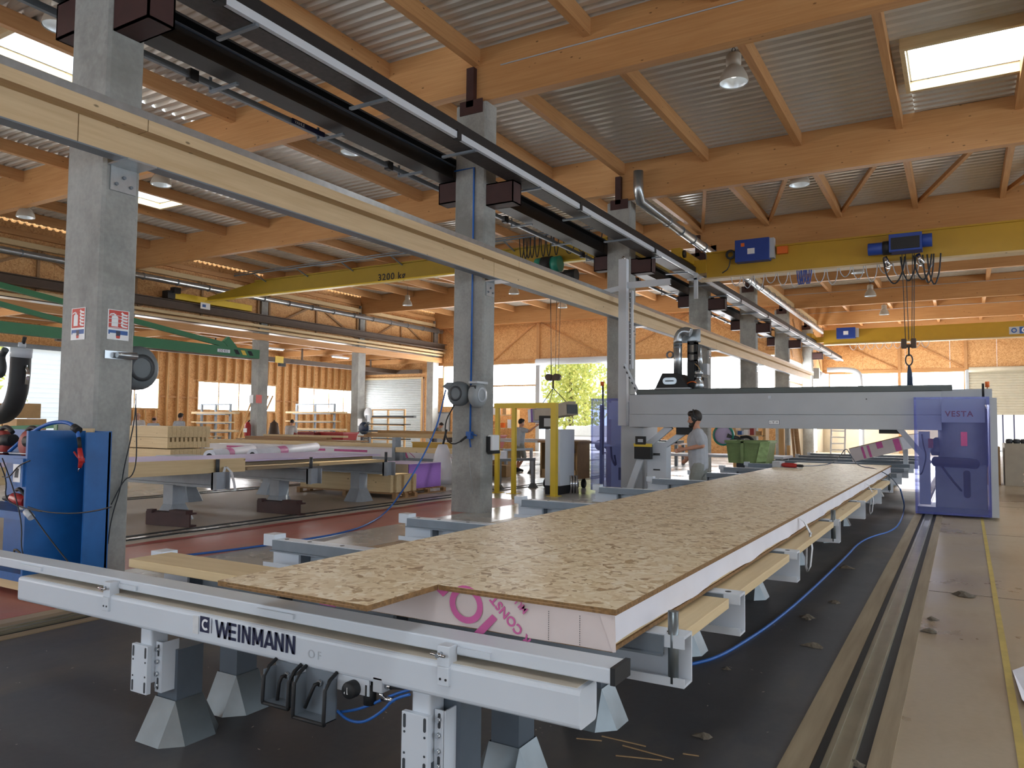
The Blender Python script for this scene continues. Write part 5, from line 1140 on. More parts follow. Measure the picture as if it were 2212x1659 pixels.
# ================================================================ green jib crane with vacuum lifter
j = thing('jib_crane', (-14.2, 8, 3.1), label='green jib crane arm with tension bars reaching from behind the nearest column', cat='jib crane')
p0 = Vector((-14.5, 6.0, 3.22)); p1 = at(557, 766, y=12.0)
MB().bar(p0, p1, .14, .2).build('arm', 'jib_green', j)
e = p0+(p1-p0)*.93
for dz in (0,): MB().bar((p0.x, p0.y, p0.z+.85), p1-(p1-p0)*.12+Vector((0, 0, .12)), .08, .1).build('tension_bar', 'jib_green', j)
MB().bar((p0.x-.02, p0.y, p0.z+.55), p0+(p1-p0)*.45+Vector((0, 0, .1)), .08, .09).build('tension_bar', 'jib_green', j)
MB().bar(p1-(p1-p0)*.13+Vector((0, 0, .1)), p1-(p1-p0)*.11+Vector((0, 0, .22)), .1, .3).build('tie_lug', 'jib_green', j)
MB().cyl((p0.x, p0.y-.1, 0), (p0.x, p0.y-.1, 4.2), .14).build('mast', 'jib_green', j)
d = (p1-p0).normalized(); q = p1-d*.62; sd_ = Vector((d.y, -d.x, 0)); sd_ = sd_ if sd_.x > 0 else -sd_
def on_arm(t, zz): return p1-d*t+sd_*.075+Vector((0, 0, zz))
MB().add([on_arm(1.05, -.04), on_arm(.75, -.04), on_arm(.75, .03), on_arm(1.05, .03)], [(0, 1, 2, 3)]).build('load_label', 'sign_white', j)
text('load_text', '250 KG', 'rubber', j, on_arm(1.03, -.03)+sd_*.003, .075, sd_, d, ext=.0005)
for i in range(3): MB().add([on_arm(.6-i*.17, -.05), on_arm(.5-i*.17, -.05), on_arm(.56-i*.17, .05), on_arm(.66-i*.17, .05)], [(0, 1, 2, 3)]).build('hazard_stripe', 'rubber' if i % 2 == 0 else 'paint_yellow', j)
v = thing('vacuum_lifter', (-11.9, 6, 1.6), label='black ribbed vacuum lifter hose hanging from the green jib at the left edge', cat='vacuum lifter')
hy = 7.1
def vp(px, py): return at(px, py, y=hy)
m = MB(); pts = [vp(45, 770), vp(43, 810), vp(38, 850), vp(25, 885), vp(0, 900), vp(-40, 890)]
m.tube(pts, .16, 16, smooth=2).build('hose', 'rubber', v)
MB().cyl(vp(45, 772), vp(47, 752), .17).cyl(vp(47, 752), vp(48, 740), .06).build('hose_head', 'light_grey', v); MB().cyl(vp(50, 742), vp(54, 728), .03).build('trolley_hook', 'rubber', v)
MB().tube([vp(12, 755), vp(2, 770), vp(8, 795), vp(0, 815), vp(-20, 790)], .06, 10, smooth=2).build('air_tube', 'dark_grey', v); MB().tube([vp(58, 790), vp(60, 810), vp(57, 830)], .03, 6).build('shackle', 'chrome', v)
# ================================================================ trestles and timber in the left bay
def big_trestle(y, xe, xleg, zt, lab, xl=-16):
    t = thing('timber_trestle', (xleg, y, 0), label=lab, cat='trestle', group='grey steel trestles of the left bay')
    MB().box(xl, xe, y-.07, y+.07, zt-.23, zt-.19).box(xl, xe, y-.01, y+.01, zt-.2, zt).box(xl, xe, y-.07, y+.07, zt-.03, zt).build('cross_beam', 'trestle_grey', t)
    MB().box(xe-.02, xe+.02, y-.13, y+.13, zt-.25, zt+.02).box(xe-.02, xe+.1, y-.13, y-.11, zt-.25, zt+.02).box(xe-.02, xe+.1, y+.11, y+.13, zt-.25, zt+.02).build('end_channel', 'trestle_grey', t)
    MB().cyl((xe-.045, y, zt), (xe-.045, y, zt+.22), .03).build('stop_pin', 'dark_grey', t)
    for xx in (xleg, xleg-2.6):
        lg = MB().box(xx-.12, xx+.12, y-.12, y+.12, .25, zt-.22).build('leg', 'trestle_grey', t); sub(foot(MB(), xx, y, .26, .26, .12, .1).build('foot', 'trestle_grey', t), lg)
big_trestle(8.05, -10.02, -11.1, .79, 'grey steel trestle under the pale laminated beam nearest the first column', -13.6)
big_trestle(10.05, -10.02, -10.85, .76, 'grey steel trestle in the middle of the left bay row', -13.6)
big_trestle(12.1, -10.0, -10.75, .8, 'grey steel trestle beside the purple edged boards', -13.6)
def timber(x0, x1, y0, y1, z0, z1, mat, lab, name='timber_beam', cat='timber', grp=None):
    return tag(MB().box(x0, x1, y0, y1, z0, z1).build(name, mat, bevel=.006), lab, cat, grp)
# white-ish beam lying on trestle 1, oblique planks behind
def obar(p, q, w, h, mat, lab, name='timber_beam', cat='timber', grp=None):
    return tag(MB().bar(p, q, w, h).build(name, mat, bevel=.005), lab, cat, grp)
obar((-10.24, 4.2, .90), (-10.15, 8.62, .90), .1, .215, 'pale_y', 'pale laminated beam standing on edge across the nearest grey trestle')
timber(-12.6, -10.35, 5.2, 8.9, .935, .965, 'lilac_board', 'lilac sheet lying behind the pale laminated beam', 'lilac_sheet', 'sheet')
timber(-12.4, -10.5, 5.3, 8.8, .795, .93, 'pale_y', 'pale wall frame under the nearer lilac sheet', 'wall_frame', 'wall frame')
timber(-12.9, -10.85, 9.3, 12.9, .90, .93, 'lilac_board', 'lilac sheet on the farther grey trestles', 'lilac_sheet', 'sheet')
timber(-12.7, -11.0, 9.4, 12.8, .81, .895, 'brown_y', 'brown frame under the farther lilac sheet', 'wall_frame', 'wall frame')
timber(-10.85, -10.2, 8.75, 10.35, .80, .845, 'brown_y', 'wide plank between the first and second grey trestle', 'wide_plank', 'plank')
timber(-10.8, -10.2, 10.4, 12.35, .805, .85, 'pale_y', 'wide plank between the second and third grey trestle', 'wide_plank', 'plank')
sl = thing('lifting_sling', (-10.05, 8.3, .5), label='white webbing sling with a blue label hanging off the pale laminated beam', cat='sling')
m = MB()
for pts in ([(487, 1008), (482, 1025), (480, 1048)], [(489, 1008), (500, 1020), (506, 1045), (508, 1060), (498, 1062)]):
    vv = [at(px, py, x=-10.05) for px, py in pts]; vs = []
    for w_ in vv: vs += [w_+Vector((0, -.025, 0)), w_+Vector((0, .025, 0))]
    m.add(vs, [(2*i, 2*i+1, 2*i+3, 2*i+2) for i in range(len(vv)-1)])
m.build('webbing', 'webbing', sl); k = at(480, 1045, x=-10.045); MB().box(-10.046, -10.04, k.y-.027, k.y+.027, k.z-.04, k.z+.04).build('sewn_label', 'crane_blue', sl)
# loose steel channels on the floor
def steel(px0, py0, px1, py1, lab):
    a = at(px0, py0, z=0); b_ = at(px1, py1, z=0); d = (b_-a).normalized(); n = Vector((-d.y, d.x, 0))
    r = thing('steel_channel', tuple((a+b_)/2), label=lab, cat='steel channel', group='rusty steel channels on the left bay floor')
    u = Vector((0, 0, 1))
    MB().bar(a+u*.11, b_+u*.11, .03, .2).bar(a+n*.06+u*.015, b_+n*.06+u*.015, .14, .025).bar(a+n*.06+u*.2, b_+n*.06+u*.2, .14, .025).build('profile', 'primer_red', r)
    MB().bar(a+u*.22+d*.05, a+u*.22+d*.15, .1, .05).bar(b_+u*.23-d*.35, b_+u*.23-d*.02, .14, .05).build('welded_block', 'primer_red', r)
steel(316, 1133, 410, 1140, 'rusty steel channel on the floor at the first left bay trestle'); steel(556, 1106, 648, 1114, 'rusty steel channel on the floor at the second left bay trestle')
# timber stack on a pallet and the purple boards
def pallet(x0, x1, y0, y1, lab):
    t = thing('pallet', ((x0+x1)/2, (y0+y1)/2, 0), label=lab, cat='pallet')
    for i in range(5): yy = y0+(y1-y0)*i/5; MB().box(x0, x1, yy, yy+(y1-y0)*.13, .1, .125).build('deck_board', 'brown_x', t)
    for i in range(3):
        xx = x0+(x1-x0-.1)*i/2
        for jn in range(3): yy = y0+(y1-y0-.1)*jn/2; MB().box(xx, xx+.1, yy, yy+.1, .022, .1).build('block', 'brown_x', t)
        MB().box(xx, xx+.1, y0, y1, 0, .022).build('runner', 'brown_x', t)
pallet(-13.2, -10.3, 12.75, 13.5, 'wooden pallet under the stacked beams'); pallet(-11.95, -10.6, 13.65, 15.0, 'wooden pallet under the purple edged boards')
for i in range(7):
    x1 = -10.35
    timber(-13.1, x1-(.1 if i == 0 else .03*(i % 3)), 12.76+i*.11, 12.86+i*.11, .128, .50, 'pale_x', 'brown beam standing on edge on the pallet, %s of seven from the camera' % ('first', 'second', 'third', 'fourth', 'fifth', 'sixth', 'seventh')[i], 'stacked_beam', 'timber', 'beams on the pallet beside the purple boards')
pb = thing('purple_board_stack', (-11.3, 14.3, .127), label='stack of purple edged boards on a pallet beyond the trestles', cat='board stack')
for i in range(24): MB().box(-11.9, -10.7, 13.7, 14.92, .13+i*.023, .13+i*.023+.0215).build('board', 'purple_board', pb)
MB().box(-11.9, -10.72, 13.685, 13.698, .13, .68).build('brown_wrap', 'beige_box', pb); MB().box(-11.9, -10.7, 13.7, 14.92, .682, .69).build('top_board', 'lilac_board', pb)
# white bag on a stand
sb = thing('white_sack', (-12, 16.8, 0), label='tall white plastic sack standing right of the purple boards', cat='sack')
k = at(955, 1045, z=0); MB().lathe([(.02, 0), (.3, .0), (.33, .15), (.28, .5), (.2, .85), (.12, 1.05), (.0, 1.06)], (k.x, k.y, 0), 14).build('bag', 'membrane_white', sb); MB().cyl((k.x, k.y, 1.0), (k.x+.12, k.y, 1.45), .03).build('black_handle', 'rubber', sb)
tt = thing('roller_table', (-12.6, 17.6, 0), label='grey steel table with wooden rails behind the white sack', cat='table')
for xx in (-13.8, -12.3, -11.1):
    MB().box(xx-.06, xx+.06, 17.3, 17.42, .12, .78).build('leg', 'steel_grey', tt); foot(MB(), xx, 17.36, .14, .16, .06, .06).build('foot', 'foot_steel', tt)
MB().box(-14, -10.6, 17.25, 17.5, .78, .92).build('table_rail', 'pale_x', tt); MB().box(-14.1, -13.98, 17.25, 17.5, .5, 1.2).build('end_post', 'steel_grey', tt)
# long pale beam and yellow girder before the red bins
timber(-26.5, -16.3, 20.06, 20.31, .68, .92, 'pale_x', 'very long pale beam lying across the middle of the left bay')
gy = thing('yellow_girder', (-13.5, 21, .6), label='low yellow lifting beam right of the long pale beam', cat='lifting beam')
MB().box(-16.2, -13.4, 20.9, 21.05, .72, .96).box(-16.2, -13.4, 20.85, 21.1, .94, .98).build('beam', 'crane_yellow', gy); MB().cyl((-14.6, 20.95, 1.0), (-14.6, 20.95, 1.15), .16).build('lifting_lug', 'brown_steel', gy)
for x in (-15.8, -13.7): MB().box(x-.1, x+.1, 20.9, 21.05, 0, .72).build('support', 'steel_grey', gy)
for x in (-25.5, -21, -17): timber(x-.1, x+.1, 20.04, 20.33, 0, .678, 'steel_grey', 'grey stand under the long pale beam at %s' % {-25.5: 'its left end', -21: 'its middle', -17: 'its right end'}[x], 'beam_stand', 'stand')
# second panel with printed membrane behind
wp = thing('wrapped_panel', (-16.5, 18.4, .5), label='white wrapped wall panel with magenta print in the middle of the left bay', cat='wall panel')
MB().box(-24, -11.9, 18.6, 20, .55, .8).build('body', 'membrane_white', wp); MB().box(-23.5, -12.4, 18.62, 19.95, .0, .55).build('stand', 'steel_grey', wp)
for x in (-22.8, -19.4, -17.6): MB().box(x, x+1.4, 18.592, 18.6, .68, .75).build('print_band', 'magenta', wp)
text('print_word', '\u2227', 'magenta', wp, (-14.9, 18.592, .55), .5, (0, -1, 0), (1, 0, 0), ext=.001, bold=.01)
for x0, s in ((-14.6, 1), (-14.3, 1), (-13.3, -1), (-13.0, -1)): MB().bar((x0, 18.592, .57), (x0+.3*s*-1, 18.592, .78), .004, .05, (0, 1, 0)).build('print_stroke', 'magenta', wp)
# white membrane rolls
for i, (pa, pb_, lab) in enumerate((((452, 985), (545, 972), 'left of the pair'), ((545, 982), (682, 965), 'right of the pair'))):
    a = at(*pa, z=.855); b_ = at(*pb_, z=.855)
    r = thing('membrane_roll', tuple((a+b_)/2), label='white membrane roll with magenta print on the lilac sheet, '+lab, cat='roll', group='membrane rolls')
    MB().cyl(a, b_, .13, n=16).build('roll', 'membrane_white', r); MB().cyl(a+(a-b_).normalized()*.01, a, .06).build('core', 'rubber', r)
    t = a+(b_-a)*.3; t2 = a+(b_-a)*.42; MB().cyl(t, t2, .132, n=16, cap=False).build('print_band', 'magenta', r)
rt = thing('roll_table', (-15.8, 14, 0), label='pale table carrying the white membrane rolls', cat='table')
MB().box(-17.9, -13.75, 12.4, 13.3, .66, .722).build('table_top', 'light_grey', rt); MB().box(-17.9, -13.75, 15.2, 16.0, .66, .722).build('table_top', 'light_grey', rt); MB().box(-14.1, -13.9, 12.4, 16, .6, .66).build('table_rail', 'steel_grey', rt); MB().box(-17.7, -17.5, 12.4, 16, .6, .66).build('table_rail', 'steel_grey', rt)
for x in (-17.6, -14.0):
    for y in (12.6, 15.6): MB().box(x-.06, x+.06, y-.06, y+.06, 0, .66).build('leg', 'steel_grey', rt)
# stack of notched beams
ORDN = ('first', 'second', 'third', 'fourth', 'fifth', 'sixth', 'seventh', 'eighth', 'ninth', 'tenth', 'eleventh', 'twelfth')
def stack(x1, nb, y0, z0, h, wd, lab, grp, notch=False):
    for i in range(nb):
        m = MB(); y = y0+i*wd
        if notch: m.box(x1-2.6, x1, y, y+wd-.006, z0, z0+h*.6).box(x1-2.6, x1, y, y+wd*.55, z0+h*.6, z0+h)
        else: m.box(x1-2.6, x1, y, y+wd-.006, z0, z0+h)
        tag(m.build('notched_beam' if notch else 'short_beam', 'pale_x'), lab % ORDN[i], 'timber', grp)
stack(-21.1, 10, 15.0, 1.10, .34, .155, 'beam of the upper layer in the stack before the workers, %s from the camera', 'upper layer of the beam stack')
stack(-21.1, 10, 15.0, .76, .33, .155, 'notched beam of the middle layer in the stack, %s from the camera', 'middle layer of the beam stack', True)
stack(-20.8, 10, 14.9, .45, .28, .155, 'beam of the bottom layer in the stack, %s from the camera', 'bottom layer of the beam stack')
bs = thing('stack_bench', (-22, 15.7, 0), label='low dark bench under the beam stack', cat='bench')
MB().box(-23.6, -20.7, 14.85, 16.5, .36, .44).build('bench_top', 'brown_x', bs)
for x in (-23.4, -20.9):
    for y in (15, 16.3): MB().box(x-.06, x+.06, y-.06, y+.06, 0, .36).build('leg', 'dark_grey', bs)
# ---------------------------------------------------------------- far left clutter
def bin_(x0, x1, y0, y1, z0, z1, mat, lab, t=.14):
    r = thing('tip_bin', ((x0+x1)/2, (y0+y1)/2, 0), label=lab, cat='bin')
    vs = [(x0+t, y0+t, z0), (x1-t, y0+t, z0), (x1-t, y1-t, z0), (x0+t, y1-t, z0), (x0, y0, z1), (x1, y0, z1), (x1, y1, z1), (x0, y1, z1)]
    MB().add(vs, [(3, 2, 1, 0), (0, 1, 5, 4), (1, 2, 6, 5), (2, 3, 7, 6), (3, 0, 4, 7)]).build('tub', mat, r)
    MB().box(x0-.03, x1+.03, y0-.03, y0+.03, z1-.04, z1+.02).box(x0-.03, x1+.03, y1-.03, y1+.03, z1-.04, z1+.02).box(x0-.03, x0+.03, y0, y1, z1-.04, z1+.02).box(x1-.03, x1+.03, y0, y1, z1-.04, z1+.02).build('rim', mat, r)
    MB().box(x0+.2, x1-.2, y0+.2, y1-.2, 0.0, z0).build('base_frame', 'dark_grey', r)
    return r
bin_(-27.0, -25.5, 25.6, 26.6, .45, 1.15, 'dull_red', 'dark red tipping bin beside the bent worker in the left bay'); bin_(-25.4, -24.0, 25.9, 26.9, .45, 1.15, 'red_plastic', 'bright red tipping bin right of the dark red one')
bin_(-20.2, -18.0, 29, 30.2, .4, 1.1, 'dull_red', 'rusty red bin under the far white bench')
def rack(px, py0, py1, y, w, lab, n=4, poles='steel_grey', load='pale_x'):
    k = at(px, py1, y=y); k0 = at(px, py0, y=y); x = k.x; zt = k0.z; zb = 0
    r = thing('timber_rack', (x, y, 0), label=lab, cat='rack')
    for i in range(3): MB().box(x-w/2+i*w/2-.05, x-w/2+i*w/2+.05, y-.05, y+.05, zb, zt-(.0 if i == 1 else .0)).build('upright', poles, r)
    MB().box(x-w/2, x+w/2, y-.04, y+.04, zt-.08, zt).build('top_bar', poles, r)
    for i in range(n):
        z = zt*.25+i*zt*.18
        MB().box(x-w*.7, x+w*(.7+.15*(i % 2)), y-.3, y-.06, z, z+.06+.05*(i % 2)).build('stored_board', load, r)
        MB().box(x-w/2, x+w/2, y-.32, y+.04, z-.05, z).build('arm', poles, r)
rack(465, 872, 935, 26.2, 2.2, 'steel cantilever rack with boards before the left window of the stud wall')
rack(680, 872, 930, 32.5, 3.0, 'steel cantilever rack with boards before the right window of the stud wall')
rack(838, 884, 930, 37, 2.6, 'timber frame rack of black pipes before the grey shutter', 4, 'pale_z', 'rubber')
# leaning sticks
ls = [at(px, 930, y=28) for px in (505, 512, 520, 528, 535)]
for i, p in enumerate(ls):
    tag(MB().bar((p.x, 28, 0), (p.x+1.0+.1*i, 28.4, 3.0), .08, .06).build('leaning_batten', 'pale_z', None), 'pale batten leaning on the stud wall behind the third left column, %s from the left' % ORDN[i], 'batten', 'battens leaning before the window')
# benches and low stock between
def bench(x0, x1, y0, y1, z, mat, lab, name='work_bench'):
    r = thing(name, ((x0+x1)/2, (y0+y1)/2, 0), label=lab, cat='bench')
    MB().box(x0, x1, y0, y1, z-.06, z).build('bench_top', mat, r)
    for x in (x0+.15, x1-.15):
        for y in (y0+.15, y1-.15): MB().box(x-.06, x+.06, y-.06, y+.06, 0, z-.06).build('leg', 'steel_grey', r)
    return r
bench(-27, -20.5, 22.5, 23.6, .9, 'brown_x', 'long brown bench behind the beam stack'); bench(-25, -19.2, 28.0, 28.8, 1.0, 'pale_x', 'long pale bench with planks before the grey shutter'); bench(-19, -11.5, 27.0, 28.2, .95, 'light_grey', 'white bench right of the pale bench')
bench(-35, -31, 24.0, 25.1, .9, 'pale_x', 'pale bench below the stud wall window')
for i, (x0, x1, y, z, h, m_) in enumerate(((-24.8, -19.4, 28.2, 1.0, .14, 'pale_x'), (-24.2, -19.5, 28.5, 1.14, .12, 'cardboard'), (-18.8, -12.6, 27.3, .95, .08, 'membrane_pink'), (-26.8, -22, 22.8, .9, .1, 'brown_x'), (-26, -21.4, 23.1, 1.0, .08, 'pale_x'), (-34.6, -31.6, 24.4, .9, .25, 'brown_x'), (-34.4, -32, 24.4, 1.15, .12, 'dull_red'))):
    timber(x0, x1, y, y+.3, z, z+h, m_, ('long plank on the pale bench', 'tan plank on top of the pale bench stock', 'pinkish wrapped board on the white bench', 'brown board on the long brown bench', 'pale board on the long brown bench', 'brown boards on the bench below the window', 'red box on the boards below the window')[i], 'stock_board', 'board')
ms_ = thing('mitre_saw', (-19.5, 28.4, 1.0), label='grey mitre saw on the pale bench before the second left column', cat='power tool')
k = at(786, 925, y=28); MB().lathe([(0, -.03), (.3, -.03), (.3, .03), (0, .03)], (k.x, 28, k.z), 18, 'y').build('blade', 'cable_blue', ms_); MB().box(k.x-.2, k.x+.3, 27.8, 28.2, 1.16, k.z-.15).build('saw_base', 'dark_grey', ms_); MB().cyl((k.x+.1, 28, k.z+.1), (k.x+.3, 28, k.z+.25), .08).build('saw_motor', 'drum_grey', ms_)
fe = thing('fire_extinguisher', (-29, 25.2, 0), label='red fire extinguisher hung by the third left column', cat='fire extinguisher')
k = at(535, 925, y=25.6); MB().lathe([(0, 0), (.14, .0), (.15, .05), (.15, .55), (.08, .68), (.03, .72), (0, .72)], (k.x, 25.6, k.z-.4), 14).build('cylinder', 'red_plastic', fe); MB().cyl((k.x, 25.6, k.z+.3), (k.x+.12, 25.6, k.z+.38), .03).build('valve', 'rubber', fe); MB().box(k.x-.05, k.x+.05, 25.6, 25.75, .0, k.z-.4).build('stand', 'dark_grey', fe); MB().box(k.x-.12, k.x+.12, 25.44, 25.46, k.z-.2, k.z).build('label_plate', 'sign_white', fe)
# signs on the left columns
for i, (px, py, kw, lab, mt) in enumerate((((543), 862, {'y': YG[5]-.31}, 'white notice on the shaded face of the third left column', 'sign_white'), (559, 862, {'x': -29.49}, 'red and white notice on the lit face of the third left column', 'sign_red'), (777, 912, {'x': -29.49}, 'white notice on the lit face of the second left column', 'sign_white'))):
    k = at(px, py, **kw); m = MB()
    (m.box(k.x-.14, k.x+.14, kw['y']-.01, kw['y'], k.z-.2, k.z+.2) if 'y' in kw else m.box(kw['x'], kw['x']+.01, k.y-.18, k.y+.18, k.z-.2, k.z+.2)); tag(m.build('notice', mt), lab, 'sign')
fn = thing('wall_fan', (-29.3, 33.5, 3), label='white wall fan on the second left column', cat='fan')
k = at(791, 893, x=-29.3); MB().lathe([(.0, 0), (.1, .02), (.28, .05), (.35, .1), (.35, .14)], (-29.45, k.y+.2, k.z), 18, 'x').build('fan_dish', 'sign_white', fn); MB().box(-29.5, -29.3, k.y+.1, k.y+.3, k.z-.5, k.z-.1).build('bracket', 'light_grey', fn)
# ---------------------------------------------------------------- yellow barrier, white cabinet, cart
yf = thing('yellow_barrier', (-8.6, 15.4, 0), label='yellow square tube barrier frame right of the second column', cat='barrier')
zt = at(1197, 872, y=15.4).z
for px in (1074, 1110, 1197):
    x = at(px, 1000, y=15.4).x; w_ = .045 if px < 1190 else .065
    MB().box(x-w_, x+w_, 15.4-w_, 15.4+w_, .01, zt-.05).build('post', 'paint_yellow', yf); MB().box(x-.13, x+.13, 15.27, 15.53, 0, .012).build('base_plate', 'paint_yellow', yf)
MB().box(at(1070, 900, y=15.4).x, at(1203, 900, y=15.4).x, 15.33, 15.47, zt-.1, zt+.02).build('top_rail', 'paint_yellow', yf)
wc = thing('white_cabinet', (-7.9, 16, 0), label='tall white electrical cabinet behind the yellow barrier', cat='cabinet')
x0 = at(1177, 1000, y=15.75).x; x1 = at(1210, 1000, y=15.75).x
MB().box(x0, x1+.0, 15.75, 16.5, .2, 1.5).build('body', 'white_paint', wc, bevel=.01); MB().box(x0+.02, x0+.12, 15.74, 16.4, 0, .2).box(x1-.15, x1-.02, 15.74, 16.4, 0, .2).build('plinth', 'rubber', wc)
MB().box(x0+.12, x1-.15, 15.8, 16.4, 0, .2).build('plinth_panel', 'white_paint', wc)
a = at(1166, 898, y=15.9); b_ = at(1194, 927, y=15.9); MB().box(a.x, b_.x, 15.86, 15.95, b_.z, a.z).build('monitor', 'rubber', wc); MB().box(a.x+.14, b_.x, 15.85, 15.86, b_.z+.06, a.z-.06).build('monitor_screen', 'light_grey', wc); MB().cyl(((a.x+b_.x)/2, 15.95, b_.z-.1), ((a.x+b_.x)/2, 15.95, b_.z+.1), .04).build('monitor_arm', 'dark_grey', wc)
for i, px in enumerate((1233, 1239, 1245)):
    p = at(px, 1066, z=0); tag(MB().cyl((p.x, p.y, 0), (p.x, p.y, .42), .035, n=10).build('steel_tube_offcut', 'chrome'), 'short shiny steel tube standing by the white cabinet, %s from the cabinet' % ORDN[i], 'tube', 'steel tubes by the white cabinet')
wt = thing('wooden_cart', (-8.6, 17.9, 0), label='brown wooden tool cart with castors left of the blue guard', cat='cart')
MB().box(-9.3, -8.25, 18.0, 18.04, .25, 1.15).box(-9.3, -9.26, 17.3, 18.04, .25, 1.15).box(-8.29, -8.25, 17.3, 18.04, .25, 1.15).build('cart_body', 'cardboard', wt); MB().box(-9.28, -8.27, 17.32, 18.0, .25, .3).box(-9.28, -8.27, 17.3, 17.34, .3, .48).build('cart_tray', 'cardboard', wt); MB().box(-9.35, -8.2, 17.25, 18.05, 1.15, 1.2).build('cart_top', 'brown_x', wt)
for x in (-9.2, -8.35):
    for y in (17.45, 17.9): MB().lathe([(0, -.03), (.11, -.03), (.11, .03), (0, .03)], (x, y, .11), 14, 'x').build('castor', 'rubber', wt); MB().box(x-.03, x+.03, y-.03, y+.03, .12, .26).build('castor_fork', 'dark_grey', wt)
jk = thing('hanging_jacket', (-8.3, 17.2, .9), label='black and red jacket hung over the wooden cart', cat='jacket')
m = MB(); 
for (c_, r0, r1, h) in (((-8.45, 17.19), .02, .16, 0), ): m.lathe([(.02, 1.36), (.14, 1.32), (.17, 1.1), (.19, .92), (.14, .86), (0, .86)], (c_[0], c_[1]-.02, 0), 12)
m.build('cloth', 'rubber', jk); MB().tube([(-8.62, 17.12, 1.3), (-8.66, 17.08, 1.1), (-8.68, 17.06, .9)], .06, 8).build('sleeve', 'red_plastic', jk)
bgk = thing('tool_bag', (-8.8, 17.6, .3), label='black tool bag in the tray of the wooden cart', cat='bag'); MB().lathe([(0, .302), (.2, .302), (.26, .4), (.22, .52), (.1, .58), (0, .58)], (-8.85, 17.62, 0), 12).build('bag_body', 'rubber', bgk); MB().tube([(-9.0, 17.5, .54), (-8.85, 17.48, .68), (-8.7, 17.5, .54)], .02, 7, smooth=1).build('bag_handle', 'rubber', bgk)
# steel rollers behind the barrier
for i, (px0, px1, py, yb) in enumerate(((1072, 1155, 994, 0), (1088, 1150, 972, 0))):
    a = at(px0, py, z=.72 if i == 0 else .8); b_ = at(px1, py-2, z=.72 if i == 0 else .8)
    r = thing('roller_stand', tuple((a+b_)/2), label='grey steel stand seen through the yellow barrier, %s' % ('nearer' if i == 0 else 'farther'), cat='stand', group='steel stands behind the barrier')
    MB().bar(a, b_, .07, .07).build('top_tube', 'trestle_grey', r)
    for q in (a+(b_-a)*.08, b_-(b_-a)*.04): MB().box(q.x-.04, q.x+.04, q.y-.04, q.y+.04, .1, q.z-.03).build('leg', 'trestle_grey', r); foot(MB(), q.x, q.y, .12, .12, .04, .05).build('foot', 'foot_steel', r)
bench(-14.5, -9.8, 30.0, 31.2, .9, 'membrane_pink', 'pale wrapped bench seen left of the white cabinet'); timber(-12.8, -9.9, 30.1, 31, .91, 1.02, 'rubber', 'black boards lying on the pale wrapped bench', 'black_board', 'board')
for i, (px, py, h) in enumerate(((1080, 1022, .8), (1078, 1030, .35))):
    p = at(px, py, z=0); timber(p.x-.4, p.x+.25, p.y, p.y+.5, 0, h, 'cardboard', 'cardboard box behind the second column, %s' % ('tall' if i == 0 else 'low'), 'cardboard_box', 'box')
sh = thing('storage_shelf', (-24, 39.5, 0), label='wooden storage shelf of orange goods before the far end wall', cat='shelf')
for x in (-26.6, -23.2): MB().box(x-.06, x+.06, 39.6, 40.4, 0, 2.5).build('shelf_post', 'pale_z', sh)
for z in (.6, 1.4, 2.2): MB().box(-26.6, -23.2, 39.6, 40.4, z-.05, z).build('shelf_board', 'pale_x', sh)
for i in range(9): MB().box(-26.4+i*.35, -26.15+i*.35, 39.7, 40.2, 2.2 if i % 2 else 1.4, (2.2 if i % 2 else 1.4)+.3+.1*(i % 3)).build('stored_goods', ('signal_orange', 'cardboard', 'membrane_white')[i % 3], sh)
# ---------------------------------------------------------------- around the gantry
gt = bin_(-4.98-.0, -4.0, 18.9, 19.9, .72, 1.25, 'container_green', 'green tipping container on a cart behind the man with ear defenders', .05)
MB().box(-4.62, -4.55, 18.87, 18.9, .72, 1.25).build('side_rib', 'container_green', gt); MB().add([(-4.25, 18.86, .75), (-4.02, 18.86, .78), (-3.92, 18.86, 1.26), (-4.15, 18.86, 1.24), (-4.25, 18.88, .75), (-4.02, 18.88, .78), (-3.92, 18.88, 1.26), (-4.15, 18.88, 1.24)], [(0, 1, 2, 3), (7, 6, 5, 4), (0, 4, 5, 1), (1, 5, 6, 2), (2, 6, 7, 3), (3, 7, 4, 0)]).build('pale_flap', 'pale_green', gt)
MB().lathe([(0, -.03), (.07, -.03), (.07, .03), (0, .03)], (-4.2, 18.95, .65), 14, 'y').build('wheel', 'rubber', gt)
bench(-8.9, -3.9, 20.3, 21.6, .85, 'membrane_white', 'white work bench beyond the gantry')
k = at(1563, 940, y=20.8); r = thing('chop_saw', (k.x, 20.9, .85), label='chop saw with a pale blue blade guard on the white bench', cat='power tool')
MB().lathe([(.0, -.03), (.24, -.03), (.26, 0), (.24, .03), (0, .03)], (k.x, 20.8, k.z), 20, 'y').build('blade_guard', 'lilac_board', r); MB().lathe([(.24, -.04), (.29, -.04), (.29, .04), (.24, .04)], (k.x, 20.8, k.z), 20, 'y').build('guard_ring', 'teal', r); MB().cyl((k.x+.1, 20.8, k.z), (k.x+.5, 20.9, k.z-.15), .07).box(k.x+.2, k.x+.5, 20.7, 21.1, .86, k.z-.1).build('saw_body', 'dark_grey', r); MB().tube([(k.x+.45, 20.8, k.z-.05), (k.x+.7, 20.8, k.z-.02), (k.x+.85, 20.8, k.z-.25)], .04, 8, smooth=2).build('dust_hose', 'rubber', r)
ws_ = thing('wooden_shelf', (-6.4, 29, 0), label='orange wooden shelf unit right of the green container', cat='shelf')
a = at(1641, 935, y=29).x; b_ = at(1652, 935, y=29).x
for x in (a-.9, b_): MB().box(x-.05, x+.05, 28.9, 29.5, 0, 1.9).build('shelf_post', 'pale_z', ws_)
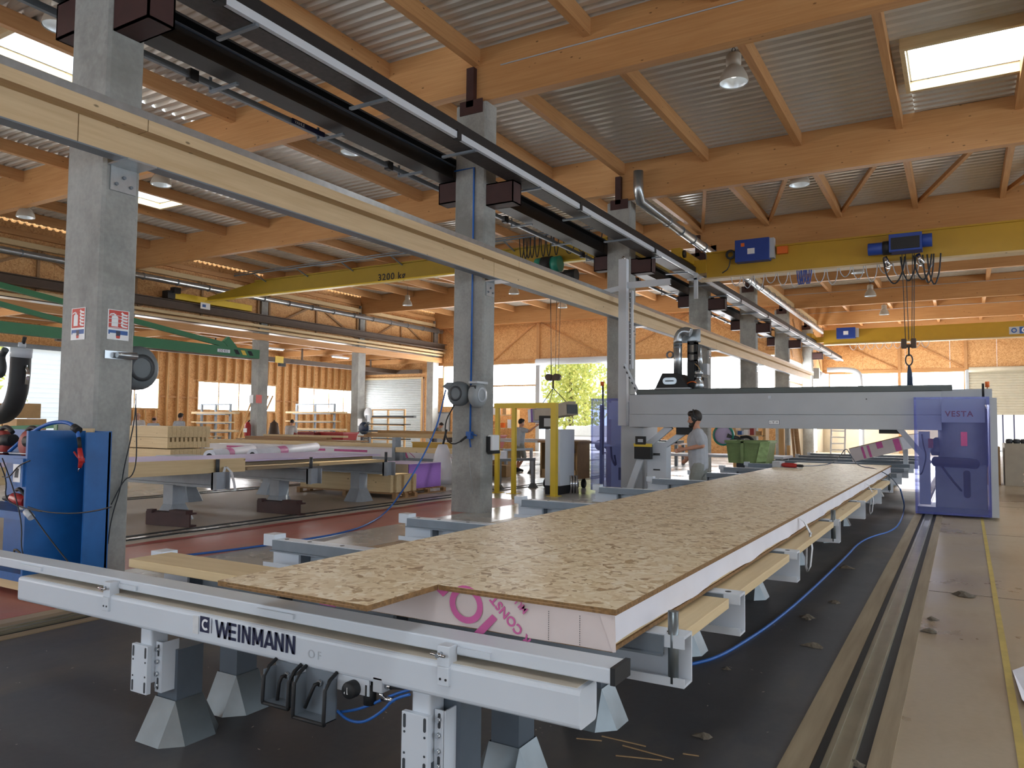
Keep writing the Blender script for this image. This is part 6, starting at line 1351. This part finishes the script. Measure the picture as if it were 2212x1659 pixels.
for z in (.3, .8, 1.3, 1.7): MB().box(a-.9, b_, 28.9, 29.5, z-.04, z).build('shelf_board', 'pale_x', ws_)
for i in range(4): MB().box(a-.8+i*.22, a-.65+i*.22, 29.0, 29.3, 1.3, 1.45+.05*(i % 3)).build('stored_box', ('sign_blue', 'sign_white', 'dull_red', 'cardboard')[i], ws_)
# timbers leaning and ladder
for i, (px, w_, h, lab) in enumerate(((1688, .2, 1.55, 'orange upright post with a small tool on top, right of the shelf'), (1703, .12, .9, 'short orange upright beside the taller post'))):
    p = at(px, 985, y=31); timber(p.x-w_/2, p.x+w_/2, 31, 31.2, 0, h, 'pale_z', lab, 'upright_post', 'post')
for i, (px0, px1) in enumerate(((1706, 1718), (1712, 1726), (1716, 1730))):
    a = at(px0, 930, y=33.5); b_ = at(px1, 985, y=32.6); tag(MB().bar((b_.x, 32.6, 0), (a.x, 33.6, 2.3), .1, .08).build('leaning_batten', 'brown_x'), 'brown batten leaning near the ladder, %s from the left' % ORDN[i], 'batten', 'battens leaning near the ladder')
ld_ = thing('ladder', (-5.3, 40, 0), label='white ladder leaning beyond the gantry', cat='ladder')
a = at(1797, 935, y=40); w_ = .62
for dx in (0, w_): MB().bar((a.x+dx, 39.4, 0), (a.x+dx, 40.2, 2.6), .07, .1).build('ladder_rail', 'sign_white', ld_)
for i in range(8): z = .25+i*.3; MB().bar((a.x, 39.4+.8*z/2.6, z), (a.x+w_, 39.4+.8*z/2.6, z), .07, .05).build('rung', 'sign_white', ld_)
pn2 = thing('tilted_panel', (-1.8, 22, .8), label='second wrapped panel with magenta print raised at one end beyond the gantry', cat='wall panel')
a = at(1838, 984, y=19.0); b_ = at(1966, 954, y=19.0); ym = Vector((0, 2.5, 0)); u = b_-a; nn = Vector((-u.z, 0, u.x)).normalized()
MB().bar(a+ym, b_+ym, 5.0, .3).build('panel_body', 'membrane_pink', pn2)
for t0, t1 in ((.2, .24), (.3, .34), (.74, .84)): MB().bar(a+u*t0+Vector((0, -.002, 0)), a+u*t1+Vector((0, -.002, 0)), .004, .27).build('print_band', 'magenta', pn2)
MB().bar(a+u*.46+Vector((0, -.002, 0))+nn*.08, a+u*.56+Vector((0, -.002, 0))+nn*.08, .004, .14).build('print_letter', 'magenta', pn2)
MB().bar(a+u*.86+Vector((0, -.003, 0)), b_+Vector((0, -.003, 0)), .004, .28).build('white_flap', 'membrane_white', pn2)
MB().bar(a+ym+nn*.158, b_+ym+nn*.158, 5.0, .015).build('board_edge', 'osb_edge', pn2); MB().box(b_.x-.2, b_.x-.1, 20, 20.1, .775, b_.z-.2).build('prop', 'white_paint', pn2)
# boards stacked at the right edge
for i in range(9):
    z = i*.06; dx = .04*math.sin(i*2.1); timber(1.35+dx, 3.6, 20.2+.1*math.sin(i), 22.8, z, z+.05, 'brown_x', 'grey-brown board in the floor stack at the right edge, %s from the bottom' % ORDN[i], 'floor_board', 'board', 'boards stacked at the right edge')
a = at(2170, 972, y=26); timber(a.x, a.x+3, 26, 27.4, 0, 1.2, 'beige_box', 'large beige crate at the right edge', 'beige_crate', 'crate'); timber(a.x-.45, a.x-.1, 26.2, 27.2, 0, 1.1, 'cardboard', 'narrow brown box left of the beige crate', 'brown_box', 'box')
for i in range(3): p = at(2172+i*16, 966, y=26.5); tag(MB().lathe([(0, 0), (.08, 0), (.1, .06), (.08, .12), (0, .13)], (p.x+.1, 26.6, 1.202), 12).build('dark_lump', 'dark_grey'), 'dark bag lump on the beige crate, %s from the left' % ORDN[i], 'bag', 'bags on the beige crate')
# cardboard boxes seen at the far left
n_ = 0
for r_i, (z, xs) in enumerate(((0, (-31, -30, -29.0, -28.0)), (.55, (-30.8, -29.7, -28.6)), (1.1, (-30.9, -29.9, -28.7)), (1.65, (-30.2, -29.1)))):
    for xi, x in enumerate(xs):
        n_ += 1; timber(x-.46, x+.46, 14.2+.1*(xi % 2), 15.2, z, z+.53, 'cardboard', 'cardboard box in the far left pile, %s layer up, %s from the left' % (ORDN[r_i], ORDN[xi]), 'cardboard_box', 'box', 'cardboard box pile')
gn = thing('green_machine', (-19, 8.7, 0), label='long green steel machine frame at the far left behind the blue cabinet', cat='machine')
MB().bar((-21, 8.0, 1.3), (-16, 9.6, 1.5), .08, .08).bar((-21, 8.0, 1.05), (-16, 9.6, 1.3), .08, .08).build('green_bar', 'jib_green', gn); MB().box(-21, -15.9, 8.6, 9.9, .75, .85).build('machine_bed', 'steel_grey', gn)
for x in (-20.6, -16.2): MB().box(x-.1, x+.1, 8.7, 9.8, 0, .75).build('leg', 'jib_green', gn); MB().box(x-.06, x+.06, 8.9, 9.2, .85, 1.5).build('bar_post', 'jib_green', gn)
# ================================================================ people
def ball(m, c, r, n=10):
    rx, ry, rz = r if isinstance(r, (tuple, list)) else (r, r, r); vs = []; k = n
    vs.append((c[0], c[1], c[2]-rz))
    for i in range(1, k):
        t = -math.pi/2+math.pi*i/k
        for j in range(2*k): p = math.pi*j/k; vs.append((c[0]+rx*math.cos(t)*math.cos(p), c[1]+ry*math.cos(t)*math.sin(p), c[2]+rz*math.sin(t)))
    vs.append((c[0], c[1], c[2]+rz)); w_ = 2*k; fs = [(0, 1+(j+1) % w_, 1+j) for j in range(w_)]
    for i in range(k-2):
        for j in range(w_): a = 1+i*w_; fs.append((a+j, a+(j+1) % w_, a+w_+(j+1) % w_, a+w_+j))
    e = len(vs)-1; a = 1+(k-2)*w_; fs += [(e, a+j, a+(j+1) % w_) for j in range(w_)]
    return m.add(vs, fs, True)
def cap(m, p, q, r1, r2, n=10):
    "tapered limb with round ends"
    p = Vector(p); q = Vector(q); d = (q-p); L = d.length; d.normalize(); st = 5; pts = []; rs = []
    for i in range(st): t = math.pi/2*(1-i/st); pts.append(p-d*r1*math.sin(t)*.98); rs.append(max(.002, r1*math.cos(t)))
    pts.append(p); rs.append(r1); pts.append(q); rs.append(r2)
    for i in range(1, st+1): t = math.pi/2*i/st; pts.append(q+d*r2*math.sin(t)*.98); rs.append(max(.002, r2*math.cos(t)))
    return m.tube(pts, rs, n)
def soft(o, vox, it=6):
    rm = o.modifiers.new('remesh', 'REMESH'); rm.mode = 'VOXEL'; rm.voxel_size = vox; rm.use_smooth_shade = True
    sm = o.modifiers.new('smooth', 'SMOOTH'); sm.factor = .5; sm.iterations = it
def person(label, loc, rz, J, shirt, trouser, hair='hair', vox=.012, shorts=False, beard=False, ears=False, group=None, boots='rubber', bald=False):
    "figure facing +X; J gives the joints; body, clothes, hair are meshes under one root"
    r = thing('person', loc, rz, label=label, cat='person', group=group)
    B = MB(); T = {k: Vector(v) for k, v in J.items()}
    hip, chest, neck, head = T['hip'], T['chest'], T['neck'], T['head']
    up = (chest-hip).normalized(); side = Vector((0, 1, 0))
    hu = (head-neck).normalized(); hf = T.get('look', Vector((1, 0, 0))); hf = (hf-hu*hf.dot(hu)).normalized(); hs = hu.cross(hf)
    # body
    cap(B, hip, chest, .13, .14); cap(B, chest, neck, .12, .06); cap(B, neck, head, .055, .055)
    for s, L in ((1, 'L'), (-1, 'R')):
        sh, el, wr = T['sh'+L], T['el'+L], T['wr'+L]; cap(B, sh, el, .058, .043); cap(B, el, wr, .042, .028)
        hp, kn, an, to = T['hp'+L], T['kn'+L], T['an'+L], T['to'+L]; cap(B, hp, kn, .085, .06); cap(B, kn, an, .06, .04); cap(B, an+Vector((0, 0, -.02)), to, .04, .035)
        # hand: palm, four fingers, thumb
        d = (wr-el).normalized(); n = d.cross(Vector((0, 0, 1))); n = n.normalized() if n.length > .1 else Vector((0, 1, 0)); v = n.cross(d)
        pc = wr+d*.05; cap(B, wr+d*.015, pc+d*.03, .028, .036)
        for i in range(4):
            o_ = (i-1.5)*.019; ln = (.055, .068, .072, .06)[i]; b0 = pc+d*.045+v*o_; b1 = b0+d*ln*.55-n*s*.012; b2 = b1+d*ln*.3-n*s*.035
            cap(B, b0, b1, .0095, .009, 7); cap(B, b1, b2, .009, .007, 7)
        t0 = wr+d*.03+v*.03; t1 = t0+d*.03+v*.028; cap(B, t0, t1, .012, .010, 7); cap(B, t1, t1+d*.03-n*s*.01, .010, .008, 7)
    # head
    def hpnt(f, sd, u): return head+hf*f+hs*sd+hu*u
    H = MB(); ball(H, (0, 0, 0), (.098, .076, .12), 12); M = Matrix.Translation(head) @ Matrix((hf, hs, hu)).transposed().to_4x4(); H.xf(M); B.add(H.v, H.f, True)
    cap(B, hpnt(.05, 0, -.07), hpnt(.078, 0, -.098), .05, .032); cap(B, hpnt(.088, 0, .015), hpnt(.112, 0, -.028), .010, .017, 7)
    ball(B, hpnt(.092, 0, -.066), (.014, .02, .009), 6); ball(B, hpnt(.082, 0, .036), (.02, .045, .012), 6)
    for s in (1, -1): ball(B, hpnt(-.005, s*.077, -.005), (.018, .012, .03), 6)
    ob = B.build('body', 'skin', r, local=True); soft(ob, vox, 3)
    e = MB()
    for s in (1, -1): ball(e, hpnt(.086, s*.031, .012), (.01, .012, .008), 6)
    e.build('eyes', 'rubber', r, local=True)
    # hair
    h = MB(); ball(h, (-.02, 0, .03), (.104, .086, .11), 12); ball(h, (.045, 0, .085), (.055, .07, .05), 10)
    h.xf(M); hv = h.build('hair', hair, r, local=True) if not bald else None
    if bald: h2 = MB(); ball(h2, (-.03, 0, -.01), (.082, .081, .07), 10); h2.xf(M); h2.build('hair', hair, r, local=True)
    if beard:
        bd = MB(); cap(bd, hpnt(.055, 0, -.085), hpnt(.085, 0, -.105), .052, .036); cap(bd, hpnt(.01, .06, -.05), hpnt(.06, .03, -.095), .02, .03); cap(bd, hpnt(.01, -.06, -.05), hpnt(.06, -.03, -.095), .02, .03); ball(bd, hpnt(.098, 0, -.052), (.012, .03, .008), 6)
        soft(bd.build('beard', hair, r, local=True), vox*.8, 2)
    if ears:
        for s in (1, -1):
            p = hpnt(.0, s*.08, .0); q = hpnt(.0, s*.115, .0); em = MB(); em.cyl(p, q, .052, .042, 16); em.build('ear_defender', 'rubber', r, local=True)
            MB().bar(hpnt(-.02, s*.117, -.02), hpnt(.02, s*.117, .015), .002, .01, hs).build('ear_mark', 'sign_white', r, local=True)
        MB().tube([hpnt(0, .1, .03), hpnt(0, .1, .1), hpnt(0, .06, .137), hpnt(0, 0, .146), hpnt(0, -.06, .137), hpnt(0, -.1, .1), hpnt(0, -.1, .03)], .01, 8, smooth=2).build('head_band', 'rubber', r, local=True)
    # shirt
    Sx = MB(); lo = hip-up*.04
    cap(Sx, lo, chest, .158, .17); cap(Sx, chest, chest+(neck-chest)*.6, .15, .09)
    cap(Sx, T['shL'], T['shR'], .078, .078)
    ax = (T['shL']-T['shR']).normalized()*.06
    for s in (1, -1): cap(Sx, lo+ax*s, chest+ax*s*1.2, .13, .14)
    for L in ('L', 'R'): cap(Sx, T['sh'+L], T['sh'+L]+(T['el'+L]-T['sh'+L])*.72, .082, .078)
    soft(Sx.build('shirt', shirt, r, local=True), vox*1.1, 5)
    # trousers
    P = MB(); cap(P, hip-up*.02, hip-up*.08, .15, .15)
    for L in ('L', 'R'):
        hp, kn, an = T['hp'+L], T['kn'+L], T['an'+L]; cap(P, hp, kn, .108, .09)
        if not shorts: cap(P, kn, an, .09, .075)
    soft(P.build('trousers', trouser, r, local=True), vox*1.1, 4)
    F = MB()
    for L in ('L', 'R'): cap(F, T['an'+L]+Vector((-.03, 0, -.04)), T['to'+L], .052, .046)
    fo = F.build('shoes', boots, r, local=True)
    return r
def pose(**k):
    J = dict(hip=(0, 0, .97), chest=(0.02, 0, 1.33), neck=(.03, 0, 1.51), head=(.06, 0, 1.67), look=(1, 0, 0),
             shL=(.0, .19, 1.44), elL=(-.03, .25, 1.16), wrL=(.05, .25, .92), shR=(.0, -.19, 1.44), elR=(-.03, -.25, 1.16), wrR=(.05, -.25, .92),
             hpL=(0, .1, .93), knL=(.03, .11, .5), anL=(-.02, .11, .09), toL=(.15, .13, .05), hpR=(0, -.1, .93), knR=(.03, -.11, .5), anR=(-.02, -.11, .09), toR=(.15, -.13, .05))
    J.update(k); return J
def bent(f, arms):
    "leaning forward by f radians, arms reaching"
    up = Vector((math.sin(f), 0, math.cos(f))); h = Vector((-.05, 0, .95)); c = h+up*.37; n = h+up*.55; hd = n+Vector((math.sin(f*1.15), 0, math.cos(f*1.15)))*.17
    J = pose(hip=h, chest=c, neck=n, head=hd, look=Vector((math.cos(f+.3), 0, -math.sin(f+.3))))
    for s, L in ((1, 'L'), (-1, 'R')):
        sh = h+up*.48+Vector((0, s*.19, 0)); J['sh'+L] = sh; J['el'+L] = sh+Vector((.08, s*.06, -.27)); J['wr'+L] = sh+Vector((.08+arms, s*.03, -.45))
    return J
# man with ear defenders beside the panel
person('bearded man in grey shirt with black ear defenders walking beside the panel', (-3.7, 12.35, 0), math.radians(194), pose(
    elL=(-.07, .27, 1.25), wrL=(.21, .22, 1.19), elR=(-.02, -.25, 1.2), wrR=(.16, -.24, 1.05), knL=(.1, .11, .5), anL=(.12, .11, .09), toL=(.28, .12, .05), knR=(-.05, -.11, .5), anR=(-.2, -.11, .1), toR=(-.05, -.12, .05)), 'shirt_grey', 'trouser_grey', vox=.01, beard=True, ears=True).scale = (1.0, 1.0, 1.035)
# man by the hanging girder
k = at(1122, 1020, z=0)
person('man in grey shirt and shorts reaching for the hanging girder', (k.x, k.y, 0), math.radians(60), pose(
    elR=(.1, -.42, 1.38), wrR=(.25, -.62, 1.55), elL=(-.05, .3, 1.2), wrL=(.1, .3, 1.05), knR=(.12, -.1, .52), anR=(-.12, -.1, .16), toR=(.04, -.12, .06)), 'shirt_grey', 'trouser_grey', vox=.016, shorts=True)
for (px, py, y, lab, rz, sh, bald) in ((388, 893, 19.4, 'dark-haired worker seen from behind at the right of the three behind the beam stack', 100, 'shirt_grey', False), (332, 899, 19.0, 'balding worker in the middle of the three behind the beam stack', 110, 'shirt_grey', True), (300, 892, 20.5, 'worker at the left of the three behind the beam stack, next to the column', -60, 'shirt_white', True)):
    k = at(px, py, y=y); dz = k.z-1.79
    o = person(lab, (k.x, y, 0), math.radians(rz), pose(), sh, 'trouser_grey', vox=.018, bald=bald, group='workers in the left bay')
    o.scale = (1, 1, k.z/1.79)
k = at(625, 906, y=24.5)
person('worker in a white top with back turned bending over beside the red bins', (k.x, 24.5, 0), math.radians(110), bent(.45, .15), 'shirt_white', 'trouser_dark', vox=.018)
k = at(945, 915, y=31)
person('worker in a dark shirt bending right over the far white bench', (k.x-.2, 31, 0), math.radians(15), bent(.6, .2), 'shirt_dark', 'trouser_dark', vox=.02)
k = at(2209, 922, y=23.8)
person('dark-haired person partly cut by the right edge of the picture', (k.x+.28, 23.8, 0), math.radians(200), pose(), 'shirt_dark', 'trouser_dark', vox=.018)
# dark jacket on a stand beside the bent worker
jk = thing('hung_jacket', (0, 0, 0), label='brown jacket hung on a stand left of the bent worker', cat='jacket'); k = at(592, 925, y=25); jk.location = (k.x, 25, 0); jk['_m'] = [x for r in Matrix.Translation((k.x, 25, 0)).inverted() for x in r]
MB().lathe([(.04, 1.65), (.18, 1.55), (.26, 1.1), (.32, .7), (0, .7)], (k.x, 25, 0), 12).build('cloth', 'brown_steel', jk); MB().cyl((k.x, 25, 0), (k.x, 25, 1.7), .03).build('stand', 'dark_grey', jk)
# ================================================================ outside
gr = thing('ground', (-20, 70, 0), kind='structure', label='pale paved yard outside the doors')
MB().box(-90, -8.2, YL+.15, 150, -.25, -.03).box(-8.2, 45, YR+.15, 150, -.25, -.03).build('paving', 'asphalt', gr); MB().box(-90, XA-.2, -10, YL+.15, -.25, -.03).build('paving', 'asphalt', gr)
def tree(x, y, h, w, n, lab, seed):
    rnd = random.Random(seed); t = thing('tree', (x, y, 0), label=lab, cat='tree', group='trees outside the hall')
    MB().tube([(x, y, 0), (x+.1, y, h*.35), (x-.05, y, h*.7)], [.22, .16, .08], 8).build('trunk', 'bark', t)
    m = MB()
    for i in range(n):
        while True:
            u = [rnd.uniform(-1, 1) for _ in range(3)]
            if sum(q*q for q in u) < 1: break
        bump_ = 1+.25*math.sin(u[0]*7+seed)*math.cos(u[2]*6)
        c = Vector((x+u[0]*w*bump_, y+u[1]*w*.8, h*.56+u[2]*h*.46*bump_)); a = Vector((rnd.uniform(-1, 1), rnd.uniform(-1, 1), rnd.uniform(-.6, .6))).normalized(); b_ = a.orthogonal().normalized(); s = rnd.uniform(.12, .24)
        b_ = (Matrix.Rotation(rnd.uniform(0, 6.28), 3, a) @ b_)
        e = a.cross(b_); m.add([c-b_*s, c+e*s*.5, c+b_*s, c-e*s*.5], [(0, 1, 2, 3)])
    o = m.build('foliage', 'leaves', t); o['kind'] = 'stuff'
tree(-25.4, 52, 8.5, 2.2, 2600, 'yellow-green tree at the left of the open doorway', 1); tree(-20.7, 55, 7.6, 2.4, 2600, 'yellow-green tree in the middle of the open doorway', 2); tree(-16.6, 50.5, 8.0, 2.2, 2400, 'bright tree at the right of the open doorway', 3); tree(-28, 60, 9, 3.2, 2200, 'tall tree farther left beyond the doorway', 4)
tree(-46, 20, 8, 2.6, 1800, 'green tree beyond the annex sliding door', 6); tree(-44, 24.5, 6.5, 2.3, 1500, 'low green tree right of the one beyond the annex door', 7)
cv = thing('parked_van', (-19, 47, 0), label='pale blue pickup load bed parked outside the doorway', cat='vehicle')
a = at(1262, 930, y=46); MB().prism([(a.x-1.6, .9), (a.x+1.6, .9), (a.x+1.9, 1.6), (a.x-1.3, 1.55)], 'y', 46, 47.6).build('load_bed', 'drum_light', cv, bevel=.03); MB().box(a.x-1.5, a.x+1.6, 46.1, 47.5, .55, .9).build('chassis', 'light_grey', cv)
for x in (a.x-1.0, a.x+1.1):
    for y in (46.1, 47.5): MB().lathe([(0, -.1), (.34, -.1), (.34, .1), (0, .1)], (x, y, .32), 16, 'y').build('wheel', 'rubber', cv)
cn = thing('blue_container', (5, 70, 0), label='blue steel container with white ribs in the yard beyond the half raised shutter', cat='container')
MB().box(2.05, 9, 68, 71, 0, 2.9).build('wall', 'sign_white', cn); MB().box(1.6, 2.3, 67.8, 71, 0, 3.2).box(2.3, 9, 67.85, 71.05, 2.75, 3.0).build('frame', 'container_blue', cn)
for i in range(9): MB().box(2.7+i*.7, 2.78+i*.7, 67.95, 68.02, .4, 2.8).build('rib', 'navy', cn)
# ================================================================ floor litter
rnd = random.Random(5)
def clump(px, py, r, lab):
    c = at(px, py, z=0); m = MB(); n = 9
    vs = [(c.x, c.y, .02+r*.25)]
    for i in range(n):
        t = 2*math.pi*i/n; rr = r*rnd.uniform(.5, 1.15); vs.append((c.x+rr*math.cos(t)*1.2, c.y+rr*math.sin(t)*.8, .006))
    for i in range(n):
        t = 2*math.pi*(i+.5)/n; rr = r*rnd.uniform(.3, .6); vs.append((c.x+rr*math.cos(t), c.y+rr*math.sin(t)*.8, .01+r*rnd.uniform(.1, .35)))
    fs = []
    for i in range(n): fs += [(1+i, 1+(i+1) % n, 1+n+i), (1+n+i, 1+(i+1) % n, 1+n+(i+1) % n), (0, 1+n+i, 1+n+(i+1) % n)]
    tag(m.add(vs, fs).build('dust_clump', 'dust'), lab, 'debris', 'dust clumps on the floor')
for i, (px, py, r, lab) in enumerate(((1755, 1398, .07, 'nearest the table on the dark floor'), (1743, 1335, .06, 'left of the rail on the dark floor'), (1805, 1304, .055, 'small oval one on the dark floor'), (1828, 1228, .08, 'beside the blue hose on the dark floor'), (2085, 1288, .1, 'largest one right of the rail'), (2012, 1339, .045, 'round one just right of the rail'), (2008, 1366, .06, 'flat one just right of the rail'), (1570, 1448, .03, 'tiny one near the first trestle foot'), (1745, 1340, .03, 'tiny one before the rail'), (1850, 1655, .04, 'in the rail groove at the bottom edge'), (1520, 1595, .05, 'dark one near the bottom of the picture'))):
    clump(px, py, r, 'grey dust clump '+lab)
for i, (a, b_) in enumerate((((1245, 1595), (1300, 1600)), ((1300, 1590), (1395, 1612)), ((1345, 1610), (1455, 1640)), ((1330, 1632), (1430, 1642)), ((1475, 1628), (1510, 1633)))):
    p = at(*a, z=.009); q = at(*b_, z=.009); tag(MB().bar(p, q, .005, .005).build('wood_splinter', 'end_grain'), 'thin wood splinter on the dark floor, %s from the left foot' % ORDN[i], 'splinter', 'wood splinters')
m = MB()
for i in range(260):
    x, y = rnd.uniform(-5.6, -.85), rnd.uniform(1.2, 7); s = rnd.uniform(.004, .012); t = rnd.uniform(0, 6.28)
    m.add([(x-s*math.cos(t), y-s*math.sin(t), .006), (x+s*.4*math.sin(t), y-s*.4*math.cos(t), .007), (x+s*math.cos(t), y+s*math.sin(t), .009), (x-s*.4*math.sin(t), y+s*.4*math.cos(t), .007)], [(0, 1, 2, 3)])
tag(m.build('wood_chips', 'dusty_white'), 'scattered pale wood chips on the dark floor', 'wood chips', kind='stuff')
wpr = tag(MB().add([(at(2187, 1448, z=.006).x, at(2187, 1448, z=.006).y, .006), (at(2230, 1432, z=.006).x, at(2230, 1432, z=.006).y, .006), (at(2240, 1545, z=.006).x, at(2240, 1545, z=.006).y, .006), (at(2208, 1520, z=.006).x, at(2208, 1520, z=.006).y, .03)], [(0, 3, 2, 1)]).build('plastic_sheet', 'membrane_white'), 'scrap of white plastic at the right edge of the floor', 'plastic scrap')
for o in bpy.data.objects:
    if '_m' in o: del o['_m']
